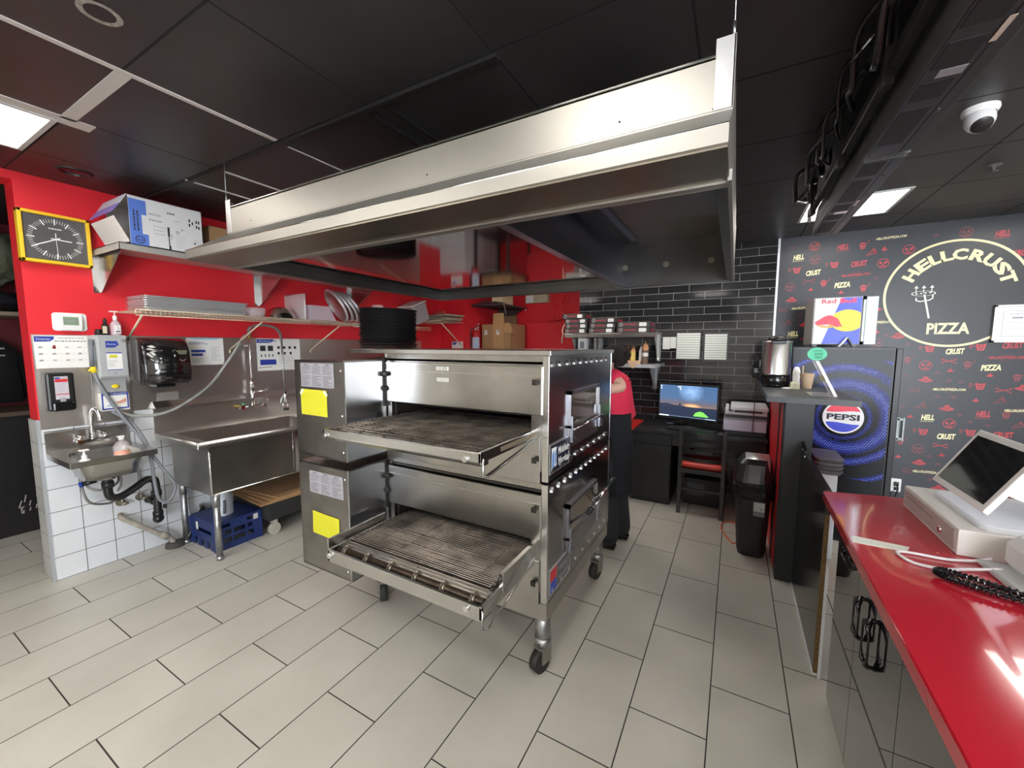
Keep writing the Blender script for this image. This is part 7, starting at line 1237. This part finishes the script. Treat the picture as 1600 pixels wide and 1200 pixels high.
b = MB(); b.use(mat('machine_white', (0.68, 0.68, 0.68), 0.4)); Oq = lambda e, z, s_=0: [(p[0]+s_, p[1], z) for p in rrect(0.672+e, 0.93-e, 1.385+e, 1.60-e, 0.035, 5)]; rr_loft(b, [Oq(0.012, 0.966), Oq(0.0, 0.985), Oq(-0.0, 1.035), Oq(0.012, 1.06, 0.006), Oq(0.03, 1.07, 0.012)]); obj('body', b, None, t)
b = MB(); b.use(mat('white_cable', (0.72, 0.68, 0.72), 0.4)); b.tube(bez([(0.66, 1.60, 0.972), (0.625, 1.60, 0.956), (0.56, 1.575, 0.955), (0.49, 1.575, 0.955), (0.450, 1.560, 0.955), (0.470, 1.505, 0.955), (0.53, 1.50, 0.955), (0.60, 1.535, 0.956), (0.66, 1.545, 0.968)], 8), 0.0042, 8); tag(obj('charging_cable', b, None, loc=(0.55, 1.55, 0.9505)), 'thin white cable looping on the red countertop', 'cable')
b = MB(); b.use(blackgloss); pa = bez([(0.508, 1.455, 0.966), (0.53, 1.40, 0.966), (0.59, 1.385, 0.966), (0.66, 1.36, 0.966)], 40); co = []
def coilpath(p, r, k):
    out = []
    for i in range(len(p)-1):
        tt = (p[i+1]-p[i]).normalized(); a = Vector((0, 0, 1)); bb2 = tt.cross(a); ph = i*k; out.append(p[i]+r*(math.cos(ph)*a+math.sin(ph)*bb2))
    return out
pa = bez([(0.72, 1.335, 0.966), (0.64, 1.372, 0.966), (0.57, 1.395, 0.966), (0.518, 1.420, 0.966), (0.500, 1.445, 0.966), (0.520, 1.462, 0.966), (0.57, 1.445, 0.966), (0.63, 1.415, 0.966), (0.70, 1.375, 0.966)], 48)
b.tube(coilpath(pa, 0.0078, 0.82), 0.0024, 5); b.tube(pa[::8], 0.006, 6); tag(obj('coiled_cord', b, None, loc=(0.6, 1.40, 0.9575)), 'black coiled phone cord lying on the red countertop', 'cord')
b = MB(); b.use(mat('receipt_paper', (0.72, 0.72, 0.64), 0.7)); b.prism([(0.362, 1.640), (0.352, 1.585), (0.480, 1.585), (0.498, 1.628)][::-1], 'z', 0.9505, 0.9515); b.use(mk('pale_ink', (0.5, 0.5, 0.52), 0.8)); scribble(b, FZ(0, 0, 0.9518), 0.385, 0.46, 1.60, 1.61, 1, 0.2, 3); tag(obj('paper_strip', b, None, loc=(0.42, 1.61, 0.9505)), 'strip of white paper stuck near the edge of the red countertop', 'paper')
# ---------------- hanging menu screens ----------------
sbk = mat('screen_back', (0.09, 0.09, 0.088), 0.35, 0.3); sun_ = mat('screen_under', (0.022, 0.022, 0.023), 0.4); svent = mat('screen_vent', (0.006, 0.006, 0.007), 0.6)
for k, (ya, yb, lab) in enumerate(((1.98, 3.14, 'hanging black menu screen seen from behind, nearest the printed wall'), (0.78, 1.95, 'hanging black menu screen seen from behind, nearest the camera'))):
    t = thing('menu_screen', lab, 'screen', (0.43, (ya+yb)/2, 2.25), 'menu screens in a row under the ceiling'); n0 = 0.14 if k == 0 else 0.15
    b = MB(); b.use(sbk); b.prism([(0.375, 2.25), (0.505, 2.25), (0.56, 2.60), (0.525, 2.60), (0.45, 2.46), (0.40, 2.42)], 'y', ya, yb); obj('housing', b, None, t)
    b = MB(); b.use(sun_); b.box(0.38, 0.500, ya+0.01, yb-0.01, 2.244, 2.2505, 0.001); L = yb-ya; b.use(svent)
    for q0, q1 in ((0.02, 0.14), (0.18, 0.42), (0.46, 0.55), (0.60, 0.68), (0.72, 0.92)): b.box(0.385, 0.450, ya+L*q0, ya+L*q1, 2.2425, 2.2442)
    b.use(mk('seam_dark', (0.004, 0.004, 0.004), 0.7)); b.box(0.464, 0.467, ya+0.01, yb-0.01, 2.2432, 2.2442)
    obj('underside', b, None, t)
    b = MB(); b.use(mk('label_cream', (0.45, 0.40, 0.34), 0.5)); b.box(0.458, 0.47, ya+L*0.42, ya+L*0.49, 2.2415, 2.2425); b.use(mk('label_foil', (0.6, 0.6, 0.62), 0.3, 0.8)); b.box(0.405, 0.455, ya+L*0.555, ya+L*0.585, 2.2412, 2.2425); obj('label_panel', b, None, t)
    for q in (0.15, 0.35, 0.75):
        b = MB(); b.use(chrome); b.sphere((0.475, ya+L*q, 2.2435), 0.004, seg=8); obj('screw', b, None, t)
b = MB(); b.use(mat('bracket_dark', (0.05, 0.05, 0.05), 0.35, 0.6)); b.box(0.345, 0.372, 0.7, 3.12, 2.36, 2.40, 0.002)
b.box(0.345, 0.35, 0.7, 3.12, 2.50, 2.54)
for yy in (1.1, 1.6, 2.2, 2.9): b.box(0.335, 0.36, yy, yy+0.04, 2.32, ZC-0.001, 0.002)
b.use(white); b.prism([(0.345, 2.33), (0.37, 2.33), (0.355, 2.42)], 'y', 3.12, 3.124)
tag(obj('mounting_rail', b, None, loc=(0.355, 1.9, 2.32)), 'dark steel mounting rail behind the hanging menu screens', 'rail')
R = random.Random(11)
for k in range(11):
    y = 0.9+k*0.21; b = MB(); b.use(blackgloss if k % 2 else black); x = 0.31-R.random()*0.05
    z0 = 2.36+R.random()*0.08
    b.tube(bez([(0.36, y-0.25, 2.55), (x, y-0.12, z0+0.10), (x+0.01, y, z0), (x+0.02, y+0.12, z0+0.03), (0.345, y+0.30, 2.42+R.random()*0.1), (0.36, y+0.42, 2.56)], 6), R.choice((0.006, 0.009, 0.012)), 6)
    if k % 3 == 0: b.tube(bez([(x, y, z0+0.06), (x-0.04, y+0.03, z0+0.02), (x-0.03, y+0.09, z0+0.05), (x+0.01, y+0.06, z0+0.1)], 6), 0.004, 5)
    tag(obj('screen_cable', b, None, loc=(0.33, y, z0)), ['nearest', 'second nearest', 'third nearest', 'fourth nearest', 'fifth nearest', 'middle', 'fifth farthest', 'fourth farthest', 'third farthest', 'second farthest', 'farthest'][k]+' loop of black cable sagging behind the hanging menu screens', 'cable', 'cables behind the menu screens')
b = MB(); b.use(chrome); b.lathe([(0.010, 0), (0.010, 0.006), (0.004, 0.010), (0.004, 0.03), (0.008, 0.034), (0, 0.036)], (0, 0, 0), 12, Matrix.Translation((0.262, YB-0.0, 2.128)) @ Matrix.Rotation(PI/2, 4, 'X')); tag(obj('wall_hook', b, None, loc=(0.262, YB, 2.128)), 'small silver hook on the black tiles near the printed wall', 'hook')
# dome camera, sprinkler, ceiling holes
t = thing('dome_camera', 'white dome security camera on the black ceiling', 'security camera', (0.89, 2.62, ZC))
b = MB(); b.use(white); b.lathe([(0, 0), (0.058, 0), (0.060, -0.012), (0.056, -0.022), (0.050, -0.028)], (0.885, 2.62, ZC), 28); obj('mount', b, None, t)
b = MB(); b.use(white); Mq = Matrix.Translation((0.882, 2.61, ZC-0.05)) @ Matrix.Rotation(math.radians(-38), 4, 'X'); b.lathe([(0.0, 0.035), (0.03, 0.034), (0.047, 0.018), (0.050, 0.0), (0.047, -0.02), (0.038, -0.042), (0.033, -0.046)], (0, 0, 0), 28, Mq); b.use(black); b.lathe([(0.036, -0.043), (0.032, -0.050), (0, -0.047)], (0, 0, 0), 24, Mq); obj('ball', b, None, t)
b = MB(); b.use(mat('sprinkler_grey', (0.10, 0.10, 0.10), 0.5)); b.lathe([(0, 0), (0.035, 0), (0.03, -0.008), (0.008, -0.012), (0.008, -0.03), (0.022, -0.034), (0, -0.036)], (1.243, 3.446, ZC), 20); tag(obj('sprinkler', b, None, loc=(1.243, 3.446, ZC)), 'small dark sprinkler head on the ceiling beyond the camera', 'sprinkler')
b = MB(); b.use(mat('hole_plaster', (0.42, 0.38, 0.34), 0.9, var=0.6, vscale=60)); ring(b, Matrix.Translation((-1.804, 0.56, ZC-0.002)), 0, 0, 0.038, 0.054, 0, 30); b.use(mat('hole_dark', (0.03, 0.02, 0.02), 0.8)); disc(b, Matrix.Translation((-1.804, 0.56, ZC-0.0015)), 0, 0, 0.039); tag(obj('ceiling_hole', b, None, loc=(-1.804, 0.56, ZC)), 'round chipped hole cut in the black ceiling tile', 'hole')
b = MB(); b.use(mat('speaker_black', (0.022, 0.02, 0.02), 0.4)); b.lathe([(0, -0.006), (0.07, -0.005), (0.085, -0.001), (0.085, 0)], (-3.55, 0.92, ZC), 28); tag(obj('ceiling_vent', b, None, loc=(-3.55, 0.92, ZC)), 'flat round black fitting on the ceiling above the clock', 'vent')
# ---------------- printed wall ----------------
b = MB(); b.use(mat('print_ground', (0.022, 0.024, 0.032), 0.34, spec=0.35)); b.box(0.318, 4.5, YB, YB+0.12, 0, ZC)
pr_ = {'r': mat('print_red', (0.42, 0.02, 0.035), 0.4), 'd': mat('print_dull_red', (0.20, 0.02, 0.03), 0.4), 'y': mat('print_cream', (0.72, 0.66, 0.38), 0.4)}
MOT = [('HELL', 'y', 0.48, 2.413), ('HELL', 'r', 0.809, 2.472), ('CRUST', 'y', 0.6, 2.258), ('CRUST', 'r', 0.93, 2.311), ('PIZZA', 'y', 0.824, 2.13), ('url', 'y', 1.137, 2.517), ('url', 'r', 0.913, 2.216), ('skull', 'r', 0.598, 2.504), ('head', 'r', 0.952, 2.47), ('slice', 'r', 1.017, 2.403), ('drop', 'r', 1.102, 2.425), ('dot', 'd', 0.424, 2.509), ('skull', 'd', 0.611, 2.378), ('skull', 'r', 1.099, 2.302), ('face', 'r', 0.474, 2.294), ('face', 'r', 0.758, 2.32), ('bones', 'd', 0.574, 2.185), ('head', 'r', 0.691, 2.158), ('head', 'r', 0.981, 2.095), ('skull', 'd', 0.43, 2.139), ('flame', 'r', 0.591, 2.106), ('wing', 'r', 0.45, 2.016), ('flame', 'r', 0.82, 2.067), ('url', 'y', 0.552, 1.935), ('dot', 'd', 0.585, 2.009), ('rings', 'd', 0.38, 1.924), ('dot', 'd', 0.524, 1.868), ('slice', 'd', 0.426, 1.794), ('wing', 'r', 0.57, 1.779), ('HELL', 'y', 0.477, 1.688), ('wing', 'r', 0.587, 1.646), ('wing', 'r', 1.073, 1.906), ('url', 'y', 1.103, 1.785), ('drop', 'r', 1.097, 1.703), ('wing', 'r', 1.239, 1.663), ('skull', 'd', 1.104, 1.6), ('slice', 'd', 1.039, 1.672), ('dot', 'd', 1.159, 1.671), ('dot', 'd', 1.307, 1.593), ('dot', 'd', 1.06, 2.177), ('HELL', 'r', 1.803, 2.464), ('skull', 'd', 1.599, 2.503), ('dot', 'd', 1.421, 2.501), ('CRUST', 'r', 1.923, 2.303), ('skull', 'r', 1.259, 2.401), ('CRUST', 'y', 1.604, 1.529), ('face', 'r', 1.452, 1.552), ('face', 'r', 1.755, 1.567), ('CRUST', 'r', 1.927, 1.58), ('url', 'r', 1.905, 1.484), ('head', 'd', 1.322, 1.454), ('skull', 'r', 1.437, 1.408), ('bones', 'r', 1.577, 1.449), ('head', 'd', 1.693, 1.421), ('PIZZA', 'y', 1.823, 1.398), ('flame', 'r', 1.823, 1.339), ('flame', 'r', 1.59, 1.371), ('wing', 'r', 1.446, 1.287), ('dot', 'd', 1.59, 1.283), ('dot', 'd', 1.514, 1.348), ('url', 'y', 1.595, 1.208), ('face', 'r', 1.776, 1.245), ('rings', 'd', 1.382, 1.196), ('dot', 'd', 1.664, 1.275), ('bones', 'r', 1.91, 1.219), ('head', 'd', 1.978, 1.326), ('wing', 'r', 2.015, 1.244), ('dot', 'd', 1.318, 1.32), ('dot', 'd', 1.532, 1.143), ('dot', 'd', 1.626, 1.145), ('flame', 'r', 1.758, 1.128), ('slice', 'd', 1.898, 1.133), ('slice', 'd', 1.433, 1.056), ('wing', 'r', 1.596, 1.048), ('dot', 'd', 1.317, 1.047), ('flame', 'r', 1.368, 0.959), ('HELL', 'y', 1.481, 0.957), ('dot', 'd', 1.674, 0.999), ('HELL', 'r', 1.811, 1.014), ('head', 'd', 1.943, 1.019), ('skull', 'r', 1.62, 0.918), ('dot', 'd', 1.741, 0.943), ('dot', 'd', 1.845, 0.924), ('slice', 'd', 2.014, 0.941), ('face', 'r', 1.464, 0.831), ('CRUST', 'y', 1.605, 0.802), ('face', 'r', 1.751, 0.853), ('CRUST', 'r', 1.934, 0.853), ('bones', 'r', 1.58, 0.722), ('head', 'd', 1.326, 0.727), ('skull', 'd', 1.44, 0.676), ('flame', 'r', 1.592, 0.642), ('flame', 'r', 1.317, 0.591), ('dot', 'd', 1.516, 0.619), ('wing', 'r', 1.459, 0.556), ('dot', 'd', 1.581, 0.556), ('rings', 'd', 1.387, 0.468), ('url', 'y', 1.521, 0.477), ('dot', 'd', 1.536, 0.417), ('wing', 'r', 1.596, 0.349), ('url', 'y', 2.026, 1.059), ('wing', 'r', 2.062, 0.473), ('skull', 'r', 2.01, 0.302)]
def motif(kind, c, x, z):
    M = FY(x, YB-0.0012, z); b.use(pr_[c]); M2 = FY(x, YB-0.0018, z); G = MATS['print_ground']
    if kind in ('HELL', 'CRUST', 'PIZZA'):
        w = {'HELL': 0.085, 'CRUST': 0.115, 'PIZZA': 0.115}[kind]; b.text(kind, 0.062, M @ Matrix.Rotation(0.06, 4, 'Z'), shear=0.25, bold=0.0028, w=w)
        if kind == 'HELL': stroke(b, M, [(-0.045, -0.034), (0.04, -0.032)], 0.003)
    elif kind == 'url':
        b.text('HELLCRUSTPIZZA.COM', 0.026, M @ Matrix.Rotation(0.03, 4, 'Z'), shear=0.2, bold=0.001, w=0.20); b.use(pr_['d']); stroke(b, M, [(-0.04, 0.022), (0.04, 0.023)], 0.002); stroke(b, M, [(-0.03, -0.022), (0.03, -0.021)], 0.002); disc(b, M, -0.115, 0, 0.004, n=6); disc(b, M, 0.115, 0, 0.004, n=6)
    elif kind == 'skull':
        ring(b, M, 0, 0, 0.036, 0.041, n=20); 
        for sx in (-0.016, 0.014): disc(b, M, sx, 0.004, 0.010, n=10)
        disc(b, M, 0, -0.012, 0.006, n=6)
        for k in range(4): rect(b, M, -0.018+k*0.010, -0.012+k*0.010, -0.030, -0.020)
        if c == 'r': disc(b, M, 0.022, 0.012, 0.008, n=8)
    elif kind == 'head':
        shape(b, M, [(-0.028, 0.012), (-0.010, 0.030), (0.014, 0.022), (0.020, 0.0), (0.008, -0.030), (-0.012, -0.032), (-0.020, -0.012)][::-1]); stroke(b, M, [(0.012, 0.014), (0.034, 0.022), (0.040, 0.045)], 0.004); b.use(G); disc(b, M2, -0.010, 0.008, 0.007, n=8); disc(b, M2, 0.007, 0.006, 0.006, n=8); rect(b, M2, -0.010, 0.006, -0.022, -0.015)
    elif kind == 'slice':
        stroke(b, M, [(-0.036, -0.022), (0.034, -0.010), (0.006, 0.028), (-0.036, -0.022)], 0.004); stroke(b, M, [(0.034, -0.010), (0.012, 0.034)], 0.006)
        for px, py in ((-0.008, -0.006), (0.012, -0.004), (0.006, 0.012)): disc(b, M, px, py, 0.005, n=8)
    elif kind == 'drop': shape(b, M, [(0.0, 0.026), (-0.016, 0.006), (-0.018, -0.010), (-0.004, -0.020), (0.010, -0.014), (0.022, -0.004), (0.006, -0.002)]) 
    elif kind == 'dot': ring(b, M, 0, 0, 0.012, 0.0155, n=12, ky=0.75); disc(b, M, 0.003, 0.001, 0.004, n=6)
    elif kind == 'bones':
        for s_ in (1, -1): stroke(b, M, [(-0.036, -0.012*s_), (0.036, 0.012*s_)], 0.005)
        for px in (-0.040, 0.040):
            for py in (-0.014, 0.014): disc(b, M, px, py, 0.006, n=8)
    elif kind == 'flame': shape(b, M, [(-0.022, -0.008), (-0.006, 0.004), (0.004, 0.020), (0.010, 0.004), (0.024, -0.006), (0.004, -0.014)][::-1])
    elif kind == 'rings':
        for px in (-0.015, 0.015): ring(b, M, px, -px*0.3, 0.014, 0.0185, n=14)
    elif kind == 'wing':
        shape(b, M, [(-0.052, -0.006), (-0.018, 0.010), (0.020, 0.010), (0.048, -0.006), (0.030, -0.018), (0.0, -0.024), (-0.024, -0.018)][::-1]); disc(b, M, 0.0, 0.016, 0.018, 0.012, n=12); b.use(G); ring(b, M2, 0, 0.004, 0.006, 0.009, n=10); stroke(b, M2, [(-0.030, -0.006), (0.026, -0.010)], 0.003)
    elif kind == 'face':
        shape(b, M, [(-0.018, -0.028), (-0.026, 0.0), (-0.030, 0.030), (-0.014, 0.022), (0.014, 0.022), (0.030, 0.030), (0.026, 0.0), (0.018, -0.028)][::-1]); stroke(b, M, [(-0.050, 0.010), (-0.030, 0.010)], 0.003)
        for q in (-0.004, 0.010, 0.024): stroke(b, M, [(-0.066, q-0.003), (-0.050, q-0.003)], 0.004)
        b.use(G); disc(b, M2, -0.010, 0.006, 0.006, n=8); disc(b, M2, 0.010, 0.006, 0.006, n=8); rect(b, M2, -0.012, 0.012, -0.016, -0.009)
for k_, c_, x_, z_ in MOT:
    motif(k_, c_, x_, z_)
for k_, c_, x_, z_ in MOT:
    if x_ > 1.3 and z_ < 1.6: motif(k_, c_, x_+0.75, z_)
    if 1.3 < x_ < 2.05 and z_ < 1.6: motif(k_, c_, x_+1.5, z_); motif(k_, c_, x_+2.25, z_)
    if x_ < 1.15 and z_ > 1.6: motif(k_, c_, x_+2.05, z_); motif(k_, c_, x_+2.8, z_)
struct('wall_printed', b)
# round emblem
t = thing('round_emblem', 'large round shop emblem with a cream ring on the printed wall', 'sign', (1.535, YB, 2.012))
EX, EZ, ER = 1.560, 2.010, 0.442
b = MB(); b.use(mat('emblem_ground', (0.030, 0.032, 0.037), 0.34, spec=0.35)); disc(b, FY(EX, YB-0.0025, EZ), 0, 0, ER, n=72); obj('disc', b, None, t)
b = MB(); b.use(mat('emblem_cream', (0.76, 0.68, 0.40), 0.4)); ring(b, FY(EX, YB-0.0035, EZ), 0, 0, ER-0.018, ER, n=80); obj('ring', b, None, t)
b = MB(); b.use(MATS['emblem_cream']); txt = 'HELLCRUST'; M = FY(EX, YB-0.0035, EZ); rad = 0.315
angs = [151, 132, 117.5, 104, 88, 69.5, 50, 32, 15.5]
angs = [148, 130, 115, 102, 87, 69, 51.5, 35, 20]
for chx, a in zip(txt, angs):
    a = math.radians(a); b.text(chx, 0.115, M @ Matrix.Translation((rad*math.cos(a), rad*math.sin(a), 0)) @ Matrix.Rotation(a-PI/2, 4, 'Z'), bold=0.005, w=0.092 if chx not in 'L' else 0.075)
obj('lettering', b, None, t)
b = MB(); b.use(MATS['emblem_cream']); b.text('PIZZA', 0.125, FY(EX-0.015, YB-0.0035, EZ-0.292), bold=0.004, w=0.26); obj('lettering', b, None, t)
b = MB(); b.use(mat('emblem_white', (0.78, 0.78, 0.70), 0.4)); M = FY(0, YB-0.0035, 0); w = 0.008
stroke(b, M, [(1.385, 2.01), (1.425, 1.815)], 0.012); stroke(b, M, [(1.335, 1.985), (1.335, 1.965), (1.36, 1.955), (1.42, 1.965), (1.438, 1.98), (1.438, 2.01)], w)
ring(b, M, 1.378, 2.022, 0.070, 0.077, n=30, ky=0.28)
for k in range(4): disc(b, M, 1.335+k*0.028, 2.020+k*0.003, 0.008, 0.005, n=8)
for px in (1.33, 1.378, 1.428): stroke(b, M, [(px, 2.03), (px, 2.075)], 0.005); shape(b, M, [(px-0.014, 2.068), (px+0.014, 2.068), (px, 2.09)])
obj('pizza_fork', b, None, t)
